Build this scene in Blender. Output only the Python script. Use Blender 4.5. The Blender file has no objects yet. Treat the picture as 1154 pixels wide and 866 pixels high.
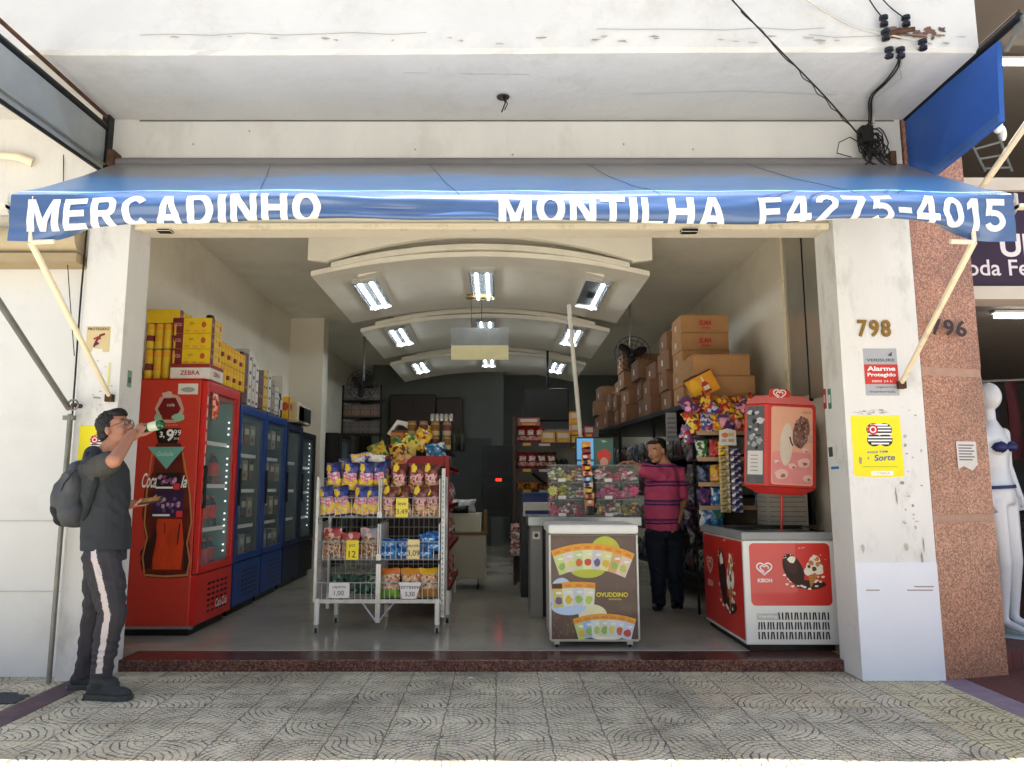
import bpy, bmesh, math, random
from mathutils import Vector, Matrix
random.seed(7)
SC = bpy.context.scene
COL = SC.collection
R = math.radians
PI = math.pi

# ------------------------------------------------------------------ camera, sky, sun, exposure
CAMZ = 1.25
FPX = 835.0
PITCH = R(7.95)
cam_d = bpy.data.cameras.new('camera'); cam = bpy.data.objects.new('camera', cam_d); COL.objects.link(cam)
cam_d.sensor_width = 36.0; cam_d.lens = 36.0 * FPX / 1154.0
cam_d.shift_x = 15.0 / 1154.0
cam_d.clip_start = 0.05; cam_d.clip_end = 2000
cam.location = (0, 0, CAMZ); cam.rotation_euler = (PI / 2 + PITCH, 0, 0)
SC.camera = cam

SUN_TILT = 5.6      # degrees off the zenith, towards the back of the shop
world = bpy.data.worlds.new('World'); SC.world = world; world.use_nodes = True
wn = world.node_tree; wn.nodes.clear()
sky = wn.nodes.new('ShaderNodeTexSky'); sky.sky_type = 'NISHITA'; sky.sun_disc = False
sky.sun_elevation = R(90 - SUN_TILT); sky.sun_rotation = 0.0; sky.dust_density = 2.5; sky.altitude = 700
bg = wn.nodes.new('ShaderNodeBackground'); bg.inputs['Strength'].default_value = 0.10
wo = wn.nodes.new('ShaderNodeOutputWorld')
wt = wn.nodes.new('ShaderNodeMix'); wt.data_type = 'RGBA'; wt.blend_type = 'MULTIPLY'; wt.inputs[0].default_value = 1.0
wt.inputs[7].default_value = (1.0, .985, .95, 1); wn.links.new(sky.outputs[0], wt.inputs[6])   # the camera's warm white balance
wn.links.new(wt.outputs[2], bg.inputs['Color']); wn.links.new(bg.outputs[0], wo.inputs[0])
sl = bpy.data.lights.new('sun', 'SUN'); sl.energy = 5.0; sl.angle = R(0.55); sl.color = (1.0, .975, .93)
sun = bpy.data.objects.new('sun', sl); COL.objects.link(sun)
sun.location = (0, 3, 12); sun.rotation_euler = (-R(SUN_TILT), R(2.0), 0)
SC.view_settings.view_transform = 'Standard'; SC.view_settings.look = 'None'
SC.view_settings.gamma = 1.0; SC.view_settings.use_curve_mapping = False
SC.view_settings.exposure = 1.85
SC.cycles.max_bounces = 10; SC.cycles.diffuse_bounces = 6; SC.cycles.sample_clamp_indirect = 6.0

# ------------------------------------------------------------------ materials
def lin(c):
    return tuple((x / 12.92 if x <= .04045 else ((x + .055) / 1.055) ** 2.4) for x in c)
MATS = {}
def mat(name, rgb, rough=.6, metal=0.0, spec=.5, var=.08, vs=4.0, bump=0.0, bs=60.0, dirt=None, damt=.5, ds=1.2,
        trans=0.0, alpha=1.0, emis=None, estr=0.0, coat=0.0, ior=1.45, stretch=None, sheen=0.0):
    """procedural material; rgb in sRGB 0..1"""
    if name in MATS: return MATS[name]
    m = bpy.data.materials.new(name); m.use_nodes = True
    nt = m.node_tree; N = nt.nodes; L = nt.links
    b = N['Principled BSDF']
    base = lin(rgb)
    tc = N.new('ShaderNodeTexCoord'); mp = N.new('ShaderNodeMapping'); L.new(tc.outputs['Object'], mp.inputs[0])
    if stretch: mp.inputs['Scale'].default_value = stretch
    nz = N.new('ShaderNodeTexNoise'); nz.inputs['Scale'].default_value = vs; nz.inputs['Detail'].default_value = 6
    nz.inputs['Roughness'].default_value = .6
    L.new(mp.outputs[0], nz.inputs['Vector'])
    cr = N.new('ShaderNodeValToRGB')
    cr.color_ramp.elements[0].position = .3; cr.color_ramp.elements[1].position = .7
    cr.color_ramp.elements[0].color = tuple(max(0, x * (1 - var)) for x in base) + (1,)
    cr.color_ramp.elements[1].color = tuple(min(1, x * (1 + var)) for x in base) + (1,)
    L.new(nz.outputs['Fac'], cr.inputs[0]); col = cr.outputs[0]
    if dirt:
        n2 = N.new('ShaderNodeTexNoise'); n2.inputs['Scale'].default_value = ds; n2.inputs['Detail'].default_value = 9
        n2.inputs['Roughness'].default_value = .7; L.new(mp.outputs[0], n2.inputs['Vector'])
        r2 = N.new('ShaderNodeValToRGB'); r2.color_ramp.elements[0].position = .52; r2.color_ramp.elements[1].position = .75
        r2.color_ramp.elements[0].color = (0, 0, 0, 1); r2.color_ramp.elements[1].color = (damt,) * 3 + (1,)
        L.new(n2.outputs['Fac'], r2.inputs[0])
        mx = N.new('ShaderNodeMix'); mx.data_type = 'RGBA'
        L.new(r2.outputs[0], mx.inputs[0]); L.new(col, mx.inputs[6]); mx.inputs[7].default_value = lin(dirt) + (1,)
        col = mx.outputs[2]
    L.new(col, b.inputs['Base Color'])
    b.inputs['Roughness'].default_value = rough; b.inputs['Metallic'].default_value = metal
    b.inputs['Specular IOR Level'].default_value = spec; b.inputs['IOR'].default_value = ior
    b.inputs['Transmission Weight'].default_value = trans; b.inputs['Alpha'].default_value = alpha
    b.inputs['Coat Weight'].default_value = coat
    if sheen: b.inputs['Sheen Weight'].default_value = sheen
    if emis:
        b.inputs['Emission Color'].default_value = lin(emis) + (1,); b.inputs['Emission Strength'].default_value = estr
    if bump:
        n3 = N.new('ShaderNodeTexNoise'); n3.inputs['Scale'].default_value = bs; n3.inputs['Detail'].default_value = 5
        L.new(mp.outputs[0], n3.inputs['Vector'])
        bp = N.new('ShaderNodeBump'); bp.inputs['Strength'].default_value = bump; bp.inputs['Distance'].default_value = .01
        L.new(n3.outputs['Fac'], bp.inputs['Height']); L.new(bp.outputs[0], b.inputs['Normal'])
    MATS[name] = m
    return m
def ink(rgb, rough=.5):
    n = 'ink_%02x%02x%02x_%d' % (int(rgb[0] * 255), int(rgb[1] * 255), int(rgb[2] * 255), int(rough * 10))
    return mat(n, rgb, rough=rough, var=.05, vs=12)
def h(s):
    return tuple(int(s[i:i + 2], 16) / 255 for i in (0, 2, 4))

# ------------------------------------------------------------------ mesh builder
TXT = {}
def text_geo(s, bold=0.0, shear=0.0):
    k = (s, bold, shear)
    if k in TXT: return TXT[k]
    cu = bpy.data.curves.new('t', 'FONT'); cu.body = s; cu.size = 1; cu.offset = bold; cu.shear = shear; cu.resolution_u = 4
    ob = bpy.data.objects.new('t', cu)
    me = ob.to_mesh()
    v = [(p.co.x, p.co.y) for p in me.vertices]; f = [tuple(p.vertices) for p in me.polygons]
    # make every face wind counter-clockwise
    g = []
    for q in f:
        a = sum(v[q[i]][0] * v[q[(i + 1) % len(q)]][1] - v[q[(i + 1) % len(q)]][0] * v[q[i]][1] for i in range(len(q)))
        g.append(q if a > 0 else tuple(reversed(q)))
    ob.to_mesh_clear(); bpy.data.objects.remove(ob); bpy.data.curves.remove(cu)
    xs = [p[0] for p in v] or [0]; ys = [p[1] for p in v] or [0]
    x0, x1, y0, y1 = min(xs), max(xs), min(ys), max(ys)
    v = [((a - x0) / (x1 - x0 or 1), (b - y0) / (y1 - y0 or 1)) for a, b in v]
    TXT[k] = (v, g, (x1 - x0) / ((y1 - y0) or 1))
    return TXT[k]

class Frame:
    """flat drawing frame: origin O, axes U (right), V (up); normal U x V"""
    def __init__(s, O, U, V):
        s.O = Vector(O); s.U = Vector(U).normalized(); s.V = Vector(V).normalized(); s.N = s.U.cross(s.V)
    def p(s, x, y, k=0.0): return s.O + s.U * x + s.V * y + s.N * k
def FR(x, y, z): return Frame((x, y, z), (1, 0, 0), (0, 0, 1))       # faces -y
def FX(x, y, z): return Frame((x, y, z), (0, 1, 0), (0, 0, 1))       # faces +x
def FXn(x, y, z): return Frame((x, y, z), (0, -1, 0), (0, 0, 1))     # faces -x

class MB:
    def __init__(s): s.v = []; s.f = []; s.mi = []; s.mats = []
    def _m(s, m):
        if m not in s.mats: s.mats.append(m)
        return s.mats.index(m)
    def add(s, vs, fs, m):
        o = len(s.v); s.v += [Vector(p) for p in vs]; i = s._m(m) if not isinstance(m, list) else None
        for n, q in enumerate(fs):
            s.f.append(tuple(o + a for a in q)); s.mi.append(i if i is not None else s._m(m[n]))
        return s
    def box(s, x0, x1, y0, y1, z0, z1, m, M=None, mf=None):
        vs = [Vector(p) for p in ((x0, y0, z0), (x1, y0, z0), (x1, y1, z0), (x0, y1, z0), (x0, y0, z1), (x1, y0, z1), (x1, y1, z1), (x0, y1, z1))]
        if M: vs = [M @ p for p in vs]
        fs = [(0, 3, 2, 1), (4, 5, 6, 7), (0, 1, 5, 4), (1, 2, 6, 5), (2, 3, 7, 6), (3, 0, 4, 7)]   # bottom top front(-y) right back left
        return s.add(vs, fs, m if not mf else [mf.get(k, m) for k in ('bottom', 'top', 'front', 'right', 'back', 'left')])
    def tube(s, pts, r, m, n=8, closed=False):
        pts = [Vector(p) for p in pts]; rr = r if isinstance(r, (list, tuple)) else [r] * len(pts)
        vs = []; fs = []; up = None
        for i, p in enumerate(pts):
            a = pts[i - 1] if i else p; b = pts[i + 1] if i < len(pts) - 1 else p
            t = (b - a)
            t = t.normalized() if t.length > 1e-9 else Vector((0, 0, 1))
            if up is None: up = Vector((0, 0, 1)) if abs(t.z) < .9 else Vector((1, 0, 0))
            sd = t.cross(up)
            if sd.length < 1e-6: sd = t.orthogonal()
            sd.normalize(); up = sd.cross(t).normalized()
            for k in range(n):
                an = 2 * PI * k / n; vs.append(p + (sd * math.cos(an) + up * math.sin(an)) * rr[i])
        for i in range(len(pts) - 1):
            for k in range(n):
                k2 = (k + 1) % n; fs.append((i * n + k, (i + 1) * n + k, (i + 1) * n + k2, i * n + k2))
        fs.append(tuple(range(n))); fs.append(tuple(reversed(range((len(pts) - 1) * n, len(pts) * n))))
        return s.add(vs, fs, m)
    def lathe(s, prof, c, m, n=20, M=None):
        """prof = [(r,z)...] bottom to top"""
        vs = []; fs = []; c = Vector(c)
        for (r, z) in prof:
            for k in range(n):
                an = 2 * PI * k / n; p = Vector((r * math.cos(an), r * math.sin(an), z))
                if M: p = M @ p
                vs.append(c + p)
        ms = []
        for i in range(len(prof) - 1):
            for k in range(n):
                k2 = (k + 1) % n; fs.append((i * n + k, i * n + k2, (i + 1) * n + k2, (i + 1) * n + k))
                if isinstance(m, list): ms.append(m[i])
        fs.append(tuple(reversed(range(n)))); fs.append(tuple(range((len(prof) - 1) * n, len(prof) * n)))
        if isinstance(m, list): ms += [m[0], m[-1]]
        return s.add(vs, fs, ms if isinstance(m, list) else m)
    def ball(s, c, r, m, nu=12, nv=8, M=None):
        r = r if isinstance(r, (tuple, list)) else (r, r, r); vs = []; fs = []; c = Vector(c)
        for j in range(1, nv):
            for i in range(nu):
                a = 2 * PI * i / nu; b = PI * j / nv
                p = Vector((r[0] * math.cos(a) * math.sin(b), r[1] * math.sin(a) * math.sin(b), -r[2] * math.cos(b)))
                if M: p = M @ p
                vs.append(c + p)
        lo = Vector((0, 0, -r[2])); hi = Vector((0, 0, r[2]))
        if M: lo = M @ lo; hi = M @ hi
        vs += [c + lo, c + hi]; a0 = len(vs) - 2; a1 = len(vs) - 1
        for j in range(nv - 2):
            for i in range(nu):
                i2 = (i + 1) % nu; fs.append((j * nu + i, j * nu + i2, (j + 1) * nu + i2, (j + 1) * nu + i))
        for i in range(nu):
            i2 = (i + 1) % nu; fs.append((a0, i2, i)); fs.append((a1, (nv - 2) * nu + i, (nv - 2) * nu + i2))
        return s.add(vs, fs, m)
    def poly(s, F, pts, m, k=.0015):
        a = sum(pts[i][0] * pts[(i + 1) % len(pts)][1] - pts[(i + 1) % len(pts)][0] * pts[i][1] for i in range(len(pts)))
        if a < 0: pts = list(reversed(pts))
        return s.add([F.p(x, y, k) for x, y in pts], [tuple(range(len(pts)))], m)
    def rect(s, F, x0, x1, y0, y1, m, k=.0015, r=0.0):
        if r <= 0: return s.poly(F, [(x0, y0), (x1, y0), (x1, y1), (x0, y1)], m, k)
        pts = []
        for cx, cy, a0 in ((x1 - r, y0 + r, -90), (x1 - r, y1 - r, 0), (x0 + r, y1 - r, 90), (x0 + r, y0 + r, 180)):
            for q in range(6): a = R(a0 + q * 18); pts.append((cx + r * math.cos(a), cy + r * math.sin(a)))
        return s.poly(F, pts, m, k)
    def disc(s, F, cx, cy, rx, ry, m, k=.0015, n=24, rot=0.0, jit=0.0):
        pts = []
        for q in range(n):
            a = 2 * PI * q / n; j = 1 + jit * (random.random() - .5)
            x = rx * j * math.cos(a); y = ry * j * math.sin(a)
            pts.append((cx + x * math.cos(rot) - y * math.sin(rot), cy + x * math.sin(rot) + y * math.cos(rot)))
        return s.poly(F, pts, m, k)
    def ring(s, F, cx, cy, r0, r1, m, k=.0015, a0=0, a1=360, n=20, ys=1.0):
        vs = []; fs = []
        for q in range(n + 1):
            a = R(a0 + (a1 - a0) * q / n)
            vs += [F.p(cx + r0 * math.cos(a), cy + ys * r0 * math.sin(a), k), F.p(cx + r1 * math.cos(a), cy + ys * r1 * math.sin(a), k)]
        for q in range(n): fs.append((2 * q, 2 * q + 1, 2 * q + 3, 2 * q + 2))
        return s.add(vs, fs, m)
    def stroke(s, F, pts, w, m, k=.0015):
        pts = [Vector((a, b, 0)) for a, b in pts]; vs = []; fs = []
        for i, p in enumerate(pts):
            t = (pts[min(i + 1, len(pts) - 1)] - pts[max(i - 1, 0)]).normalized(); nn = Vector((-t.y, t.x, 0)) * w / 2
            vs += [F.p((p - nn).x, (p - nn).y, k), F.p((p + nn).x, (p + nn).y, k)]
        for i in range(len(pts) - 1): fs.append((2 * i, 2 * i + 2, 2 * i + 3, 2 * i + 1))
        return s.add(vs, fs, m)
    def text(s, F, t, x, y, hgt, m, w=None, k=.003, bold=0.0, shear=0.0, align='l', rot=0.0):
        v, f, asp = text_geo(t, bold, shear); w = w or hgt * asp
        if align == 'c': x -= w / 2
        c_, s_ = math.cos(rot), math.sin(rot)
        return s.add([F.p(x + a * w * c_ - b * hgt * s_, y + a * w * s_ + b * hgt * c_, k) for a, b in v], f, m)
    def grid(s, fn, nu, nv, m, flip=False):
        vs = [fn(i / nu, j / nv) for j in range(nv + 1) for i in range(nu + 1)]; fs = []; ms = []
        for j in range(nv):
            for i in range(nu):
                a = j * (nu + 1) + i; q = (a, a + 1, a + nu + 2, a + nu + 1); fs.append(tuple(reversed(q)) if flip else q)
                if callable(m): ms.append(m((i + .5) / nu, (j + .5) / nv))
        return s.add(vs, fs, ms if callable(m) else m)
    def extr(s, F, pts, t, m, mside=None):
        """polygon in frame extruded backwards by t"""
        a = sum(pts[i][0] * pts[(i + 1) % len(pts)][1] - pts[(i + 1) % len(pts)][0] * pts[i][1] for i in range(len(pts)))
        if a < 0: pts = list(reversed(pts))
        n = len(pts); vs = [F.p(x, y, 0) for x, y in pts] + [F.p(x, y, -t) for x, y in pts]
        fs = [tuple(range(n)), tuple(reversed(range(n, 2 * n)))] + [(i, n + i, n + (i + 1) % n, (i + 1) % n) for i in range(n)]
        return s.add(vs, fs, [m, m] + [mside or m] * n)
    def build(s, name, parent=None, bevel=0.0, smooth=False, label=None, kind=None, weld=False):
        me = bpy.data.meshes.new(name)
        me.from_pydata([tuple(p) for p in s.v], [], s.f)
        for m in s.mats: me.materials.append(m)
        me.polygons.foreach_set('material_index', s.mi)
        if bevel or weld:
            bm = bmesh.new(); bm.from_mesh(me)
            if weld: bmesh.ops.remove_doubles(bm, verts=bm.verts, dist=1e-5)
            if bevel:
                ed = [e for e in bm.edges if len(e.link_faces) == 2 and e.calc_face_angle(0) > R(35)]
                bmesh.ops.bevel(bm, geom=ed, offset=bevel, segments=2, profile=.6, affect='EDGES', clamp_overlap=True)
            bm.to_mesh(me); bm.free()
        if smooth:
            me.polygons.foreach_set('use_smooth', [True] * len(me.polygons))
            try: me.set_sharp_from_angle(angle=R(40))
            except Exception: pass
        me.validate(); me.update()
        o = bpy.data.objects.new(name, me); COL.objects.link(o)
        if parent: o.parent = parent
        if label: o['label'] = label
        if kind: o['kind'] = kind
        return o

def thing(name, label, cat, loc=(0, 0, 0), rz=0.0, group=None):
    o = bpy.data.objects.new(name, None); COL.objects.link(o); o.empty_display_size = .1
    o.location = loc; o.rotation_euler = (0, 0, rz); o['label'] = label; o['category'] = cat
    if group: o['group'] = group
    return o
def tag(o, label, cat, group=None, kind=None):
    if label: o['label'] = label
    if cat: o['category'] = cat
    if group: o['group'] = group
    if kind: o['kind'] = kind
    return o
def dup(root, loc, label=None, rz=None, group=None, scale=None, rot=None):
    def cp(o, par):
        c = o.copy(); COL.objects.link(c)
        if par: c.parent = par
        for ch in list(o.children): cp(ch, c)
        return c
    r = cp(root, None); r.location = loc
    if rz is not None: r.rotation_euler = (0, 0, rz)
    if rot is not None: r.rotation_euler = rot
    if label: r['label'] = label
    if group: r['group'] = group
    if scale: r.scale = scale if isinstance(scale, (tuple, list)) else (scale,) * 3
    return r
ORD = ['leftmost', 'second', 'third', 'fourth', 'fifth', 'sixth', 'seventh', 'eighth', 'ninth', 'tenth', 'eleventh', 'twelfth']
def nth(i, n, a='from the left'):
    if i == 0 and a == 'from the left': return 'leftmost'
    if i == n - 1 and a == 'from the left' : return 'rightmost'
    return (['first'] + ORD[1:])[i] + ' ' + a

def patch_film(cols, sc=32.0, seed=0.0, warp=.02):
    """crinkled printed film: irregular patches of the pack's own colours"""
    key = 'patch_' + '_'.join('%02x%02x%02x' % tuple(int(c * 255) for c in q) for q in cols) + '_%d_%d' % (sc, seed * 10)
    if key in MATS: return MATS[key]
    m = bpy.data.materials.new('printed_film'); m.use_nodes = True; nt = m.node_tree; N = nt.nodes; L = nt.links; b = N['Principled BSDF']
    tc = N.new('ShaderNodeTexCoord'); mp = N.new('ShaderNodeMapping'); mp.inputs['Location'].default_value = (seed, seed * .7, seed * 1.3); L.new(tc.outputs['Object'], mp.inputs[0])
    nz = N.new('ShaderNodeTexNoise'); nz.inputs['Scale'].default_value = 30; L.new(mp.outputs[0], nz.inputs['Vector'])
    sv = N.new('ShaderNodeVectorMath'); sv.operation = 'SCALE'; sv.inputs[3].default_value = warp; L.new(nz.outputs['Color'], sv.inputs[0]); ad = N.new('ShaderNodeVectorMath'); ad.operation = 'ADD'; L.new(mp.outputs[0], ad.inputs[0]); L.new(sv.outputs[0], ad.inputs[1])
    vo = N.new('ShaderNodeTexVoronoi'); vo.inputs['Scale'].default_value = sc; L.new(ad.outputs[0], vo.inputs['Vector']); sc_ = N.new('ShaderNodeSeparateColor'); L.new(vo.outputs['Color'], sc_.inputs[0])
    cr = N.new('ShaderNodeValToRGB'); cr.color_ramp.interpolation = 'CONSTANT'; cr.color_ramp.elements[0].color = lin(cols[0]) + (1,); cr.color_ramp.elements[0].position = 0; cr.color_ramp.elements[1].position = 1.0 / len(cols); cr.color_ramp.elements[1].color = lin(cols[min(1, len(cols) - 1)]) + (1,)
    for k in range(2, len(cols)): e = cr.color_ramp.elements.new(k / len(cols)); e.color = lin(cols[k]) + (1,)
    L.new(sc_.outputs[0], cr.inputs[0]); L.new(cr.outputs[0], b.inputs['Base Color']); b.inputs['Roughness'].default_value = .28; b.inputs['Coat Weight'].default_value = .3
    n3 = N.new('ShaderNodeTexNoise'); n3.inputs['Scale'].default_value = 26; n3.inputs['Detail'].default_value = 4; L.new(mp.outputs[0], n3.inputs['Vector']); bp = N.new('ShaderNodeBump'); bp.inputs['Strength'].default_value = .8; bp.inputs['Distance'].default_value = .012; L.new(n3.outputs['Fac'], bp.inputs['Height']); L.new(bp.outputs[0], b.inputs['Normal'])
    MATS[key] = m; return m

# ------------------------------------------------------------------ common materials
M_WALL = mat('white_wall_paint', (.80, .795, .78), rough=.75, var=.05, vs=3, dirt=(.58, .55, .5), damt=.35, ds=2.6, bump=.35, bs=22, stretch=(1, 1, .45))
M_SLAB = mat('slab_paint', (.79, .787, .775), rough=.8, var=.05, vs=1.3, dirt=(.62, .60, .55), damt=.4, ds=2.0, bump=.4, bs=14)
M_PILLAR = mat('pillar_paint', (.86, .855, .84), rough=.7, var=.04, vs=3, dirt=(.56, .53, .48), damt=.55, ds=4.0, bump=.4, bs=20, stretch=(1, 1, .5))
M_CREAM = mat('cream_interior_paint', (.87, .84, .77), rough=.75, var=.04, vs=1.5, dirt=(.5, .45, .38), damt=.3, ds=.8, bump=.12, bs=20)
M_CEIL = mat('ceiling_paint', (.90, .88, .82), rough=.8, var=.05, vs=1.2, dirt=(.5, .46, .4), damt=.3, ds=.7)
M_ARCH = mat('gypsum_cream', (.90, .88, .82), rough=.7, var=.03, vs=2, dirt=(.6, .56, .48), damt=.25, ds=1.5)
M_GREYWALL = mat('grey_rear_wall_paint', (.40, .41, .39), rough=.8, var=.06, vs=1)
M_DARK = mat('dark_metal', (.10, .10, .11), rough=.45, var=.15, vs=8, metal=.3)
M_BLACK = mat('black_plastic', (.05, .05, .055), rough=.4, var=.2, vs=10)
M_STEEL = mat('galvanised_steel', (.66, .67, .68), rough=.38, metal=.75, var=.12, vs=20, bump=.05)
M_WIRE = mat('zinc_wire', (.74, .76, .77), rough=.35, metal=.6, var=.1, vs=30)
M_WHITE = mat('white_plastic', (.88, .88, .86), rough=.35, var=.03, vs=5)
M_CARD = mat('cardboard', (.66, .49, .32), rough=.85, var=.1, vs=6, bump=.1, bs=90)
M_GLASS = mat('clear_glass', (.75, .85, .85), rough=.03, alpha=.10, spec=.5, var=0)
M_ACRYL = mat('clear_acrylic', (.92, .94, .95), rough=.06, alpha=.05, spec=.4, var=0)
M_RUST = mat('rusty_metal', (.30, .2, .14), rough=.85, var=.4, vs=20, bump=.4)
M_POLE = mat('cream_painted_tube', (.90, .85, .74), rough=.5, var=.06, vs=9, dirt=(.4, .3, .22), damt=.6, ds=9)
M_GREYPOLE = mat('grey_tube', (.48, .48, .46), rough=.45, metal=.4, var=.15, vs=9)
# ------------------------------------------------------------------ ground
def paving_mat(name, c1, c2, groove, tile=.28, warm=None):
    m = bpy.data.materials.new(name); m.use_nodes = True; nt = m.node_tree; N = nt.nodes; L = nt.links; b = N['Principled BSDF']
    def mth(op, a, bb=None, c=None):
        n = N.new('ShaderNodeMath'); n.operation = op
        for i, q in enumerate((a, bb, c)):
            if q is None: continue
            if isinstance(q, (int, float)): n.inputs[i].default_value = q
            else: L.new(q, n.inputs[i])
        return n.outputs[0]
    tc = N.new('ShaderNodeTexCoord')
    wob = N.new('ShaderNodeTexNoise'); wob.inputs['Scale'].default_value = 14; L.new(tc.outputs['Object'], wob.inputs['Vector'])
    vm = N.new('ShaderNodeVectorMath'); vm.operation = 'SCALE'; vm.inputs[3].default_value = .034; L.new(wob.outputs['Color'], vm.inputs[0])
    va = N.new('ShaderNodeVectorMath'); va.operation = 'ADD'; L.new(tc.outputs['Object'], va.inputs[0]); L.new(vm.outputs[0], va.inputs[1])
    sep = N.new('ShaderNodeSeparateXYZ'); L.new(va.outputs[0], sep.inputs[0])
    X = mth('DIVIDE', sep.outputs[0], tile); Y = mth('DIVIDE', sep.outputs[1], tile)
    fx = mth('FRACT', X); fy = mth('FRACT', Y); ix = mth('FLOOR', X); iy = mth('FLOOR', Y)
    # mirror the tile so that four tiles make a rosette
    wn_ = N.new('ShaderNodeTexWhiteNoise'); wn_.noise_dimensions = '2D'; cxy = N.new('ShaderNodeCombineXYZ'); L.new(ix, cxy.inputs[0]); L.new(iy, cxy.inputs[1]); L.new(cxy.outputs[0], wn_.inputs['Vector'])
    sc_ = N.new('ShaderNodeSeparateColor'); L.new(wn_.outputs['Color'], sc_.inputs[0]); px = mth('ROUND', sc_.outputs[0]); py = mth('ROUND', sc_.outputs[1])
    ux = mth('ABSOLUTE', mth('SUBTRACT', fx, px)); uy = mth('ABSOLUTE', mth('SUBTRACT', fy, py))
    r = mth('SQRT', mth('ADD', mth('MULTIPLY', ux, ux), mth('MULTIPLY', uy, uy)))
    th = mth('ARCTAN2', uy, ux)
    NR = 8.0
    rr = mth('MULTIPLY', r, NR); kr = mth('FLOOR', rr); fr = mth('FRACT', rr)
    seg = mth('ADD', mth('MULTIPLY', th, mth('ADD', mth('MULTIPLY', kr, .95), 1.3)), mth('MULTIPLY', kr, .37)); fs = mth('FRACT', seg)
    def edge(f, w):      # 1 near 0 or 1
        d = mth('MINIMUM', f, mth('SUBTRACT', 1.0, f)); n = N.new('ShaderNodeMapRange'); n.interpolation_type = 'SMOOTHSTEP'
        n.inputs[1].default_value = w * .35; n.inputs[2].default_value = w; n.inputs[3].default_value = 1; n.inputs[4].default_value = 0; L.new(d, n.inputs[0]); return n.outputs[0]
    patchy = N.new('ShaderNodeTexNoise'); patchy.inputs['Scale'].default_value = 11; patchy.inputs['Detail'].default_value = 3; L.new(tc.outputs['Object'], patchy.inputs['Vector'])
    pm = N.new('ShaderNodeMapRange'); pm.inputs[1].default_value = .38; pm.inputs[2].default_value = .6; L.new(patchy.outputs['Fac'], pm.inputs[0])
    g = mth('MAXIMUM', mth('MULTIPLY', edge(fr, .14), 1.0), mth('MULTIPLY', edge(fs, .1), .8)); g = mth('MULTIPLY', g, mth('ADD', mth('MULTIPLY', pm.outputs[0], .75), .25))
    j = mth('MULTIPLY', mth('MAXIMUM', edge(fx, .018), edge(fy, .018)), .75)
    g = mth('MAXIMUM', g, j)
    n1 = N.new('ShaderNodeTexNoise'); n1.inputs['Scale'].default_value = 1.6; n1.inputs['Detail'].default_value = 8; n1.inputs['Roughness'].default_value = .7; L.new(tc.outputs['Object'], n1.inputs['Vector'])
    cr = N.new('ShaderNodeValToRGB'); cr.color_ramp.elements[0].position = .35; cr.color_ramp.elements[1].position = .68
    cr.color_ramp.elements[0].color = lin(c1) + (1,); cr.color_ramp.elements[1].color = lin(c2) + (1,); L.new(n1.outputs['Fac'], cr.inputs[0])
    n2 = N.new('ShaderNodeTexNoise'); n2.inputs['Scale'].default_value = 90; n2.inputs['Detail'].default_value = 4; L.new(tc.outputs['Object'], n2.inputs['Vector'])
    sp = N.new('ShaderNodeMix'); sp.data_type = 'RGBA'; sp.blend_type = 'OVERLAY'; sp.inputs[0].default_value = .55; L.new(cr.outputs[0], sp.inputs[6]); L.new(n2.outputs['Color'], sp.inputs[7])
    hs = N.new('ShaderNodeHueSaturation'); hs.inputs['Saturation'].default_value = .95; hs.inputs['Value'].default_value = 1.22; L.new(sp.outputs[2], hs.inputs['Color'])
    mx = N.new('ShaderNodeMix'); mx.data_type = 'RGBA'; L.new(mth('MULTIPLY', g, .92), mx.inputs[0]); L.new(hs.outputs[0], mx.inputs[6]); mx.inputs[7].default_value = lin(groove) + (1,)
    L.new(mx.outputs[2], b.inputs['Base Color']); b.inputs['Roughness'].default_value = .75
    hgt = mth('ADD', mth('MULTIPLY', g, -1.0), mth('MULTIPLY', n2.outputs['Fac'], .35))
    bp = N.new('ShaderNodeBump'); bp.inputs['Strength'].default_value = .85; bp.inputs['Distance'].default_value = .01; L.new(hgt, bp.inputs['Height']); L.new(bp.outputs[0], b.inputs['Normal'])
    MATS[name] = m; return m
M_PAVE = paving_mat('hydraulic_paving', (.60, .56, .47), (.85, .80, .68), (.28, .25, .20))
M_PAVEY = paving_mat('yellowish_paving', (.70, .65, .50), (.80, .75, .60), (.33, .3, .24))
M_PAVEG = paving_mat('golden_paving', (.70, .64, .52), (.82, .75, .62), (.28, .24, .19))
M_ASPH = mat('asphalt', (.26, .26, .26), rough=.9, var=.2, vs=20, bump=.5, bs=120)
M_SIDE2 = mat('sunlit_concrete', (.62, .60, .56), rough=.85, var=.15, vs=3, bump=.3, bs=60)
M_PURPLE = mat('maroon_painted_strip', (.36, .27, .29), rough=.8, var=.2, vs=9, dirt=(.5, .45, .42), damt=.5, ds=6)
M_LILAC = mat('lilac_painted_strip', (.52, .45, .50), rough=.8, var=.15, vs=9, dirt=(.6, .55, .5), damt=.5, ds=6)

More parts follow.
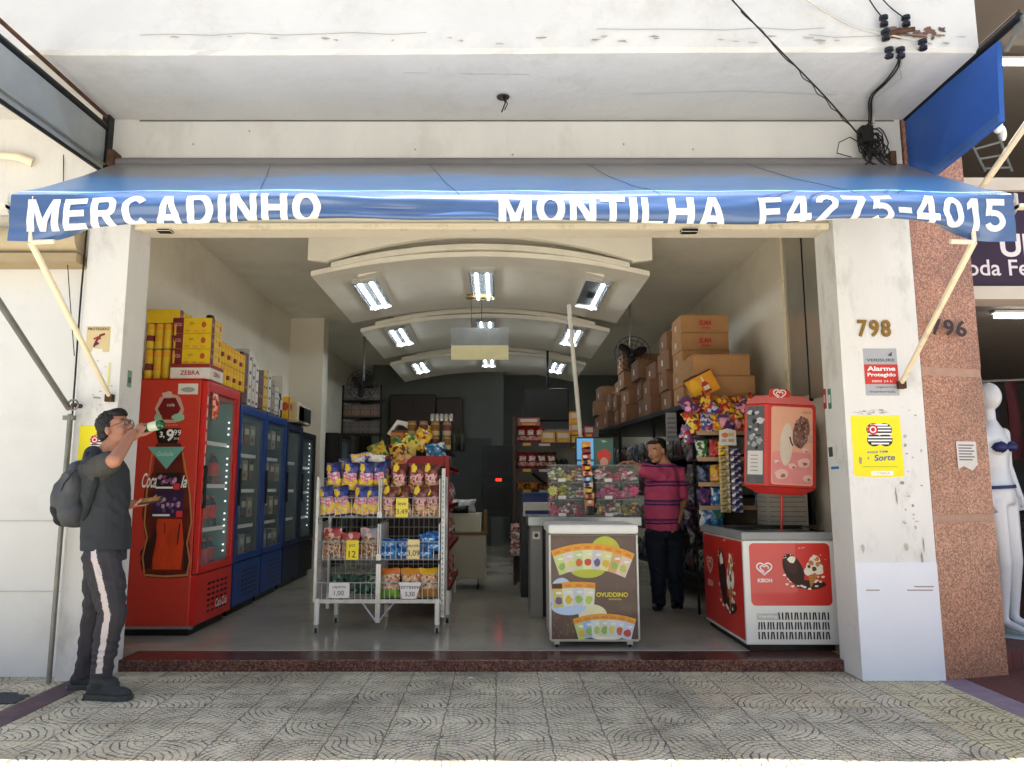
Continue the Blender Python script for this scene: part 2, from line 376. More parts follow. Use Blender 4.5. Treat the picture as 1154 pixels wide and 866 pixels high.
def brick_mat(name, c1, c2, mortar, scale=14.0, rough=.6, bw=.5, rh=.25):
    m = bpy.data.materials.new(name); m.use_nodes = True; nt = m.node_tree; b = nt.nodes['Principled BSDF']
    tc = nt.nodes.new('ShaderNodeTexCoord'); bk = nt.nodes.new('ShaderNodeTexBrick')
    bk.inputs['Color1'].default_value = lin(c1) + (1,); bk.inputs['Color2'].default_value = lin(c2) + (1,); bk.inputs['Mortar'].default_value = lin(mortar) + (1,)
    bk.inputs['Scale'].default_value = scale; bk.inputs['Mortar Size'].default_value = .03; bk.inputs['Brick Width'].default_value = bw; bk.inputs['Row Height'].default_value = rh
    nt.links.new(tc.outputs['Object'], bk.inputs['Vector']); nt.links.new(bk.outputs['Color'], b.inputs['Base Color']); b.inputs['Roughness'].default_value = rough
    MATS[name] = m; return m
M_REDBRICK = brick_mat('red_ceramic_paving', (.42, .22, .20), (.36, .19, .18), (.22, .15, .14), scale=8)

def granite_mat(name, base, specks, rough=.35, sc=115.0):
    m = bpy.data.materials.new(name); m.use_nodes = True; nt = m.node_tree; N = nt.nodes; L = nt.links; b = N['Principled BSDF']
    tc = N.new('ShaderNodeTexCoord'); vo = N.new('ShaderNodeTexVoronoi'); vo.inputs['Scale'].default_value = sc; L.new(tc.outputs['Object'], vo.inputs['Vector'])
    bw = N.new('ShaderNodeRGBToBW'); L.new(vo.outputs['Color'], bw.inputs[0])
    cr = N.new('ShaderNodeValToRGB'); cr.color_ramp.interpolation = 'CONSTANT'
    cr.color_ramp.elements[0].color = lin(specks[0]) + (1,); cr.color_ramp.elements[0].position = 0
    e = cr.color_ramp.elements[1]; e.position = .33; e.color = lin(base) + (1,)
    e = cr.color_ramp.elements.new(.56); e.color = lin(specks[1]) + (1,)
    e = cr.color_ramp.elements.new(.7); e.color = lin(specks[2]) + (1,)
    L.new(bw.outputs[0], cr.inputs[0])
    nz = N.new('ShaderNodeTexNoise'); nz.inputs['Scale'].default_value = 3; nz.inputs['Detail'].default_value = 6; L.new(tc.outputs['Object'], nz.inputs['Vector'])
    mx = N.new('ShaderNodeMix'); mx.data_type = 'RGBA'; mx.blend_type = 'OVERLAY'; mx.inputs[0].default_value = .5; L.new(cr.outputs[0], mx.inputs[6]); L.new(nz.outputs['Fac'], mx.inputs[7])
    L.new(mx.outputs[2], b.inputs['Base Color']); b.inputs['Roughness'].default_value = rough
    MATS[name] = m; return m
M_GRAN = granite_mat('pink_granite', (.66, .47, .37), [(.50, .35, .28), (.72, .55, .44), (.60, .42, .33)])
M_DGRAN = granite_mat('dark_red_granite', (.36, .22, .19), [(.26, .17, .15), (.40, .26, .22), (.46, .33, .28)], rough=.22, sc=90)
M_FLOOR = mat('polished_shop_floor', (.70, .675, .62), rough=.13, var=.12, vs=1.6, dirt=(.34, .31, .28), damt=.5, ds=1.5, spec=.5)

def sheet(name, x0, x1, y0, y1, z0, z1, m):
    b = MB(); b.box(x0, x1, y0, y1, z0, z1, m); return b.build(name, kind='structure')
sheet('ground', -400, 400, -400, 400, -.6, -.2, M_ASPH)
M_ROAD = mat('pale_concrete_road', (.74, .72, .68), rough=.9, var=.15, vs=2, dirt=(.5, .48, .45), damt=.4, ds=1, bump=.3, bs=60)
sheet('road', -60, 60, -9.5, 1.9, -.199, -.13, M_ROAD)  # out of view; toned pale to bounce light up onto slab and ceiling
sheet('sidewalk', -60, 60, -14, -9.5, -.199, -.02, M_SIDE2)
b = MB(); b.box(-60, 60, 1.9, 2.05, -.199, .0, M_SIDE2); b.build('kerb', kind='structure', bevel=.015)
sheet('sidewalk', -60, 60, 2.05, 16, -.199, 0, M_PAVE)
b = MB()
b.box(2.37, 2.86, 2.06, 5.3, -.01, .004, M_PAVEY); b.build('sidewalk_border', kind='structure')
b = MB(); b.box(1.2, 2.15, 4.45, 5.26, -.01, .003, M_PAVEG); b.build('sidewalk_patch', kind='structure')
b = MB(); b.box(-2.80, -2.62, 2.06, 5.2, -.01, .004, M_PURPLE); b.build('painted_strip', kind='structure')
b = MB(); b.box(2.86, 3.06, 2.06, 5.1, -.01, .004, M_LILAC); b.build('painted_strip', kind='structure')
b = MB(); b.box(3.06, 8, 2.06, 5.35, -.01, .006, M_REDBRICK); b.box(3.3, 8, 5.35, 12, -.01, .12, M_REDBRICK); b.build('neighbour_floor', kind='structure')
# the shop floor and its granite threshold
sheet('floor', -3.12, 2.78, 5.6, 16.6, -.1, .08, M_FLOOR)
b = MB(); b.box(-2.62, 2.42, 5.30, 5.6, -.05, .076, M_DGRAN); b.build('threshold', kind='structure', bevel=.006)
b = MB()
for i in range(9): b.box(4.05 + i * .045, 4.07 + i * .045, 4.82, 5.12, .004, .016, M_DARK)
for j in range(6): b.box(4.03, 4.46, 4.82 + j * .058, 4.835 + j * .058, .004, .018, M_DARK)
tag(b.build('drain_grate'), 'dark metal drain grate in the red paving by the mannequin', 'drain grate')
b = MB(); b.ball((-2.66, 4.86, .012), (.05, .035, .012), mat('blue_litter', (.45, .7, .85), rough=.5), nu=9, nv=6)
tag(b.build('litter'), 'small crumpled light blue litter on the maroon strip', 'litter')
M_CONCDARK = mat('dark_asphalt_patch', (.24, .24, .25), rough=.9, var=.25, vs=15, bump=.6, bs=60)
b = MB(); b.disc(Frame((-3.1, 4.62, .0), (1, 0, 0), (0, 1, 0)), 0, 0, .30, .16, M_CONCDARK, k=.006, jit=.3); b.build('asphalt_patch', kind='structure')

# added row across the street, unseen: cuts the sky light, shows in glass
ob_ = thing('added_street_row', 'unseen pale plastered building row, added across the street to shape the light', 'building', (0, -15, 0))
b = MB(); b.box(-45, 45, -5, 0, -.1, 10.5, mat('opposite_plaster', (.74, .71, .64), rough=.85, var=.12, vs=.4)); b.build('wall', ob_)
for i in range(14):
    for j in range(3):
        b = MB(); b.box(-41 + i * 6, -38.6 + i * 6, -.02, .03, 1 + j * 3.1, 2.6 + j * 3.1, mat('opposite_window', (.15, .17, .19), rough=.15, spec=.7)); b.build('window', ob_)

# ------------------------------------------------------------------ our building
bld = thing('shop_building', 'white painted shop front with an open bay between two pillars under a slab', 'shop building', (0, 5, 0))
def B(): return MB()
from mathutils import noise as mnoise
def put(b, name, parent, **k):
    """build a mesh given in world coordinates under a parent that sits elsewhere"""
    L = parent.location
    for i in range(len(b.v)): b.v[i] = b.v[i] - L
    return b.build(name, parent, **k)
b = B(); b.box(-12, 2.90, 5.05, 5.35, 3.17, 3.89, M_WALL); put(b, 'front_wall', bld)
# rough underside slab (with an irregular, chipped lower front edge)
b = B()
nx = 120
def slab_pt(i, j):
    x = -12 + 14.94 * i / nx
    pr = [(5.35, 3.892), (4.235, 3.892), (4.212, 3.915), (4.21, 4.02), (4.21, 4.62), (5.35, 4.64)][j]
    jy = .003 * math.sin(x * 37 + j) + .004 * math.sin(x * 13.7 + 2 * j) + .003 * random.uniform(-1, 1)
    return Vector((x, pr[0] + (jy if j in (1, 2) else 0), pr[1] + (jy * .8 if j in (1, 2) else 0) + .01 * math.sin(x * .8) * (1 if j in (1, 2) else 0)))
vs = [slab_pt(i, j) for i in range(nx + 1) for j in range(6)]; fs = []
for i in range(nx):
    for j in range(5): a = i * 6 + j; fs.append((a, a + 6, a + 7, a + 1))
fs.append(tuple(range(nx * 6, nx * 6 + 6)))
fs.append((0, 5, nx * 6 + 5, nx * 6)); fs.append(tuple(reversed(range(0, 6))))
b.add(vs, fs, M_SLAB); put(b, 'canopy_slab', bld)
b = B(); b.box(-12, 2.94, 5.05, 16.9, 4.64, 10, M_WALL); put(b, 'upper_storey', bld)
# pillars
b = B(); b.box(-2.90, -2.61, 5.05, 5.36, -.05, 3.17, M_PILLAR); put(b, 'pillar', bld, bevel=.004)
b = B(); b.box(2.37, 2.915, 5.05, 5.36, -.05, 3.17, M_PILLAR); put(b, 'pillar', bld, bevel=.004)
# lintel with the roller shutter housing
b = B(); b.box(-2.61, 2.37, 5.12, 5.34, 3.10, 3.17, M_CREAM); b.box(-2.60, 2.36, 5.08, 5.12, 3.075, 3.12, M_POLE); b.box(-2.44, -2.34, 5.07, 5.14, 3.06, 3.075, M_DARK); b.box(1.3, 1.42, 5.06, 5.12, 3.05, 3.075, M_DARK)
put(b, 'shutter_housing', bld, bevel=.003)
b = B(); b.box(-3.12, -2.90, 5.36, 5.45, 0, 3.85, M_CREAM); b.box(2.42, 2.76, 5.36, 5.42, 0, 3.85, M_CREAM); put(b, 'return_wall', bld)
b = B(); b.box(-3.27, -3.12, 5.36, 16.75, -.1, 3.85, M_CREAM); put(b, 'side_wall', bld)
b = B(); b.box(2.76, 2.91, 5.36, 16.75, -.1, 3.85, M_CREAM); put(b, 'side_wall', bld)
b = B(); b.box(-3.27, 2.91, 5.36, 16.75, 3.77, 3.9, M_CEIL); put(b, 'shop_ceiling', bld)
b = B(); b.box(-3.27, 2.91, 16.6, 16.75, -.1, 3.85, M_GREYWALL); b.box(-2.6, .1, 15.2, 16.6, .07, 3.77, M_GREYWALL)
b.box(-.95, -.15, 15.17, 15.2, .09, 2.25, mat('dark_door_paint', (.26, .28, .27), rough=.6)); put(b, 'rear_wall', bld)
b = B(); b.box(-3.12, -2.62, 10.9, 11.2, .07, 3.77, M_CREAM); put(b, 'inner_column', bld)
# small cracks and stains on the side wall, drawn as thin chips
b = B(); F = FXn(2.757, 6.95, 2.55)
b.stroke(F, [(0, 0), (.12, -.04), (.2, -.07), (.34, -.13), (.42, -.17)], .006, ink((.55, .5, .42)), k=.002)
b.stroke(F, [(.42, -.17), (.46, -.24), (.5, -.3)], .004, ink((.55, .5, .42)), k=.002)
put(b, 'wall_crack', bld)
# mirrored shaft beside the pillar, on the right wall
M_MIRR = mat('old_mirror', (.74, .73, .68), rough=.16, metal=.6, var=.15, vs=1.5)
mir = thing('wall_mirror', 'tall tarnished mirror strips fixed to the right wall beside the pillar', 'mirror', (2.74, 6.1, 2.05))
b = B(); b.box(2.735, 2.757, 5.85, 6.45, 2.02, 3.75, M_MIRR); put(b, 'mirror_pane', mir)
b = B(); b.box(2.735, 2.757, 6.465, 6.90, 2.06, 3.75, M_MIRR); put(b, 'mirror_pane', mir)
b = B(); b.box(2.728, 2.757, 6.45, 6.465, 2.0, 3.77, M_DARK); b.box(2.715, 2.757, 6.90, 6.95, 1.9, 3.77, M_POLE); put(b, 'mirror_frame', mir)

# ------------------------------------------------------------------ arched false ceiling
XC = -.18; HW = 1.66
def arch_slab(y0, y1, zend, rise, th, hw=HW, xc=XC, n=28, m=M_ARCH):
    b = MB(); vs = []
    def zz(x): return zend + rise * (1 - ((x - xc) / hw) ** 2)
    for i in range(n + 1):
        x = xc - hw + 2 * hw * i / n; z = zz(x)
        vs += [Vector((x, y0, z)), Vector((x, y1, z)), Vector((x, y1, z + th)), Vector((x, y0, z + th))]
    fs = []
    for i in range(n):
        a = 4 * i
        for k in range(4): k2 = (k + 1) % 4; fs.append((a + k, a + k2, a + 4 + k2, a + 4 + k))
    fs.append((0, 3, 2, 1)); fs.append((4 * n, 4 * n + 1, 4 * n + 2, 4 * n + 3))
    b.add(vs, fs, m); return b
b = MB()
n = 28; top = 3.77
pts = [(XC - 1.66, top), (XC - 1.66, 3.42), (XC - 1.48, 3.40)] + [(XC - 1.46 + 2.92 * i / n, 3.42 + .24 * (1 - ((-1.46 + 2.92 * i / n) / 1.46) ** 2)) for i in range(n + 1)] + [(XC + 1.48, 3.40), (XC + 1.66, 3.42), (XC + 1.66, top)]
b.extr(FR(0, 6.90, 0), pts, .06, M_ARCH); put(b, 'ceiling_fascia', bld)
def arch_set(y0, y1):
    b = arch_slab(y0, y1, 3.30, .20, .05); put(b, 'arched_ceiling_panel', bld, smooth=True)
    b = arch_slab(y0 - .03, y0 + .10, 3.375, .19, .055, hw=1.46); put(b, 'ceiling_moulding', bld, smooth=True)
    b = arch_slab(y0 + .25, y1 - .1, 3.36, .20, .42, hw=1.25, n=20); put(b, 'ceiling_core', bld)
arch_set(7.04, 9.15); arch_set(9.68, 11.75); arch_set(12.4, 14.4)

# ceiling lights: two bare tubes in a bright reflector
M_TUBE = mat('fluorescent_tube', (.95, .97, 1), emis=(.93, .97, 1.0), estr=6.0)
M_REFL = mat('reflector', (.82, .84, .85), rough=.15, metal=.8, var=.05)
def ceiling_light(lab, x, y, L=1.1, missing=False, group='twin tube lights in the arched ceiling'):
    t = thing('ceiling_light', lab, 'ceiling light', (x, y, 0), 0, group)
    dx = x - XC; z = 3.30 + .20 * (1 - (dx / HW) ** 2); sl_ = math.atan(-.4 * dx / HW ** 2)
    t.location = (x, y, z); t.rotation_euler = (0, -sl_, 0)
    b = MB(); b.box(-.115, .115, 0, L, -.028, -.004, M_REFL); b.box(-.13, -.115, -.01, L + .01, -.035, 0, M_REFL); b.box(.115, .13, -.01, L + .01, -.035, 0, M_REFL)
    b.box(-.13, .13, -.02, 0, -.05, 0, M_REFL); b.box(-.13, .13, L, L + .02, -.05, 0, M_REFL); b.build('reflector', t)
    for s in ((1,) if missing else (-1, 1)):
        b = MB(); b.tube([(s * .06, .03, -.05), (s * .06, L - .03, -.05)], .013, M_TUBE); b.build('tube', t, smooth=True)
    if missing:
        b = MB(); b.box(-.05, .03, .4, .62, -.045, -.028, M_BLACK); b.build('ballast', t)
    return t
rowname = ['nearest the street', 'over the middle of the shop', 'at the back of the shop']
for r_, (y, L) in enumerate(((7.45, 1.1), (9.75, 1.1), (12.5, 1.0))):
    for c_, x in enumerate((-1.40, XC, 1.04)):
        ceiling_light('twin tube ceiling light, %s, row %s%s' % (['left', 'middle', 'right'][c_], rowname[r_], ', one tube missing' if (r_ == 0 and c_ == 2) else ''), x, y, L, missing=(r_ == 0 and c_ == 2))
t = thing('ceiling_light', 'short white lit lamp on the far back ceiling above the dark screen', 'ceiling light', (.75, 15.0, 3.70))
b = MB(); b.box(-.2, .2, -.06, .06, -.03, .07, M_WHITE); b.build('housing', t); b = MB(); b.box(-.19, .19, -.05, .05, -.05, -.03, M_TUBE); b.build('diffuser', t)
# hanging plate
M_FOIL = mat('brushed_foil', (.66, .68, .68), rough=.25, metal=.8, var=.25, vs=3)
t = thing('hanging_sign', 'blank two tone hanging plate below the middle ceiling light, silver above and yellowish below', 'hanging sign', (-.22, 8.5, 2.72))
b = MB(); b.box(-.335, .335, -.01, .01, .17, .38, M_FOIL); b.box(-.335, .335, -.012, .012, 0, .17, mat('yellowed_plastic', (.72, .68, .52), rough=.5)); b.build('plate', t)
for x in (-.1, .02):
    b = MB(); b.tube([(x, 0, .38), (x, 0, .75)], .004, M_DARK, 5); b.build('wire', t)
b = MB(); b.box(-.16, .14, -.05, .05, .735, .775, mat('brass', (.62, .52, .3), rough=.35, metal=.7)); b.build('hanger_bar', t)

# ------------------------------------------------------------------ awning
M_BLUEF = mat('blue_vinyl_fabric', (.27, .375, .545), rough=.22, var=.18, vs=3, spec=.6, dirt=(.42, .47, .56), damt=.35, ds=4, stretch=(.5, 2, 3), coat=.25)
M_BLUETOP = mat('pale_blue_fabric', (.42, .63, .82), rough=.3, var=.1, vs=3, stretch=(.4, 3, 3))  # paler blue than the hanging front of the same sheet
def grey_near_wall(m, rgb, y0, y1):
    """grey tone on the part of the fabric next to the wall, with an uneven edge"""
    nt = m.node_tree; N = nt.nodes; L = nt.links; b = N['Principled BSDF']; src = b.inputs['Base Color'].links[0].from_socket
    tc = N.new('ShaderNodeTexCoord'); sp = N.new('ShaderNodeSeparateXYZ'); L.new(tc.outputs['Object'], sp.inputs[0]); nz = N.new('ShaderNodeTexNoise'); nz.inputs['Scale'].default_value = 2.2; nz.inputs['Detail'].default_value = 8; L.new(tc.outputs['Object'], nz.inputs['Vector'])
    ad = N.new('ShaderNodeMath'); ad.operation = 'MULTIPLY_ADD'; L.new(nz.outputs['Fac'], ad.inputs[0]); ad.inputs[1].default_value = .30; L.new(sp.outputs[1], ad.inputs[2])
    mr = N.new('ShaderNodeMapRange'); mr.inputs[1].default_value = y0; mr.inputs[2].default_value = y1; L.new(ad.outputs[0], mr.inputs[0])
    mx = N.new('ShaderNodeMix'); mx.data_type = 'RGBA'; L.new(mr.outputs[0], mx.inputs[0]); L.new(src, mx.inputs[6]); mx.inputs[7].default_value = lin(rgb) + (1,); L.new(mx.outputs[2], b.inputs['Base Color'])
grey_near_wall(M_BLUETOP, (.54, .53, .53), -.36, -.16)
M_GREYTOP = mat('grey_fabric', (.44, .43, .43), rough=.8, var=.2, vs=4, stretch=(.4, 3, 3))
M_LET = mat('white_vinyl_letters', (.90, .90, .88), rough=.35, var=.06, vs=14, dirt=(.5, .5, .5), damt=.5, ds=9)
aw = thing('shop_awning', 'blue awning with white block lettering stretched across the whole shop front', 'awning', (0, 5.0, 3.5))
AX0, AX1 = -2.72, 2.87
TOPL = math.hypot(1.05, .64); VAL = .27; NS = 46
def prof(x):
    """list of (s, y, z) samples down the fabric at x"""
    e = min((x - AX0) / .75, (AX1 - x) / .75, 1.0); e = max(0, e); w = e * e * (3 - 2 * e)
    out = []; n1 = 16
    for i in range(n1):
        t = i / n1; sag = (.012 + .01 * w) * math.sin(PI * t) * (1 + .3 * math.sin(x * 2.1))
        yy = 5.0 - 1.05 * t; zz = 3.53 - (.66 - .01 * w) * t - sag + .004 * math.sin(x * 9 + t * 14) * t + .016 * mnoise.noise(Vector((x * 1.3, t * 2.0, 7))) * math.sin(PI * t)
        out.append((t * TOPL, yy, zz))
    y, z = 3.95, 2.87 + .0 * w; s = TOPL; ds = VAL / 30
    for i in range(31):
        out.append((s, y, z)); q = i / 30
        a0 = -90 + 2 * math.sin(x * 5) ; 
        a1 = -140 + (50 * min(1, q / .35)) if q < .35 else (-90 + 200 * min(.30, max(0, (q - .55))) / .30)
        a = a0 * (1 - w) + a1 * w
        a += (9 * math.sin(q * 11 + x * 1.7) + 6 * math.sin(q * 19 - x * 2.9)) * (.35 + .65 * w)
        a += 26 * mnoise.noise(Vector((x * .9, q * 5.0, 1.7))) * (.3 + .7 * w) + 16 * mnoise.noise(Vector((x * 3.1 + q * 4 * (1 if x > 0 else -1), q * 7.0, 4.2)))
        y += math.cos(R(a)) * ds; z += math.sin(R(a)) * ds; s += ds
    return out
NXA = 150; cols = [prof(AX0 + (AX1 - AX0) * i / NXA) for i in range(NXA + 1)]; npf = len(cols[0])
b = MB(); vs = []; fs = []; ms = []
for i in range(NXA + 1):
    x = AX0 + (AX1 - AX0) * i / NXA
    for (s, y, z) in cols[i]: vs.append(Vector((x, y, z)))
for i in range(NXA):
    for j in range(npf - 1):
        a = i * npf + j; fs.append((a, a + 1, a + npf + 1, a + npf))
        xx = i / NXA
        lim = 6.5 + 1.0 * math.sin(xx * 31) + .6 * math.sin(xx * 83)
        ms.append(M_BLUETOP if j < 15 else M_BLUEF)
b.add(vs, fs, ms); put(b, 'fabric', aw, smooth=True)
def awn_at(x, s):
    i = max(0, min(NXA - 1e-6, (x - AX0) / (AX1 - AX0) * NXA)); i0 = int(i); f = i - i0
    def at(c):
        for k in range(len(c) - 1):
            if c[k + 1][0] >= s:
                t = (s - c[k][0]) / max(1e-9, c[k + 1][0] - c[k][0]); return Vector((0, c[k][1] + (c[k + 1][1] - c[k][1]) * t, c[k][2] + (c[k + 1][2] - c[k][2]) * t))
        return Vector((0, c[-1][1], c[-1][2]))
    p = at(cols[i0]).lerp(at(cols[i0 + 1]), f); p.x = x; return p
def arcq(cx, cy, rx, ry, tx, ty, a0, a1, n=18):
    out = []
    for k in range(n):
        A, Bq = R(a0 + (a1 - a0) * k / n), R(a0 + (a1 - a0) * (k + 1) / n)
        out.append([(cx + (rx - tx) * math.cos(A), cy + (ry - ty) * math.sin(A)), (cx + rx * math.cos(A), cy + ry * math.sin(A)), (cx + rx * math.cos(Bq), cy + ry * math.sin(Bq)), (cx + (rx - tx) * math.cos(Bq), cy + (ry - ty) * math.sin(Bq))])
    return out
def rc4(a, b_, c, d): return [(a, b_), (c, b_), (c, d), (a, d)]
GL = {
 'M': (1.2, [rc4(0, 0, .23, 1), rc4(.77, 0, 1, 1), [(.23, 1), (.23, .62), (.41, 0), (.5, 0), (.5, .38)][:5], [(.5, .38), (.5, 0), (.59, 0), (.77, .62), (.77, 1)]]),
 'E': (.86, [rc4(0, 0, .28, 1), rc4(.28, .8, 1, 1), rc4(.28, .41, .92, .6), rc4(.28, 0, 1, .2)]),
 'F': (.82, [rc4(0, 0, .28, 1), rc4(.28, .8, 1, 1), rc4(.28, .41, .9, .6)]),
 'T': (.9, [rc4(0, .8, 1, 1), rc4(.36, 0, .64, .8)]), 'L': (.8, [rc4(0, 0, .3, 1), rc4(.3, 0, 1, .2)]), 'I': (.28, [rc4(0, 0, 1, 1)]),
 'H': (.95, [rc4(0, 0, .27, 1), rc4(.73, 0, 1, 1), rc4(.27, .4, .73, .6)]),
 'N': (.95, [rc4(0, 0, .25, 1), rc4(.75, 0, 1, 1), [(.25, 1), (.25, .62), (.75, 0), (.75, .38)]]),
 'A': (1.02, [[(0, 0), (.25, 0), (.5, .74), (.5, 1), (.36, 1)], [(.5, .74), (.75, 0), (1, 0), (.64, 1), (.5, 1)], [(.325, .22), (.675, .22), (.61, .40), (.39, .40)]]),
 'C': (1.0, arcq(.5, .5, .5, .5, .27, .2, 42, 318)), 'O': (1.05, arcq(.5, .5, .5, .5, .26, .2, 0, 360, 26)), '0': (.8, arcq(.5, .5, .5, .5, .3, .19, 0, 360, 26)),
 'D': (.98, [rc4(0, 0, .28, 1), rc4(.28, .8, .46, 1), rc4(.28, 0, .46, .2)] + arcq(.46, .5, .54, .5, .28, .3 - .1, -90, 90)),
 'R': (.98, [rc4(0, 0, .28, 1), rc4(.28, .82, .6, 1), rc4(.28, .38, .6, .56), [(.42, .38), (.7, .4), (1.0, 0), (.7, 0)]] + arcq(.6, .69, .38, .31, .26, .18, -90, 90)),
 '4': (.9, [rc4(.55, 0, .82, 1), rc4(.82, .2, 1, .4), rc4(0, .2, .55, .4), [(0, .4), (.25, .4), (.55, .76), (.55, 1), (.5, 1)]]),
 '2': (.85, arcq(.5, .68, .48, .32, .27, .19, 175, -30) + [rc4(0, 0, 1, .19), [(.02, .19), (.38, .19), (.95, .55), (.66, .62)]]),
 '7': (.85, [rc4(0, .8, 1, 1), [(.18, 0), (.47, 0), (1, .8), (.68, .8)]]),
 '5': (.85, [rc4(.14, .8, .95, 1), [(.14, .8), (.4, .8), (.36, .5), (.06, .46)]] + arcq(.46, .33, .5, .33, .27, .18, 120, -155)),
 '1': (.5, [rc4(.4, 0, .9, 1), [(.4, 1), (0, .82), (0, .62), (.4, .72)]]), '-': (.5, [rc4(0, .34, 1, .54)]),
}
def awn_glyph(ch, x0, x1, s0, hgt):
    """one letter cut along the folds of the fabric and laid on it"""
    bm = bmesh.new()
    for kp, poly in enumerate(GL[ch][1]):
        a = sum(poly[i][0] * poly[(i + 1) % len(poly)][1] - poly[(i + 1) % len(poly)][0] * poly[i][1] for i in range(len(poly)))
        if a < 0: poly = poly[::-1]
        try: bm.faces.new([bm.verts.new((x0 + px * (x1 - x0), py * hgt, .0004 * (kp % 4))) for px, py in poly])
        except Exception: pass
    k = .008; z = k
    while z < hgt: bmesh.ops.bisect_plane(bm, geom=bm.verts[:] + bm.edges[:] + bm.faces[:], plane_co=(0, z, 0), plane_no=(0, 1, 0)); z += k
    x = x0 + .03
    while x < x1: bmesh.ops.bisect_plane(bm, geom=bm.verts[:] + bm.edges[:] + bm.faces[:], plane_co=(x, 0, 0), plane_no=(1, 0, 0)); x += .03
    bm.verts.ensure_lookup_table(); bm.verts.index_update(); out = []
    for p in bm.verts:
        sv = s0 + (hgt - p.co.y); q = awn_at(p.co.x, sv); q2 = awn_at(p.co.x, sv + .004); t = (q2 - q).normalized(); nn = Vector((0, t.z, -t.y))
        out.append(q + nn * (.0028 + p.co.z))
    fl = [tuple(w.index for w in q.verts) for q in bm.faces]; bm.free(); return out, fl
for (s, x0, x1) in (('MERCADINHO', -2.62, -.98), ('MONTILHA', .0, 1.26), ('F4275-4015', 1.44, 2.82)):
    gap = .17; tot = sum(GL[c][0] for c in s) + gap * (len(s) - 1); sc_ = (x1 - x0) / tot; x = x0
    for c in s:
        wd = GL[c][0] * sc_; b = MB(); vv, ff = awn_glyph(c, x, x + wd, TOPL + .03, .185); b.add(vv, ff, M_LET); put(b, 'letter', aw); x += wd + gap * sc_

b = B(); b.tube([(AX0 - .02, 3.985, 2.838), (AX1 + .02, 3.985, 2.838)], .012, M_POLE); put(b, 'front_bar', aw, smooth=True)
for xs_ in (-1.62, -.5, .62, 1.74):
    b = B(); b.tube([awn_at(xs_ + .02 * k, TOPL * k / 14) + Vector((0, -.002, .003)) for k in range(15)], .0016, mat('seam_thread', (.25, .36, .50), rough=.7), 5); put(b, 'seam', aw)
b = B(); b.tube([(AX0 - .02, 5.0, 3.535), (AX1 - .1, 5.0, 3.535)], .035, M_GREYTOP, 12); put(b, 'roller', aw, smooth=True)
b = B(); b.box(-2.76, -2.71, 4.94, 5.05, 3.5, 3.61, M_RUST); put(b, 'bracket', aw, bevel=.004)
b = B(); b.box(2.76, 2.8, 4.94, 5.05, 3.5, 3.6, M_RUST); put(b, 'bracket', aw, bevel=.004)
for s, (fx, bx, bz) in enumerate(((-2.60, -2.66, 1.86), (2.64, 2.76, 1.95))):
    b = B(); b.tube([(fx, 3.97, 2.60), (bx, 5.04, bz)], [.019, .016], M_POLE); b.tube([(fx, 3.97, 2.60), (fx + (.13 if s == 0 else -.13), 3.97, 2.605)], .014, M_POLE)
    b.tube([(fx, 3.965, 2.60), (fx, 3.96, 2.86)], .012, M_POLE)
    put(b, 'support_arm', aw, smooth=True)
    b = B(); b.box(bx - .025, bx + .025, 5.01, 5.05, bz - .03, bz + .02, M_RUST); put(b, 'bracket', aw)
for sx in (-1, 1):
    x = AX0 - .02 if sx < 0 else AX1 + .02
    b = B(); b.poly(Frame((x, 3.95, 2.84), (0, 1, 0), (0, 0, 1)), [(-.01, .03), (.02, .05), (.03, -.08), (-.01, -.05)], M_WHITE, 0); b.box(min(x, x + sx * .05), max(x, x + sx * .05), 3.93, 3.98, 2.79, 2.81, M_POLE); put(b, 'end_cap', aw)
# ------------------------------------------------------------------ where a point of the photo lies at a known depth
def PX(u, v, y):
    b_ = 433.0 - v; up = FPX * math.sin(PITCH) + b_ * math.cos(PITCH); fw = FPX * math.cos(PITCH) - b_ * math.sin(PITCH)
    return Vector(((u - 562.0) / fw * y, y, CAMZ + up / fw * y))
def noisep(a, b_, s=0): 
    q = math.sin(a * 127.1 + b_ * 311.7 + s * 74.7) * 43758.5453
    return q - math.floor(q)
def film(rgb): return mat('film_%02x%02x%02x' % tuple(int(c * 255) for c in rgb), rgb, rough=.3, var=.12, vs=25, coat=.3, spec=.5, bump=.15, bs=35)
def card(rgb): return mat('print_%02x%02x%02x' % tuple(int(c * 255) for c in rgb), rgb, rough=.55, var=.08, vs=14)
NAVY = h('26306e'); PINK = h('d98fa6'); YEL = h('e3c23c'); RED = h('a8242a'); MAG = h('b83a6a'); CRM = h('cdb48e'); BRN = h('5d3626'); ORG = h('d8772a'); GRN = h('3f7d3c'); BLU = h('2566b0'); LBL = h('3f95c8'); WHT = h('dcdad4'); MAR = h('6f2226'); PUR = h('4a2f68'); LIM = h('7fb040'); GLD = h('c89a2a')

def FM(q): return q if isinstance(q, bpy.types.Material) else film(q)
def bag(w, hh, d, fn, nu=12, nv=14, seed=0):
    b = MB(); rr = random.Random(seed)
    ph = [rr.uniform(0, 6) for _ in range(6)]
    def sh(u, v, sg):
        ww = w * (1 - .07 * math.sin(PI * v)); e = (math.sin(PI * u) ** .55) * (math.sin(PI * min(1, max(0, (v - .04) / .92))) ** .5)
        y = sg * (d / 2 * e + (.006 * math.sin(9 * u + ph[0] + 5 * v) + .005 * math.sin(14 * v + ph[1] - 7 * u)) * e)
        return Vector(((u - .5) * ww + .004 * math.sin(11 * v + ph[2]), y, v * hh + .004 * math.sin(8 * u + ph[3]) * (1 if v > .5 else 0)))
    b.grid(lambda u, v: sh(u, v, -1), nu, nv, lambda u, v: FM(fn(u, v)))
    b.grid(lambda u, v: sh(1 - u, v, 1), nu, nv, lambda u, v: FM(fn(1 - u, v)))
    return b
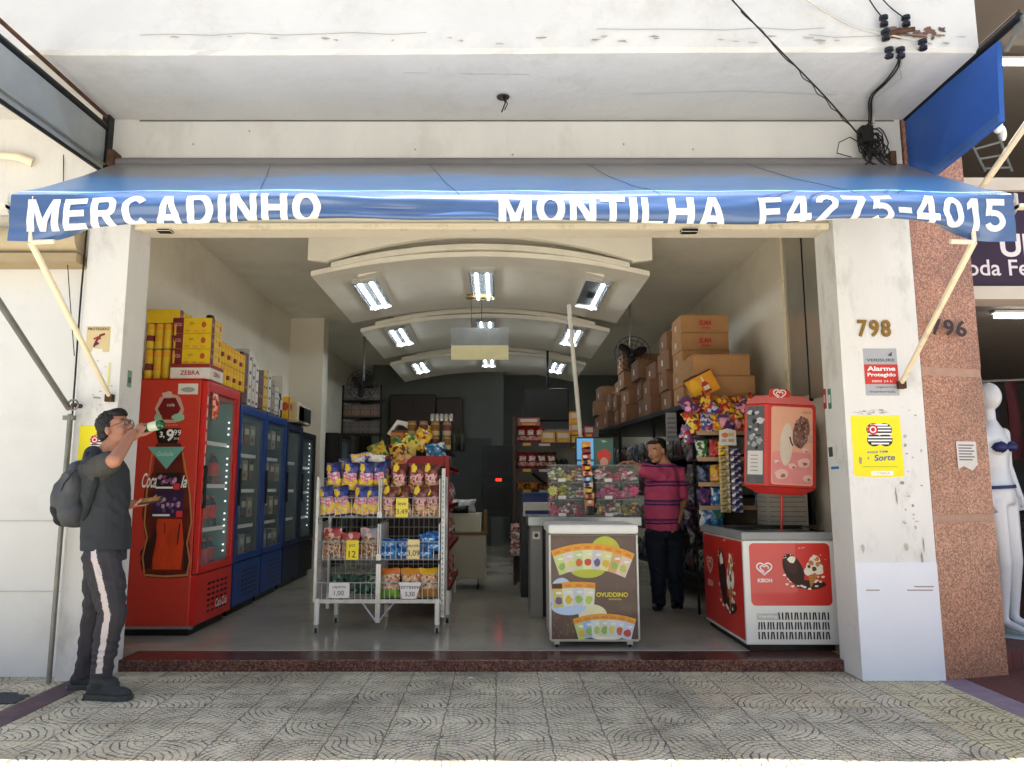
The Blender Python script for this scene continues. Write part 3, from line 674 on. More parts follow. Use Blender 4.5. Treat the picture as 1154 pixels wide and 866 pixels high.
def f_puff(u, v):
    if v < .1: return NAVY
    if (u - .24) ** 2 + ((v - .8) * 1.2) ** 2 < .03: return YEL
    if v < .42 + .05 * math.sin(u * 9): return patch_film([YEL, h('f0d860'), PINK, h('d8a828'), YEL], 55)
    if v < .64 and .1 < u < .92: return patch_film([PINK, h('e9d0d8'), PINK, h('c86a90')], 60)
    return patch_film([NAVY, h('2c3880'), NAVY, h('4a54a0'), h('1c2458'), NAVY], 30)
def f_brown(u, v):
    if (u - .24) ** 2 + ((v - .84) * 1.1) ** 2 < .025: return YEL
    if v < .36 + .04 * math.sin(u * 8): return patch_film([h('c79a72'), h('d8b088'), BRN, h('b8845c')], 55)
    if v < .66 and .1 < u < .92: return patch_film([h('d59a9c'), h('e0b4b0'), MAR, h('d59a9c')], 60)
    return patch_film([BRN, h('4a2a20'), MAR, h('80503c')], 34)
def f_cookie(top):
    def f(u, v):
        if v > .68: return patch_film([top, top, h('e0b0a8'), top], 30)
        return patch_film([h('b98f68'), h('8a5a42'), h('d8c2a8'), h('c09a78'), h('6a4434')], 75)
    return f
def f_blue(u, v):
    if .3 < v < .6 and .15 < u < .85: return patch_film([h('d8e4ee'), h('2f7fc8'), h('5aa0d8')], 70)
    return patch_film([h('2f7fc8'), h('1c4f96'), h('2f7fc8'), h('3a8ad0')], 30)
def f_chip(top, bot):
    def f(u, v):
        if v > .78: return top
        if v < .3: return bot
        return patch_film([h('c8925a'), h('e2c090'), h('a8402a'), WHT, h('d8a878')], 60)
    return f
def f_mix(cols, s=0, n=6, m_=8):
    m = patch_film(list(cols), 34 if n > 5 else 26, s * .37)
    def f(u, v): return m
    return f
def f_label(base, lab, mark):
    def f(u, v):
        if .18 < v < .42: return lab if noisep(int(u * 8), int(v * 14), 1) > .25 else base
        if .5 < v < .8 and .15 < u < .85: return mark if noisep(int(u * 7), int(v * 12), 2) > .4 else lab
        return base
    return f
POOL = {}
def place(key, make, loc, label, cat, rz=0.0, group=None, scale=None, rot=None, name=None):
    """the first time the object itself, afterwards a copy sharing its mesh"""
    if key not in POOL:
        o = make(); POOL[key] = o; o.location = loc; o.rotation_euler = rot if rot else (0, 0, rz); tag(o, label, cat, group)
        if scale: o.scale = scale if isinstance(scale, (tuple, list)) else (scale,) * 3
        return o
    c = dup(POOL[key], loc, label, rz, group, scale, rot); tag(c, label, cat, group)
    if not scale: c.scale = (1, 1, 1)
    return c
def mk_bag(nm, w, hh, d, fn, seed=0, nu=12, nv=14): return lambda: bag(w, hh, d, fn, nu, nv, seed).build(nm, smooth=True)
def carton(nm, w, d, hh, base, fn=None, bev=.003):
    """printed box: front (-y) and right (+x) and left faces carry a printed pattern of small patches"""
    def f():
        b = MB(); b.box(-w / 2, w / 2, -d / 2, d / 2, 0, hh, card(base))
        if fn:
            for (F, ww) in ((FR(-w / 2, -d / 2, 0), w), (FX(w / 2, -d / 2, 0), d), (FXn(-w / 2, d / 2, 0), d)): fn(b, F, ww, hh)
        return b.build(nm)
    return f

# ------------------------------------------------------------------ coolers along the left wall
M_RED = mat('red_cooler_paint', (.76, .23, .17), rough=.35, var=.07, vs=2, dirt=(.5, .12, .1), damt=.4, ds=2)
M_REDF = mat('red_door_frame', (.78, .15, .13), rough=.3, var=.06)
M_BLUEP = mat('blue_cooler_paint', (.07, .24, .52), rough=.35, var=.1, vs=4)
M_DKBLUE = mat('dark_blue_paint', (.07, .12, .26), rough=.4, var=.15)
M_INNER = mat('cooler_lining', (.42, .55, .55), rough=.4, var=.05)
M_DKIN = mat('dark_cooler_lining', (.30, .33, .33), rough=.5, var=.08)
M_REFDOT = mat('reflection_dots', (1, 1, 1), emis=(.95, 1, 1), estr=.4)  # glowing dots standing in for price strip reflections in the door
def cooler(label, y0, w, xf, hh, mb, mfr, minn, rz=0.0, group=None, grille_slots=True, refl_dots=True, depth=.66, open_front=True):
    t = thing('drinks_cooler', label, 'cooler', (xf, y0, .08), rz, group)
    D = depth; zb = .48
    b = MB(); b.box(-D, -.05, 0, .03, .07, hh, mb); b.box(-D, -.05, w - .03, w, .07, hh, mb); b.box(-D, -.05, .03, w - .03, hh - .12, hh, mb)
    b.box(-D, -.05, .03, w - .03, .07, zb - .06, mb); b.box(-D, -D + .03, .03, w - .03, zb - .06, hh - .12, mb); b.build('cabinet', t, bevel=.008)
    b = MB(); b.box(-D + .03, -D + .04, .03, w - .03, zb - .06, hh - .12, minn); b.box(-D + .04, -.06, .03, .04, zb - .06, hh - .12, minn); b.box(-D + .04, -.06, w - .04, w - .03, zb - .06, hh - .12, minn)
    b.build('lining', t)
    for k in range(4):
        z = zb - .055 + (hh - zb - .1) * k / 4
        b = MB(); b.box(-D + .045, -.09, .045, w - .045, z, z + .012, M_WIRE if k else minn); b.box(-.092, -.088, .045, w - .045, z, z + .035, M_WHITE); b.build('shelf', t)


    b = MB(); fw = .06
    b.box(-.045, 0, .004, fw, zb, hh - .01, mfr); b.box(-.045, 0, w - fw, w - .004, zb, hh - .01, mfr); b.box(-.045, 0, fw, w - fw, zb, zb + fw, mfr); b.box(-.045, 0, fw, w - fw, hh - .09, hh - .01, mfr)
    dr = b.build('door_frame', t, bevel=.006)
    b = MB(); b.box(-.03, -.022, fw, w - fw, zb + fw, hh - .09, M_GLASS); b.build('glass', dr)
    b = MB(); b.box(0, .022, .015, .045, 1.0, 1.35, M_BLACK); b.build('handle', dr, bevel=.004)
    b = MB(); b.box(-.05, -.004, .004, w - .004, .08, zb - .01, mfr)
    if grille_slots:
        for r_ in range(6):
            for c_ in range(5):
                yy = w * .3 + c_ * w * .12; zz = .14 + r_ * .045; b.rect(FX(-.004, 0, 0), yy, yy + w * .085, zz, zz + .02, M_BLACK, .001, r=.008)
    b.build('grille', t, bevel=.0)
    b = MB(); b.box(-D + .05, -.06, .03, w - .03, .0, .07, M_BLACK); b.build('plinth', t)
    if refl_dots:
        b = MB()
        for k in [q for q in range(22) if noisep(q, y0) > .25]: b.box(-.075, -.065, w - .085, w - .065, zb + .12 + k * .055, zb + .135 + k * .055, M_REFDOT)
        b.build('dot_reflections', t)
    return t
rc = cooler('red upright cola cooler with a big bottle print on its side, first by the entrance', 6.10, .80, -2.42, 2.06, M_RED, M_REDF, M_INNER)
# prints on the street side of the red cooler
b = MB(); F = FR(0, -.001, 0)
def L6(u, v): q = PX(u, v, 6.10); return (q.x + 2.42, q.z - .08)
K = ink((.05, .04, .04)); W_ = ink((.93, .93, .92)); 
def pl(pts, m, k): b.poly(F, [L6(*p) for p in pts], m, k)
GLOW = mat('cola_print_glow', (.78, .25, .10), rough=.35, var=.35, vs=6, dirt=(.35, .10, .05), damt=.8, ds=9, coat=.3, stretch=(1, 1, .35)); BRO = mat('cola_print_dark', (.36, .11, .07), rough=.35, var=.55, vs=7, coat=.3); BRO2 = ink((.20, .06, .05)); GLD_ = ink((.72, .50, .28))
pl([(176, 500), (204, 500), (207, 530), (214, 552), (217, 585), (212, 615), (214, 634), (211, 648), (163, 649), (158, 634), (164, 610), (160, 580), (163, 552), (173, 530)], BRO, .001)
pl([(178, 585), (205, 585), (207, 612), (204, 642), (172, 642), (172, 612)], GLOW, .002)
pl([(158, 622), (172, 604), (176, 590), (177, 606), (170, 640), (160, 643)], BRO2, .003)
pl([(209, 596), (214, 616), (213, 644), (208, 644), (207, 618)], BRO2, .003)
for (q, w_) in (([(172, 510), (166, 552), (163, 590), (166, 606), (161, 628), (163, 646)], .012), ([(206, 510), (214, 555), (216, 588), (211, 612), (214, 632), (211, 647)], .012), ([(163, 648), (185, 650), (212, 648)], .016)):
    b.stroke(F, [L6(*p) for p in q], w_, GLD_, .004)
b.stroke(F, [L6(*p) for p in [(186, 590), (186, 602)]], .008, BRO2, .004); b.stroke(F, [L6(*p) for p in [(203, 590), (200, 614)]], .01, BRO2, .004)
b.stroke(F, [L6(*p) for p in [(165, 650), (190, 651.5), (212, 650)]], .006, K, .005)
# badge with an oval frame of leaves
c = L6(191, 461); b.disc(F, c[0], c[1], .115, .125, ink((.78, .62, .58)), .002, jit=.12); b.disc(F, c[0], c[1], .095, .105, ink((.45, .06, .09)), .003, n=6)
b.disc(F, c[0] - .02, c[1] + .115, .045, .03, ink((.82, .7, .66)), .003, jit=.3); b.disc(F, c[0] + .08, c[1] - .07, .05, .035, ink((.55, .75, .62)), .004, jit=.3); b.disc(F, c[0] - .09, c[1] - .07, .03, .03, ink((.55, .75, .62)), .004, jit=.3)
b.text(F, 'cola', c[0] - .02, c[1] + .02, .028, W_, k=.005); b.text(F, 'gelada', c[0] - .08, c[1] - .145, .02, ink((.85, .6, .5)), w=.16, k=.004)
# price plate
pl([(175, 483), (204, 483), (200, 500), (179, 500)], K, .006)
q = L6(180, 497); b.text(F, '3,', q[0], q[1] + .02, .055, W_, k=.008, bold=.03); b.text(F, '9', q[0] + .055, q[1] - .005, .1, W_, k=.008, bold=.03); b.text(F, '99', q[0] + .115, q[1] + .045, .045, W_, k=.008); b.text(F, 'lata', q[0] + .12, q[1] + .01, .022, W_, k=.008)
pl([(167, 504), (209, 504), (188, 529)], ink((.42, .68, .62)), .009); q = L6(178, 514); b.text(F, 'Gelada', q[0], q[1], .035, ink((.75, .88, .84)), w=.13, k=.011, shear=.2)
q = L6(160, 550); b.text(F, 'Coca', q[0], q[1], .12, W_, w=.12, k=.008, bold=.015, shear=.35); q = L6(204, 550); b.text(F, 'la', q[0], q[1], .10, W_, w=.05, k=.008, bold=.015, shear=.35)
for (u0, u1, v0, v1, c1, c2) in ((176, 203, 533, 552, (.08, .06, .08), (.55, .25, .45)), (173, 206, 553, 583, (.20, .11, .24), (.42, .28, .55))):
    x0, z1 = L6(u0, v0); x1, z0 = L6(u1, v1); b.rect(F, x0, x1, z0, z1, ink(c1), .007)
    rr = random.Random(u0)
    for k in range(14): b.disc(F, x0 + .03 + rr.random() * (x1 - x0 - .06), z0 + .05 + rr.random() * (z1 - z0 - .08), .016, .016, ink(c2) if k % 2 else ink((.75, .6, .7)), .008 + .0002 * k, n=6, jit=.6)
    b.rect(F, x0 + .01, x0 + .15, z0 + .008, z0 + .024, W_, .012); b.rect(F, x1 - .05, x1, z0, z0 + .05, ink((.85, .2, .25)), .013)
x0, z1 = L6(203, 427 + 5); b.rect(F, -.24, -.075, 1.955 - .02, 2.045 - .02, ink((.85, .84, .8)), .003); b.disc(F, -.157, 1.975, .055, .022, ink((.6, .6, .6)), .004, jit=.2)
b.build('side_print', rc)
b = MB(); q = 0; b.text(FX(0.0, .0, 0), 'Coca-Cola', .42, .16, .07, W_, w=.26, k=.003, bold=.01, shear=.35); 
for k in range(9): b.rect(FX(-.0, 0, 0), .012, .03, 1.05 + k * .1, 1.12 + k * .1, W_, .003)
b.build('door_print', rc)
b = MB(); b.box(-.6, -.02, -.004, .03, .055, .075, M_STEEL); b.build('kick_rail', rc)
b = MB(); b.box(-.66, -.02, -.0, .8, 2.062, 2.068, M_REDF); b.build('top_panel', rc)

cooler('glass door cooler with bright blue frame, next to the red cola cooler', 7.02, .84, -2.45, 1.97, M_BLUEP, M_BLUEP, M_DKIN, rz=R(1), refl_dots=False, group='blue framed coolers')
cooler('glass door cooler with bright blue frame, second one behind the red cooler', 7.92, .84, -2.48, 1.97, M_BLUEP, M_BLUEP, M_DKIN, rz=R(1.5), refl_dots=False, group='blue framed coolers')
cooler('dark blue upright cooler just behind the two bright blue coolers', 8.84, .72, -2.52, 1.95, M_DKBLUE, M_DKBLUE, M_DKIN, refl_dots=False, group='dark coolers at the left wall')
cooler('dark upright cooler with a cream box on top, near the inner column', 9.60, .72, -2.54, 1.9, M_BLACK, M_DARK, M_DKIN, group='dark coolers at the left wall')
cooler('black upright cooler standing deepest in the row, past the inner column', 11.3, .8, -2.40, 2.0, M_BLACK, M_BLACK, M_DKIN, refl_dots=False, group='dark coolers at the left wall')
# bottles in the red cooler and packs in the blue ones
def bottle(nm, r, hh, cl, cc, cap):
    def f():
        b = MB(); b.lathe([(r * .8, 0), (r, .01), (r, hh * .3), (r * .92, hh * .33), (r * .92, hh * .58), (r, hh * .62), (r * .9, hh * .72), (r * .42, hh * .88), (r * .38, hh * .93), (r * .42, hh * .93), (r * .42, hh)], (0, 0, 0), [cc, cc, cc, cl, cl, cl, cc, cc, cc, cap], n=14); return b.build(nm, smooth=True)
    return f
COLA = mat('cola_liquid', (.07, .03, .03), rough=.12, var=.05, spec=.7); LABR = card((.75, .1, .12)); CAPR = card((.75, .1, .1))
for si, z in enumerate((.505, .88, 1.255)):
    for k in range(5):
        if si == 2 and k in (1, 2, 3): continue
        place('cola', bottle('cola_bottle', .052, .3, LABR, COLA, CAPR), (-2.42 - .18 - .0, 6.2 + k * .145, z), 'dark cola bottle with red label, on the %s shelf inside the red cooler' % ['lowest', 'second', 'third'][si], 'bottle', group='cola bottles inside the red cooler, %s shelf' % ['lowest', 'second', 'third'][si])
place('orangebag', mk_bag('hanging_toy_pack', .12, .22, .05, f_mix([h('d8662a'), h('e89a7a'), RED], 3)), (-2.40, 6.24, 1.82), 'small orange pack taped up inside the red cooler door', 'pack', rz=R(90))
for ci, y0 in enumerate((7.02, 7.92)):
    for si, z in enumerate((.505, .87, 1.24, 1.60)):
        for k in range(4):
            cc = [(.55, .5, .4), (.35, .22, .15), (.5, .52, .5), (.2, .25, .3)][(k + si + ci) % 4]
            place('pk%d' % ((k + si + ci) % 4), carton('cooler_pack', .15, .2, .2, cc, lambda b, F, w, hh: (b.rect(F, w * .1, w * .9, hh * .5, hh * .8, card((.7, .68, .6)), .001), b.rect(F, w * .1, w * .6, hh * .15, hh * .35, card((.5, .2, .15)), .001))), (-2.66, y0 + .13 + k * .19, z + .083), 'chilled food pack on the %s shelf of the %s blue cooler' % (['lowest', 'second', 'third', 'top'][si], ['nearer', 'farther'][ci]), 'food pack', rz=R(90), group='chilled packs on the %s shelf of the %s blue cooler' % (['lowest', 'second', 'third', 'top'][si], ['nearer', 'farther'][ci]))

# ---- goods on top of the coolers
def pr_choc(b, F, w, hh):
    b.rect(F, 0, w * .28, 0, hh, card(MAR), .001); b.text(F, 'cacau', w * .03, hh * .45, hh * .22, card((.8, .6, .5)), w=w * .2, k=.002)
    b.text(F, 'po', w * .45, hh * .5, hh * .2, card(MAR), k=.002); b.disc(F, w * .8, hh * .55, hh * .18, hh * .2, card((.7, .3, .15)), .002, n=10)
    for k in range(3): b.rect(F, w * (.33 + .2 * k), w * (.45 + .2 * k), hh * .1, hh * .2, card((.85, .55, .2)), .002)
def pr_tall(b, F, w, hh):
    n = max(2, int(round(w / .07)))
    for k in range(n):
        if k: b.rect(F, w * k / n - .002, w * k / n + .002, 0, hh, card((.6, .45, .12)), .001)
        b.rect(F, w * (k + .12) / n, w * (k + .88) / n, hh * .62, hh * .82, card(MAR if k % 2 else ORG), .0015); b.disc(F, w * (k + .5) / n, hh * .3, w * .3 / n, hh * .12, card((.85, .7, .3)), .0015, n=10)
def pr_white(b, F, w, hh):
    b.rect(F, 0, w, hh * .75, hh, card((.55, .16, .14)), .001); b.text(F, 'ZEBRA', w * .25, hh * .25, hh * .3, card(RED), w=w * .5, k=.002, bold=.02)
def pr_milk(b, F, w, hh):
    n = max(1, int(round(w / .08)))
    for k in range(n):
        b.rect(F, w * k / n - .0015, w * k / n + .0015, 0, hh, card((.55, .53, .5)), .001)
        for j in range(4): b.rect(F, w * (k + .2) / n, w * (k + .8) / n, hh * (.05 + .25 * j), hh * (.11 + .25 * j), card([(.35, .3, .28), (.6, .45, .3), (.3, .32, .4)][j % 3]), .0012)
ZT = .08 + 2.07
def can_pack(nm, nx_, ny_, r, hh, tiers=1):
    def f():
        b = MB(); Yc = card((.84, .70, .16)); Bc_ = card(MAR); Gc = card((.70, .56, .20)); Oc = card((.86, .62, .14)); rr = random.Random(nx_ * 7 + ny_)
        for t in range(tiers):
            h1 = hh / tiers
            for i in range(nx_):
                for j in range(ny_):
                    prof = [(r * .9, 0), (r * .98, h1 * .03), (r * .98, h1 * .3), (r * .98, h1 * .52), (r * .98, h1 * .74), (r * .98, h1 * .92), (r * .9, h1 * .96), (r * .9, h1 * .99)]
                    ms = [Gc, Yc, [Bc_, Oc, Yc][(i + j) % 3], Yc, Oc, Yc, Gc]
                    b.lathe(prof, ((i - (nx_ - 1) / 2) * 2 * r + rr.uniform(-.002, .002), (j - (ny_ - 1) / 2) * 2 * r, t * h1), ms, n=12)
        return b.build(nm, smooth=True)
    return f
place('ylow', can_pack('canister_pack', 4, 4, .036, .26), (-2.85, 6.3, ZT), 'shrink wrapped yellow canister pack, lower left on the red cooler', 'grocery pack', group=None)
place('ylow', None, (-2.85, 6.3, ZT + .262), 'shrink wrapped yellow canister pack, middle left on the red cooler', 'grocery pack', scale=(1, 1, .85))
place('ych', carton('cocoa_pack', .33, .24, .115, (.86, .72, .10), pr_choc), (-2.85, 6.28, ZT + .485), 'small yellow and maroon cocoa pack topping the left pile above the red cooler', 'grocery pack', rz=R(180), scale=(.85, 1, 1))
place('zebra', carton('white_carton', .33, .30, .125, (.86, .85, .82), pr_white), (-2.49 - .09, 6.27, ZT), 'white carton with red lettering, bottom of the tall yellow pile on the red cooler', 'carton')
for k, nm in enumerate(('lowest', 'middle', 'topmost')):
    place('ych', None, (-2.50 - .10, 6.28, ZT + .127 + k * .135), 'yellow and maroon cocoa pack, %s of three stacked above the white carton' % nm, 'grocery pack', scale=(1, 1, 1.14))
b = MB(); b.lathe([(.03, 0), (.04, .01), (.03, .04), (.01, .045)], (0, 0, 0), M_BLACK); o = b.build('round_lid'); o.location = (-2.5, 6.28, ZT + .535); tag(o, 'small black lid lying on top of the yellow cocoa packs', 'lid')
for k in range(4):
    place('ytall', can_pack('tall_yellow_pack', 2, 4, .037, .38, 2), (-2.44 - .14, 6.50 + k * .158 - .0, ZT), 'tall yellow multipack on the red cooler, %s in the row going inwards' % ['first', 'second', 'third', 'fourth'][k], 'grocery pack', rz=R(90), scale=(1, 1, 1 - .02 * k))
ZB = .08 + 1.975
specs = [(.36, (.30, .16, .14), .42), (.6, (.80, .78, .74), .08), (.52, (.80, .78, .74), .08), (.46, (.78, .76, .72), .1)]
y = 7.06
rr = random.Random(3)
cols_ = [((.36, .22, .17), .50, .16, 'dark brown carton'), ((.80, .78, .74), .56, .10, 'white milk carton pack'), ((.77, .75, .72), .50, .10, 'white milk carton pack'), ((.82, .80, .76), .46, .10, 'white milk carton pack'), ((.33, .16, .20), .40, .14, 'maroon striped carton'), ((.80, .66, .2), .42, .14, 'yellow coffee pack'), ((.78, .76, .73), .44, .12, 'white carton with marks'), ((.55, .52, .48), .36, .12, 'greyish carton'), ((.76, .74, .70), .30, .14, 'low white carton')]
ordn = ['first', 'second', 'third', 'fourth', 'fifth', 'sixth', 'seventh', 'eighth', 'ninth']
for k, (cc, hh, ww, nm) in enumerate(cols_):
    o = carton('carton_pack', .26, ww - .008, hh, cc, pr_milk)(); o.location = (-2.60, y + ww / 2, ZB); tag(o, '%s on the blue coolers, %s of the row counting inwards' % (nm, ordn[k]), 'carton', 'cartons standing on the blue coolers'); y += ww + .01
y += .02
for k in range(5):
    o = place('bt%d' % (k % 2), bottle('sauce_bottle', .032, .28, card([(.85, .83, .8), (.2, .3, .2)][k % 2]), card([(.1, .12, .1), (.7, .68, .6)][k % 2]), card((.15, .15, .15))), (-2.56, y + .035 + k * .07, ZB), 'slim sauce bottle on the blue coolers, %s of five past the cartons' % ordn[k], 'bottle', group='sauce bottles on the blue coolers')
o = carton('yellow_box', .2, .14, .26, (.86, .68, .16), pr_choc)(); o.location = (-2.58, 8.76, ZB); tag(o, 'yellow and red box at the inner end of the blue coolers top', 'box')
o = carton('white_panel_box', .4, .1, .5, (.80, .78, .72), None)(); o.location = (-2.75, 8.72, ZB); tag(o, 'plain white flat box leaning behind the sauce bottles on the coolers', 'box')
b = MB(); b.box(-.2, .2, -.16, .16, 0, .26, mat('aged_cream_plastic', (.74, .69, .56), rough=.5)); b.box(-.2, .2, -.14, .5, .0, .24, M_BLACK); o = b.build('cream_appliance', bevel=.03); o.location = (-2.66, 9.2, .08 + 1.96); tag(o, 'old cream fronted appliance with dark casing on the dark cooler', 'appliance')

# ------------------------------------------------------------------ wire basket rack by the entrance
RX0, RX1, RY0, RY1 = -1.49, -.47, 6.22, 6.72; RXM = -.985
def zat(v, y=6.22): return PX(500, v, y).z
rk = thing('basket_rack', 'galvanised wire basket rack on casters with six baskets, in the middle of the entrance', 'basket rack', (-.98, 6.45, .08))
def wire_basket(x0, x1, zb, zl, zs):
    b = MB(); r = .0024; n = 4
    P = lambda *q: [Vector(p) for p in q]
    for z, rr_ in ((zb, .004), (zl, .0045)): b.tube(P((x0, RY0, z), (x1, RY0, z)), rr_, M_WIRE, 5)
    for x in (x0, x1):
        b.tube(P((x, RY0, zb), (x, RY1, zb)), .004, M_WIRE, 5); b.tube(P((x, RY0, zs), (x, RY1, zs + .02)), .004, M_WIRE, 5); b.tube(P((x, RY0, zb), (x, RY0, zs)), .005, M_WIRE, 5)
        for k in range(1, 4): b.tube(P((x, RY0, zb + (zs - zb) * k / 4), (x, RY1, zb + (zs - zb) * k / 4)), r, M_WIRE, n)
        for k in range(1, 12): yy = RY0 + (RY1 - RY0) * k / 12; b.tube(P((x, yy, zb), (x, yy, zs)), r, M_WIRE, n)
    nx_ = 11
    for k in range(1, nx_):
        xx = x0 + (x1 - x0) * k / nx_
        b.tube(P((xx, RY0, zl), (xx, RY0, zb), (xx, RY1, zb), (xx, RY1, zs + .03)), r, M_WIRE, n)
    for k in range(1, 5): yy = RY0 + (RY1 - RY0) * k / 5; b.tube(P((x0, yy, zb), (x1, yy, zb)), r, M_WIRE, n)
    for k in range(4): zz = zb + (zs + .03 - zb) * (k + 1) / 4; b.tube(P((x0, RY1, zz), (x1, RY1, zz)), r, M_WIRE, n)
    return b
tiers = [(zat(583), zat(561), zat(540)), (zat(631), zat(611), zat(591)), (zat(676), zat(657), zat(636))]
for (zb, zl, zs) in tiers:
    for (x0, x1) in ((RX0, RXM - .008), (RXM + .008, RX1 - .02)):
        put(wire_basket(x0, x1, zb, zl, zs), 'wire_basket', rk)
b = MB()
for x in (RX0 - .012, RX1 + .0):
    b.box(x - .012, x + .016, RY1 - .03, RY1 + .01, .2, zat(537), M_STEEL)
b.box(RX1 - .006, RX1 + .024, RY0 + .03, RY0 + .07, .2, zat(528), M_STEEL)
for k in range(26): b.rect(FR(RX1 - .012, RY0 + .03, 0),   .015, .022, .24 + k * .042, .258 + k * .042, M_DARK, .001, r=.004)
b.box(RX0 - .02, RX0 + .0, RY0 - .012, RY0 + .015, zat(676) - .02, zat(538), M_STEEL)
b.box(RXM - .02, RXM + .02, RY0 - .004, RY0 + .03, zat(702), zat(636), M_STEEL)
b.tube([(RXM - .015, RY0, zat(700)), (RXM - .14, RY0 + .02, zat(678))], .008, M_STEEL, 6); b.tube([(RXM + .015, RY0, zat(700)), (RXM + .14, RY0 + .02, zat(678))], .008, M_STEEL, 6)
for z in (zat(583), zat(631), zat(676)): b.box(RXM - .02, RXM + .02, RY0 - .006, RY0 + .01, z - .005, z + .045, M_STEEL)
b.box(RX0, RX1, RY1 - .02, RY1, .36, .39, M_STEEL)
b.box(RX0, RX1, RY0 - .008, RY0 + .02, zat(680), zat(676), M_STEEL)
put(b, 'frame', rk)
for (x, y) in ((RX0 + .01, RY0), (RX1 - .03, RY0), (RX0 + .07, RY1 - .03), (RX1 + .02, RY1 - .03)):
    b = MB(); b.tube([(x, y, .15), (x, y, zat(675))], .021, M_WHITE, 12); lg = put(b, 'leg', rk, smooth=True)
    b = MB(); b.tube([(x, y, .12), (x, y, .16)], .012, M_STEEL); b.box(x - .018, x - .012, y - .015, y + .02, .09, .14, M_STEEL); b.box(x + .012, x + .018, y - .015, y + .02, .09, .14, M_STEEL)
    b.tube([(x - .01, y + .005, .105), (x + .01, y + .005, .105)], .024, M_BLACK, 14); c_ = put(b, 'caster', rk)
def price_tag(x, y, z, w, hh, col, lines, lab, par, cut=False):
    b = MB(); F = FR(x - w / 2, y - .008, z); pts = [(0, 0), (w, 0), (w, hh), (0, hh)] if not cut else [(w * .15, 0), (w * .75, 0), (w, hh), (0, hh)]
    b.extr(F, pts, .001, ink(col, .7))
    for k, (s, hs) in enumerate(lines): b.text(F, s, w * .5, hh * (.62 if k == 0 else .12), hh * hs, ink((.12, .12, .15)), k=.002, align='c')
    put(b, 'price_tag', par, label=lab)
q = PX(453, 583, 6.21); price_tag(q.x, 6.21, q.z, .1, .155, (.93, .86, .35), [('leve', .2), ('3,49', .3)], 'yellow handwritten price tag on the upper right basket', rk)
q = PX(397, 631, 6.21); price_tag(q.x, 6.21, q.z, .1, .155, (.93, .84, .2), [('pct', .2), ('12', .34)], 'yellow handwritten price tag on the middle left basket', rk)
q = PX(466, 630, 6.21); price_tag(q.x, 6.21, q.z, .1, .155, (.92, .84, .62), [('biscoito', .16), ('3,09', .32)], 'cream handwritten price tag on the middle right basket', rk)
q = PX(382, 674, 6.21); price_tag(q.x, 6.21, q.z, .165, .12, (.90, .88, .87), [('salgadinho', .2), ('1,00', .36)], 'white handwritten price card on the lower left basket', rk)
q = PX(462, 675, 6.21); price_tag(q.x, 6.21, q.z, .185, .13, (.90, .88, .88), [('torresmo', .2), ('5,50', .3)], 'white price card cut to a wedge on the lower right basket', rk, cut=True)
# snack bags in the rack
zb = tiers[0][0] + .006
def rowbags(key, mk, xs, y, z, lab, cat, group, tilt=0.0, rowname=''):
    for i, x in enumerate(xs):
        place(key + str(i % 2), mk(i % 2), (x, y + random.uniform(-.01, .01), z), lab % (['leftmost', 'second', 'third', 'fourth', 'fifth', 'sixth', 'seventh'][i]), cat, group=group, rot=(R(tilt + random.uniform(-7, 5)), R(random.uniform(-10, 10)), R(random.uniform(-20, 20))))
mkp = lambda s: mk_bag('puffed_snack_bag', .14, .25, .09, f_puff, seed=s)
mkb = lambda s: mk_bag('snack_bag', .14, .25, .085, f_brown, seed=10 + s)
rowbags('puff', mkp, [-1.415, -1.295, -1.17, -1.06], 6.29, zb, 'navy bag of yellow puffed snacks, %s in the lower row of the rack', 'snack bag', 'navy puffed snack bags in the basket rack')
rowbags('puff', mkp, [-1.40, -1.275, -1.135, -1.01], 6.37, zb + .20, 'navy bag of yellow puffed snacks, %s in the upper row of the rack', 'snack bag', 'navy puffed snack bags in the basket rack')
rowbags('puff', mkp, [-1.32, -1.17, -1.03], 6.52, zb + .24, 'navy snack bag lying behind the upper row of the rack, %s of three', 'snack bag', 'navy puffed snack bags in the basket rack')
place('puff1', None, (-1.285, 6.42, zb + .475), 'single navy snack bag lying sideways on top of the rack pile', 'snack bag', group='navy puffed snack bags in the basket rack', rot=(R(-8), R(80), R(5)), scale=(.6, 1, .8))
rowbags('brn', mkb, [-.935, -.80, -.665, -.545], 6.29, zb, 'brown and pink snack bag, %s in the lower row of the right basket', 'snack bag', 'brown and pink snack bags in the basket rack')
rowbags('brn', mkb, [-.86, -.71, -.575], 6.38, zb + .19, 'brown and pink snack bag, %s in the upper row of the right basket', 'snack bag', 'brown and pink snack bags in the basket rack')
place('wh', mk_bag('white_packet', .15, .07, .06, f_mix([WHT, WHT, h('b8b8c0')], 2)), (-1.06, 6.44, zb + .45), 'flat white packet lying on the navy snack bags, right one', 'packet', rot=(0, R(8), 0)); place('wh', None, (-1.2, 6.40, zb + .44), 'flat white packet lying on the navy snack bags, left one', 'packet', rot=(0, R(-6), 0), scale=(.7, 1, .8))
zb = tiers[1][0] + .006
for i, (x, tc_) in enumerate(((-1.39, h('a83a36')), (-1.235, h('b0443c')), (-1.08, h('9a9aa4')))):
    o = mk_bag('cookie_bag', .155, .245 if i != 1 else .21, .08, f_cookie(tc_), seed=20 + i)(); o.location = (x, 6.30, zb); o.rotation_euler = (R(-3), 0, R(random.uniform(-6, 6))); tag(o, ['clear bag of cookies with red top, leftmost in the middle basket', 'lower red topped cookie bag behind the yellow tag', 'silver topped clear bag of cookies in the middle left basket'][i], 'cookie bag')
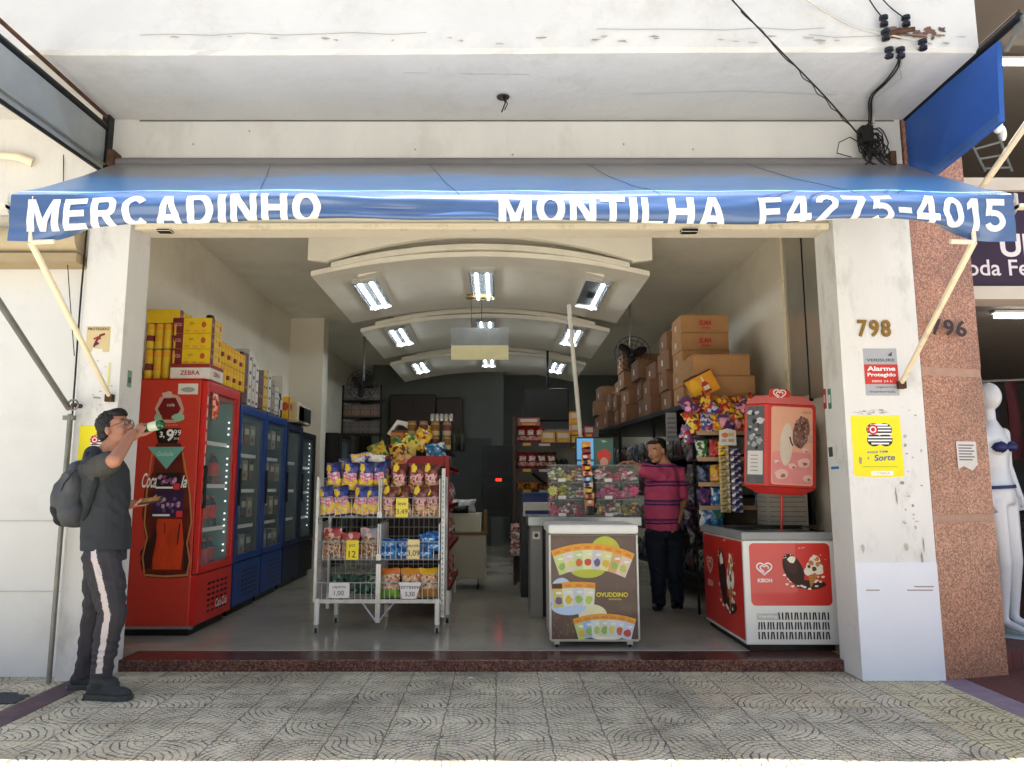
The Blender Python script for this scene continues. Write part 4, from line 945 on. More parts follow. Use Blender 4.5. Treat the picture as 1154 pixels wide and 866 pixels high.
for i, x in enumerate((-.93, -.79, -.63, -.545)):
    for j in range(2):
        place('blu', mk_bag('blue_biscuit_pack', .15, .085, .05, f_blue, seed=30), (x + .01, 6.28 + .05 * j, zb + (.0 if j == 0 else .07) + (.06 if i == 3 else 0)), 'bright blue biscuit pack, %s of the %s layer in the middle right basket' % (['leftmost', 'second', 'third', 'rightmost'][i], ['front', 'rear'][j]), 'biscuit pack', group='blue biscuit packs in the middle right basket', rz=R(random.uniform(-8, 8)))
place('blu', None, (-.585, 6.27, zb + .115), 'bright blue biscuit pack set on top at the right end of the middle basket', 'biscuit pack', group='blue biscuit packs in the middle right basket')
zb = tiers[2][0] + .006
for i, (x, a, c_, nm) in enumerate(((-.90, ORG, LIM, 'snack bag with orange top and lime green base, in the lower right basket'), (-.73, h('d8902a'), h('c8a888'), 'orange topped pork rind bag behind the white price card'), (-.575, h('e0b020'), h('b08040'), 'yellow topped pork rind bag, rightmost in the lower basket'))):
    o = mk_bag('pork_rind_bag', .165, .235, .09, f_chip(a, c_), seed=40 + i)(); o.location = (x, 6.31, zb); o.rotation_euler = (R(-4), 0, R(random.uniform(-8, 8))); tag(o, nm, 'snack bag')
for i in range(4):
    o = mk_bag('green_packet', .12, .16, .05, f_mix([h('1e4a34'), h('2b6348'), h('16301f'), h('8a9a90')], i), seed=50 + i)(); o.location = (-1.38 + i * .1, 6.52, zb + .0); tag(o, 'dark green packet at the back of the lower left basket, %s of four' % ['leftmost', 'second', 'third', 'rightmost'][i], 'packet', 'dark green packets in the lower left basket')

# ------------------------------------------------------------------ red gondola behind the rack
M_REDM = mat('red_gondola_paint', (.62, .12, .13), rough=.45, var=.1, vs=5)
gn = thing('gondola_shelf', 'red framed double sided gondola with goods on top, behind the basket rack', 'gondola', (-.75, 7.7, .08))
b = MB(); b.box(-1.06, -.475, 6.92, 6.96, .2, 1.44, mat('gondola_end_dark', (.17, .11, .11), rough=.6)); b.box(-1.06, -.475, 6.90, 6.96, 1.44, 1.54, M_REDM); b.box(-.50, -.455, 6.88, 6.93, .2, 1.54, M_REDM); put(b, 'end_panel', gn, bevel=.004)
b = MB(); b.box(-.79, -.74, 6.96, 8.6, .2, 1.42, M_GREYWALL); put(b, 'back_panel', gn)
for k, z in enumerate((.3, .68, 1.06, 1.42)):
    for s in (0, 1):
        b = MB(); x0, x1 = ((-.74, -.46) if s else (-1.07, -.79)); b.box(x0, x1, 6.97, 8.6, z, z + .02, M_REDM if k < 3 else M_DARK); b.box(x1 - .01 if s else x0, x1 if s else x0 + .01, 6.97, 8.6, z - .02, z + .03, M_REDM); put(b, 'shelf', gn)
b = MB(); b.box(-1.03, -.5, 7.2, 8.6, 1.60, 1.62, M_DARK); put(b, 'top_shelf', gn)
for y in (7.02, 7.8, 8.55):
    b = MB(); b.tube([(-.5, y, .08), (-.5, y, .34)], .02, M_WHITE, 10); put(b, 'leg', gn)
    b = MB(); b.tube([(-1.03, y, .08), (-1.03, y, .34)], .02, M_WHITE, 10); put(b, 'leg', gn)
names3 = ['lowest', 'second', 'third', 'fourth']
for k, z in enumerate((.32, .70, 1.08)):
    for i in range(9):
        cc = [[RED, WHT, CRM], [MAR, h('b0605a'), WHT], [h('a82030'), PINK, WHT]][k]
        place('gs%d%d' % (k, i % 3), mk_bag('shelf_packet', .15, .22, .09, f_mix(cc, i % 3 + k), seed=60 + i % 3 + 3 * k, nu=8, nv=9), (-.53, 7.05 + i * .17, z), 'reddish packet on the %s right side shelf of the red gondola' % names3[k], 'packet', group='packets on the %s right side shelf of the gondola' % names3[k], rz=R(90))
# bright bags spilling over the front end of the gondola
cl = [[YEL, h('b89a20'), GRN], [GRN, h('2f5f34'), YEL], [ORG, YEL, PINK], [YEL, GRN, h('e8d060')], [h('c8a020'), RED, YEL], [LBL, h('1d5f9a'), WHT], [YEL, MAR, YEL]]
for i, (u, v, y) in enumerate(((432, 514, 7.0), (446, 508, 7.1), (441, 520, 6.9), (458, 505, 7.15), (468, 498, 7.2), (480, 503, 7.15), (452, 516, 6.9), (474, 492, 7.3), (425, 516, 7.2))):
    q = PX(u, v, y); o = mk_bag('bright_packet', .17, .21, .08, f_mix(cl[i % 7], i), seed=80 + i, nu=9, nv=10)(); o.location = (q.x, y, q.z - .07); o.rotation_euler = (R(-15), R([-25, 15, 35, 20, 28, 80, -10, 30, -5][i]), R(random.uniform(-20, 20)))
    tag(o, '%s packet heaped on the gondola front end, %s' % (['yellow and green', 'green', 'orange and pink', 'yellow', 'golden red', 'blue', 'maroon', 'golden', 'dark green'][i], ['lower left', 'upper left', 'nearest the rack', 'in the middle', 'on the right slope', 'lying flat', 'above the navy bags', 'at the right top', 'outermost left'][i]), 'packet', 'loose packets heaped on the gondola')
zt = 1.62
def jar(nm, r, hh, c1, c2, cap=None):
    def f():
        b = MB(); b.lathe([(r * .95, 0), (r, .008), (r, hh * .3), (r, hh * .75), (r * .9, hh * .8), (r * .9, hh)], (0, 0, 0), [c1, c1, c2, c1, cap or c1], n=14); return b.build(nm, smooth=True)
    return f
o = carton('cardboard_box', .3, .2, .2, (.45, .36, .27), None)(); o.location = (-.93, 7.55, zt); tag(o, 'brown open carton under the white sheet on the gondola', 'box')
o = carton('orange_box', .13, .14, .16, (.75, .42, .12), lambda b, F, w, hh: b.disc(F, w / 2, hh / 2, w * .3, hh * .3, card((.6, .25, .1)), .001, n=8, jit=.4))(); o.location = (-.99, 7.3, zt); tag(o, 'square orange box at the left end of the gondola top shelf', 'box')
b = MB(); F = FR(-1.12, 7.5, 1.80)
b.extr(Frame((-1.13, 7.5, zt + .17), (1, 0, 0), (0, 0, 1)), [(0, 0), (.10, .14), (.2, .12), (.3, .02), (.27, .0), (.15, .09), (.1, .09), (.03, -.02)], .12, M_WHITE); tag(b.build('paper_sheet'), 'bent white sheet draped over the open brown carton', 'paper')
for i in range(4):
    for j in range(2):
        place('jr%d' % ((i + j) % 2), jar('glass_jar', .045, .14, card([(.62, .58, .52), (.66, .6, .42)][(i + j) % 2]), card([(.4, .2, .15), (.45, .3, .1)][(i + j) % 2]), card((.5, .4, .25))), (-.86 + i * .115, 7.32 + .02 * j, zt + j * .142), 'lidded jar on the gondola top shelf, %s in the %s layer' % (['leftmost', 'second', 'third', 'rightmost'][i], ['lower', 'upper'][j]), 'jar', group='jars on the gondola top shelf')
for i in range(5):
    place('sv', jar('silver_tin', .022, .07, M_STEEL, card((.6, .6, .6))), (-.66 + i * .046, 7.36, zt + .286), 'small silver tin above the jars, %s of five' % ['leftmost', 'second', 'middle', 'fourth', 'rightmost'][i], 'tin', group='silver tins above the jars')
for i in range(4):
    place('dk', bottle('dark_bottle', .034, .24, card((.15, .2, .15)), card((.06, .09, .07)), card((.1, .1, .1))), (-.62 + i * .08, 7.6, zt), 'dark green bottle behind the jars on the gondola, %s of four' % ['leftmost', 'second', 'third', 'rightmost'][i], 'bottle', group='dark bottles behind the jars')

# ------------------------------------------------------------------ things standing deeper in the shop
cb = thing('storage_cabinet', 'low white cabinet with brown top edge on casters, beyond the gondola', 'cabinet', (-.36, 9.0, .08))
b = MB(); b.box(-.72, -.15, 8.8, 9.25, .2, .70, mat('cream_laminate', (.72, .70, .63), rough=.4, var=.06)); put(b, 'body', cb, bevel=.006)
b = MB(); b.box(-.73, -.14, 8.79, 9.26, .70, .725, mat('ochre_trim', (.50, .38, .16), rough=.5)); b.box(-.175, -.14, 8.79, 9.2, .725, .98, MATS['ochre_trim']); put(b, 'trim', cb)
b = MB(); b.box(-.70, -.2, 8.83, 9.2, .725, .95, mat('cloudy_plastic_bin', (.78, .77, .70), rough=.35, var=.1)); put(b, 'bin', cb, bevel=.015)
for x in (-.66, -.24):
    b = MB(); b.tube([(x, 8.85, .12), (x, 8.85, .2)], .012, M_STEEL); b.tube([(x - .012, 8.85, .11), (x + .012, 8.85, .11)], .03, M_BLACK, 12); put(b, 'caster', cb)
M_FILM = mat('crumpled_clear_film', (.75, .77, .78), rough=.2, var=.3, vs=14, bump=.9, bs=25)
o = bag(.42, .16, .28, lambda u, v: (0, 0, 0), seed=5); o.mats = [M_FILM]; o.mi = [0] * len(o.f); o = o.build('plastic_bag', smooth=True); o.location = (-.48, 9.0, .95); tag(o, 'crumpled clear plastic bag lying on the white cabinet', 'plastic bag')
o = bag(.2, .09, .15, lambda u, v: (0, 0, 0), seed=6); o.mats = [M_BLACK]; o.mi = [0] * len(o.f); o = o.build('dark_bundle', smooth=True); o.location = (-.45, 8.86, .945); tag(o, 'small dark bundle in front of the clear bag on the cabinet', 'bundle')

ov = thing('double_oven', 'dark two door oven with a small red display between the doors, far back', 'oven', (0, 13, .08))
M_OVEN = mat('dark_oven_steel', (.16, .18, .20), rough=.35, metal=.5, var=.1)
b = MB(); b.box(-.30, .26, 13.0, 13.7, .75, 1.98, M_OVEN); put(b, 'body', ov, bevel=.006)
for (z0, z1) in ((.80, 1.32), (1.44, 1.92)):
    b = MB(); b.box(-.27, .23, 12.97, 13.0, z0, z1, M_OVEN); dd = put(b, 'door', ov, bevel=.004)
    b = MB(); b.box(-.2, .16, 12.962, 12.97, z0 + .07, z1 - .07, M_BLACK); w_ = put(b, 'window', ov)
b = MB(); b.rect(FR(-.05, 12.995, 1.36), 0, .10, 0, .045, mat('red_display', (.9, .1, .05), emis=(1, .15, .08), estr=1.2), .002); put(b, 'display', ov)
b = MB()
for x in (-.28, .22):
    for y in (13.03, 13.66): b.box(x - .02, x + .02, y - .02, y + .02, .08, .75, M_OVEN)
put(b, 'stand', ov)

# shelf with red packs behind the counter
M_SHW = mat('shelf_white_metal', (.56, .55, .52), rough=.5, var=.08)
sh = thing('wall_shelf_unit', 'grey backed shelf unit stocked with red packs, left of the monitor', 'shelf unit', (.65, 9.3, .08))
b = MB(); b.box(.20, 1.3, 9.62, 9.66, .08, 2.0, M_SHW); put(b, 'back_panel', sh)
b = MB(); b.box(.18, .21, 9.22, 9.66, .08, 2.15, mat('shelf_side_dark', (.30, .20, .18), rough=.6)); put(b, 'side_panel', sh)
sz = [PX(600, v, 9.3).z for v in (500, 529, 552, 606)]
for z in sz:
    b = MB(); b.box(.21, 1.3, 9.25, 9.62, z - .02, z, M_SHW); b.box(.21, 1.3, 9.24, 9.25, z - .035, z + .01, mat('dark_price_rail', (.2, .14, .2), rough=.5)); 
    b.rect(FR(.3, 9.24, z - .033), 0, .1, 0, .035, ink((.75, .65, .2)), .002); b.rect(FR(.5, 9.24, z - .033), 0, .14, 0, .03, ink((.75, .75, .72)), .002); put(b, 'shelf', sh)
def pr_red(b, F, w, hh):
    b.rect(F, w * .12, w * .88, hh * .45, hh * .85, card((.8, .75, .7)), .001); b.rect(F, w * .2, w * .8, hh * .1, hh * .3, card((.85, .65, .2)), .001)
for i in range(3): place('rp', mk_bag('coffee_bag', .12, .22, .08, f_label(h('9a1c20'), h('c8b0a8'), WHT), seed=90), (.29 + i * .115, 9.4, sz[0]), 'red foil coffee bag on the upper shelf, %s of three' % ['leftmost', 'middle', 'rightmost'][i], 'coffee bag', group='red coffee bags on the upper shelf')
for i in range(2): place('yb', carton('yellow_snack_box', .17, .2, .15, (.78, .58, .28), pr_red), (.62 + i * .19, 9.38, sz[0]), 'yellow and red box on the upper shelf, %s of two' % ['left', 'right'][i], 'box', group='yellow and red boxes on the upper shelf')
o = carton('long_cookie_box', .28, .2, .1, (.62, .36, .32), pr_red)(); o.location = (.38, 9.42, sz[0] + .225); tag(o, 'long pinkish box lying over the red coffee bags', 'box')
for i, (x, z, w) in enumerate(((.97, 0, .17), (.93, .16, .12), (1.1, .13, .13), (.93, .31, .12))):
    o = carton('stacked_yellow_box', w, .18, .15, [(.80, .62, .16), (.76, .5, .2), (.62, .22, .38), (.82, .60, .2)][i], pr_red)(); o.location = (x + .03, 9.36, sz[0] - .06 + z); tag(o, ['yellow box at the bottom right of the upper shelf', 'orange box in the middle of the yellow stack', 'magenta box beside the yellow stack', 'yellow box topping the stack left of the white pole'][i], 'box')
for i in range(4):
    o = place('rq%d' % (i // 2), mk_bag('seasoning_bag', .13, .21, .06, f_label([h('8a1c22'), h('5a2420')][i // 2], h('c09a90'), WHT), seed=95 + i // 2), (.30 + i * .12, 9.36, sz[1]), 'dark red bag on the second shelf, %s of four' % ['leftmost', 'second', 'third', 'rightmost'][i], 'bag', group='dark red bags on the second shelf')
for i in range(3): place('dk', None, (.74 + i * .06, 9.5, sz[1]), 'short dark bottle at the right of the second shelf, %s of three' % ['left', 'middle', 'right'][i], 'bottle', scale=(.8, .8, .55), group='short dark bottles on the second shelf')
for i in range(6): place('or%d' % (i % 2), mk_bag('orange_candy_bag', .1, .09, .05, f_mix([h('c86a20'), h('d89a40'), BRN], i % 2), seed=98), (.28 + i * .085, 9.36 + .05 * (i % 2), sz[2] + .0), 'small orange candy bag heaped on the third shelf', 'candy bag', group='orange candy bags on the third shelf')
b = MB(); b.tube([(0, 0, 0), (.2, 0, -.16)], .018, M_DARK, 8); o = b.build('dark_tool'); o.location = (.42, 9.3, sz[2] + .2); tag(o, 'dark torch like tool leaning on the third shelf', 'tool')
b = MB(); b.box(-.14, .14, -.12, .12, 0, .2, mat('deep_blue_plastic', (.12, .22, .48), rough=.45)); b.box(-.15, .15, -.13, .13, .19, .22, MATS['deep_blue_plastic']); o = b.build('blue_box', bevel=.01); q = PX(603, 578, 8.4); o.location = (q.x, 8.4, q.z); tag(o, 'blue plastic box on the white scale left of the candy boxes', 'box')
scl = thing('counter_scale', 'white and blue counter scale beside the candy boxes', 'scale', (.42, 8.4, .9))
b = MB(); b.box(.27, .62, 8.25, 8.55, .93, 1.09, M_WHITE); put(b, 'body', scl, bevel=.015); b = MB(); b.rect(FR(.27, 8.25, .93), .02, .33, .03, .07, ink((.12, .2, .5)), .002); put(b, 'stripe', scl)
b = MB(); b.box(.24, .7, 8.2, 8.7, .08, .93, M_OVEN); o = b.build('side_counter', bevel=.006); tag(o, 'dark side counter carrying the white and blue scale', 'counter')
for k in range(4):
    o = mk_bag('noodle_pack', .17, .1, .06, f_mix([WHT, h('c8a0a0'), h('b05050')], k), seed=100 + k)(); o.location = (.22 + .0 * k, 9.15, .55 + k * .095 - .12); o.rotation_euler = (0, R(random.uniform(-8, 8)), 0); tag(o, 'white and red noodle pack hanging at the shelf foot, %s from below' % ordn[k], 'noodle pack', 'noodle packs at the shelf foot')

# rear wardrobes, screen, fans, goods on the left
wd = thing('hanging_wardrobe', 'dark brown two door cupboard mounted high on the rear wall', 'cupboard', (-1.5, 14.9, 2.3))
M_BROWNW = mat('dark_brown_wood', (.20, .155, .13), rough=.55, var=.15, stretch=(1, 1, .2))
b = MB(); b.box(-2.2, -1.28, 14.9, 15.2, 2.1, 3.12, M_BROWNW); put(b, 'body', wd, bevel=.01)
for x in (-2.19, -1.73):
    b = MB(); b.box(x, x + .45, 14.88, 14.9, 2.12, 3.10, M_BROWNW); put(b, 'door', wd, bevel=.004)
wd2 = thing('hanging_wardrobe', 'slightly sagging brown cupboard to the right of the two door one', 'cupboard', (-1.2, 14.9, 2.1)); wd2.rotation_euler = (0, R(-2.5), 0)
b = MB(); b.box(-.04, .5, 0, .3, 0, .95, M_BROWNW); b.build('body', wd2, bevel=.03); b = MB(); b.box(-.02, .48, -.02, 0, .03, .92, M_BROWNW); b.build('door', wd2, bevel=.01)
tv = thing('television', 'switched off dark television hanging from the ceiling at the back', 'television', (.82, 12.2, 2.3))
q0 = PX(591, 475, 12.2); q1 = PX(641, 438, 12.2)
b = MB(); b.box(q0.x, q1.x, 12.2, 12.28, q0.z, q1.z, M_BLACK); put(b, 'screen', tv, bevel=.02)
b = MB(); b.tube([(.82, 12.26, q1.z), (.82, 12.26, 3.76)], .02, M_DARK); put(b, 'mount', tv)
def fan(lab, x, y, z):
    t = thing('wall_fan', lab, 'fan', (x, y, z)); 
    b = MB(); F = FR(0, -.06, 0)
    for r_ in (.06, .12, .18, .235): b.ring(F, 0, 0, r_ - .004, r_ + .004, M_DARK, 0, n=26)
    for k in range(16): a = 2 * PI * k / 16; b.tube([(0, -.06, 0), (.235 * math.cos(a), -.05, .235 * math.sin(a))], .003, M_DARK, 4)
    b.build('guard', t); b = MB(); b.ball((0, .03, 0), (.07, .1, .07), M_BLACK); b.build('motor', t)
    for k in range(3):
        a = 2 * PI * k / 3 + .4; b = MB(); b.ball((.11 * math.cos(a), -.03, .11 * math.sin(a)), (.1, .01, .055), M_DARK, M=Matrix.Rotation(-a, 3, 'Y')); b.build('blade', t)
    b = MB(); b.tube([(0, .06, 0), (0, .06, .9 if z + .9 < 3.75 else 3.76 - z)], .018, mat('fan_pole', (.5, .5, .47), rough=.4)); b.build('pole', t)
    return t
fan('dark ceiling hung fan over the cardboard boxes on the right', 1.75, 9.6, 2.98)
fan('dark ceiling hung fan over the goods on the left side', -2.15, 11.6, 2.85)
sc_ = thing('goods_stack_shelf', 'dark stand piled high with pale wrapped goods near the left inner column', 'shelf', (-2.2, 11.3, .08))
b = MB(); 
for x in (-2.62, -1.98): b.box(x, x + .03, 12.3, 12.33, .08, 2.95, M_DARK)
put(b, 'upright', sc_)
b = MB()
for z in (2.12, 2.4, 2.68): b.box(-2.62, -1.95, 12.3, 12.6, z, z + .02, M_DARK)
put(b, 'shelf', sc_)
for j, z in enumerate((2.14, 2.42, 2.70)):
    for i in range(4): o = place('gd%d' % j, carton('wrapped_goods', .15, .2, .2, [(.42, .40, .38), (.50, .42, .38), (.40, .40, .39)][j], pr_milk), (-2.54 + i * .16, 12.42, z), 'pale wrapped pack on the %s level of the dark stand, %s of four' % (['lower', 'middle', 'upper'][j], ['leftmost', 'second', 'third', 'rightmost'][i]), 'pack', group='wrapped packs on the dark stand')
# ------------------------------------------------------------------ checkout, sweets and the brown seed cabinet
ct = thing('checkout_counter', 'grey steel checkout counter carrying the clear sweet boxes', 'counter', (.8, 7.2, .08))
M_CTOP = mat('worn_steel_top', (.62, .64, .65), rough=.3, metal=.6, var=.1, vs=8)
M_CGREY = mat('grey_counter_panel', (.50, .50, .48), rough=.5, var=.08)
b = MB(); b.box(.27, 1.31, 6.88, 7.5, .90, .985, M_CTOP); put(b, 'counter_top', ct, bevel=.008)
b = MB(); b.box(.29, .40, 6.93, 7.45, .08, .90, M_CGREY); put(b, 'side_panel', ct, bevel=.004)
b = MB(); b.box(.40, 1.26, 7.0, 7.45, .08, .90, mat('dark_counter_panel', (.16, .16, .16), rough=.6)); put(b, 'front_panel', ct)
b = MB(); b.rect(FR(.31, 6.93, .78), 0, .07, 0, .07, ink((.8, .79, .74)), .002); b.disc(FR(.31, 6.93, .78), .035, .035, .018, .018, ink((.2, .2, .2)), .004); put(b, 'socket', ct)

sd = thing('seed_cabinet', 'brown fronted seed packet cabinet with white lid, standing on the threshold', 'display cabinet', (.70, 5.9, .08))
M_BRN = mat('brown_print', (.34, .25, .21), rough=.4, var=.1, vs=4, dirt=(.5, .42, .36), damt=.35, ds=7, coat=.2)
b = MB(); b.box(.385, 1.03, 5.66, 6.2, .14, .90, mat('cabinet_side_white', (.70, .68, .64), rough=.5, var=.08)); put(b, 'body', sd, bevel=.008)
b = MB(); b.box(.37, 1.045, 5.63, 6.22, .905, .975, M_WHITE); put(b, 'lid', sd, bevel=.02)
b = MB()
for x in (.375, 1.028): b.box(x, x + .012, 5.652, 5.664, .14, .90, M_STEEL)
b.box(.385, 1.03, 5.652, 5.664, .13, .142, M_STEEL); put(b, 'corner_trim', sd)
for x in (.43, .97):
    b = MB(); b.box(x - .02, x + .02, 5.68, 5.72, .10, .14, M_STEEL); b.tube([(x - .01, 5.70, .10), (x + .01, 5.70, .10)], .021, M_BLACK, 12); put(b, 'caster', sd)
b = MB(); F = FR(0, 5.659, 0); b.rect(F, .392, 1.026, .145, .895, M_BRN, .0)
def LS(u, v): q = PX(u, v, 5.66); return (q.x, q.z)
def packets(cx, cy, n, rad, a0, a1, hh, w, hdr, body, k0):
    """fan of seed packets"""
    for i in range(n):
        a = R(a0 + (a1 - a0) * (i / (n - 1))); dx, dy = math.sin(a), math.cos(a)
        px, py = cx + rad * dx, cy + rad * dy
        def q(s, t): return (px + s * dy + t * dx, py - s * dx + t * dy)
        k = k0 + .0004 * i
        b.poly(F, [q(-w / 2, -hh), q(w / 2, -hh), q(w / 2, -hh * .25), q(-w / 2, -hh * .25)], ink(body[i % len(body)]), k)
        b.poly(F, [q(-w / 2, -hh * .25), q(w / 2, -hh * .25), q(w / 2, 0), q(-w / 2, 0)], ink(hdr), k)
        b.poly(F, [q(-w * .3, -hh * .2), q(w * .3, -hh * .2), q(w * .3, -hh * .1), q(-w * .3, -hh * .1)], ink((.85, .5, .2)), k + .0002)
        c = q(0, -hh * .72); b.disc(F, c[0], c[1], w * .34, w * .36, ink([(.55, .7, .3), (.75, .3, .25), (.6, .72, .35), (.85, .82, .4), (.42, .35, .5), (.7, .78, .35), (.8, .4, .2), (.85, .7, .25)][(i * 3 + n) % 8]), k + .0003, n=9, jit=.35)
        c = q(w * .1, -hh * .42); b.disc(F, c[0], c[1], w * .3, w * .12, ink((.9, .9, .85)), k + .0003, n=8)
c = LS(682, 623); b.disc(F, c[0], c[1], .115, .12, ink((.72, .74, .25)), .001); c = LS(662, 640); b.disc(F, c[0], c[1], .14, .075, ink((.72, .74, .25)), .0014)
c = LS(664, 611)
packets(c[0] + .0, c[1] - .78, 8, .77, -19, 23, .19, .078, (.88, .62, .2), [(.78, .82, .55), (.85, .80, .78), (.76, .82, .6), (.86, .86, .66), (.8, .78, .8), (.85, .84, .6), (.84, .66, .45), (.88, .78, .7)], .002)
c = LS(627, 670); b.disc(F, c[0] + .04, c[1] + .0, .09, .12, ink((.72, .80, .90)), .001); b.disc(F, c[0] + .09, c[1] - .09, .13, .06, ink((.72, .80, .90)), .0014)
c = LS(646, 655)
packets(c[0] + .03, c[1] - 1.2, 4, 1.195, -7.5, 4.5, .175, .082, (.88, .62, .2), [(.80, .74, .45), (.84, .86, .8), (.80, .80, .82), (.86, .86, .78)], .003)
q0 = LS(622, 658); b.rect(F, q0[0], q0[0] + .075, q0[1] - .035, q0[1], ink((.3, .22, .15)), .006)
c = LS(668, 693); b.disc(F, c[0] + .0, c[1], .105, .075, ink((.88, .86, .70)), .001); c = LS(684, 713); b.disc(F, c[0] - .0, c[1] + .015, .17, .07, ink((.90, .89, .80)), .0014)
c = LS(684, 691)
packets(c[0] - .02, c[1] - .74, 7, .735, -15.5, 15.5, .16, .078, (.86, .62, .22), [(.74, .80, .5), (.62, .72, .85), (.84, .86, .84), (.82, .8, .72), (.84, .84, .82), (.80, .84, .88), (.78, .8, .86)], .003)
q0 = LS(672, 673); b.text(F, 'OVUDDINO', q0[0], q0[1], .034, ink((.88, .80, .2)), w=.235, k=.003, bold=.03); b.text(F, 'sementes', q0[0] + .09, q0[1] - .022, .014, ink((.85, .8, .5)), k=.003)
rr = random.Random(9)
for k in range(26): x = rr.uniform(.4, .65); z = rr.uniform(.16, .36); b.stroke(F, [(x, z), (x + rr.uniform(-.01, .01), z + rr.uniform(.005, .02))], .002, ink((.6, .54, .48)), .001)
put(b, 'printed_front', sd)

# sweet boxes: two stacks of three
M_SWEET = [[h('d8708f'), h('efe8ea'), h('9a3448'), h('d0506e')], [h('d0c84a'), h('7a8a3a'), WHT, h('c05a70')], [h('d8487a'), h('d860a0'), h('e8a0b8')], [h('a0a868'), h('e0cc60'), h('a03a50'), h('efeae6')]]
for s, (x0, x1) in enumerate(((.47, .80), (.90, 1.30))):
    for k in range(3):
        z0 = .987 + k * .158
        bx = thing('sweet_box', 'clear acrylic sweet box, %s tier of the %s stack on the counter' % (['bottom', 'middle', 'top'][k], ['left', 'right'][s]), 'sweet box', ((x0 + x1) / 2, 7.1, z0), 0, 'clear sweet boxes on the checkout counter')
        b = MB(); b.box(x0, x1, 6.92, 6.924, z0, z0 + .15, M_ACRYL); b.box(x0, x1, 7.24, 7.244, z0, z0 + .15, M_ACRYL); b.box(x0, x0 + .004, 6.924, 7.24, z0, z0 + .15, M_ACRYL); b.box(x1 - .004, x1, 6.924, 7.24, z0, z0 + .15, M_ACRYL); put(b, 'clear_wall', bx)
        b = MB(); b.box(x0, x1, 6.918, 7.246, z0 + .15, z0 + .157, mat('acrylic_edge', (.50, .55, .54), rough=.2, var=.05)); b.box((x0 + x1) / 2 - .003, (x0 + x1) / 2 + .003, 6.924, 7.24, z0, z0 + .15, M_ACRYL)
        b.box(x0 + .08, x0 + .15, 6.915, 6.919, z0 + .0, z0 + .03, M_WHITE); put(b, 'lid_edge', bx)
        b = MB(); rr = random.Random(11 + s * 3 + k)
        pal = M_SWEET[[0, 1, 3][k] if s == 0 else [3, 2, 0][k]]
        for q in range(170):
            xx = rr.uniform(x0 + .02, x1 - .02); yy = rr.uniform(6.94, 7.2); zz = z0 + .012 + rr.random() * (.085 + .04 * math.sin(xx * 30 + k * 2))
            col = film(pal[(int(xx * 14) + rr.randrange(2)) % len(pal)])
            if q % 3: b.ball((xx, yy, zz), (.017, .014, .013), col, nu=6, nv=4)
            else:
                M = Matrix.Translation((xx, yy, zz)) @ Matrix.Rotation(rr.uniform(0, 3), 4, 'Z') @ Matrix.Rotation(rr.uniform(-.5, .5), 4, 'X'); b.box(-.024, .024, -.008, .008, -.008, .008, col, M=M)
        o = b.build('wrapped_sweets'); tag(o, 'loose wrapped sweets in the %s box of the %s stack' % (['bottom', 'middle', 'top'][k], ['left', 'right'][s]), 'sweets', kind='stuff')
# flowers of ribbon sweets
for (x, z, c1, nm) in ((.50, 1.22, h('cfd07a'), 'pale yellow'), (1.25, 1.22, h('d86a94'), 'pink')):
    b = MB(); rr = random.Random(3)
    for k in range(9): a = k * .7; b.ball((.03 * math.cos(a), -.0, .03 * math.sin(a)), (.02, .012, .012), film(c1), nu=8, nv=5, M=Matrix.Rotation(-a, 3, 'Y'))
    b.ball((0, -.008, 0), .014, film(c1)); o = b.build('ribbon_rosette', smooth=True); o.location = (x, 6.905, z); tag(o, '%s ribbon rosette on the front of the middle sweet box' % nm, 'rosette')
# hanging chocolate strip between the stacks
b = MB(); F = FR(0, 0, 0); z = 0; rr = random.Random(5)
for k, c1 in enumerate([h('d8702a'), h('e0a050'), h('c89a60'), h('e8d0b0'), h('3f86c8'), h('e8c090'), h('c8401f'), h('d8a050'), h('b8401f'), h('7a3a20'), h('d88a3a')]):
    M = Matrix.Translation((rr.uniform(-.008, .008), 0, z)) @ Matrix.Rotation(R(rr.uniform(-9, 9)), 4, 'Y'); b.box(-.04, .04, -.012, .012, -.034, .034, film(c1), M=M); b.ball((rr.uniform(-.01, .01), -.012, z), (.022, .008, .018), film([WHT, RED, YEL, NAVY][k % 4]), nu=8, nv=5); z += .052
o = b.build('snack_strip'); q = PX(664, 566, 6.88); o.location = (q.x, 6.88, q.z); o.rotation_euler = (0, R(-3), 0); tag(o, 'upright strip of orange and blue chocolate sachets between the sweet stacks', 'sachet strip')
# monitor
mo = thing('monitor', 'dark framed monitor behind the sweet boxes, showing blue and a red cap', 'monitor', (.95, 7.35, .985))
q0 = PX(649, 526, 7.35); q1 = PX(692, 493, 7.35)
b = MB(); b.box(q0.x, q1.x, 7.35, 7.39, q0.z - .02, q1.z, M_BLACK); put(b, 'case', mo, bevel=.006)
b = MB(); F = FR(0, 7.349, 0); xm = q0.x + (q1.x - q0.x) * .46
sc1 = mat('screen_blue', (.25, .42, .55), rough=.3, emis=(.30, .52, .70), estr=.35); sc2 = mat('screen_green', (.1, .18, .15), rough=.3, emis=(.15, .28, .24), estr=.25); sc3 = mat('screen_red', (.4, .08, .06), rough=.3, emis=(.55, .12, .08), estr=.3); sc4 = mat('screen_skin', (.5, .35, .3), rough=.3, emis=(.6, .42, .38), estr=.25)
b.rect(F, q0.x + .012, xm, q0.z, q1.z - .012, sc1, .001); b.rect(F, xm, q1.x - .012, q0.z, q1.z - .012, sc2, .001); b.rect(F, q0.x + .012, xm, q0.z + .05, q0.z + .07, sc2, .002)
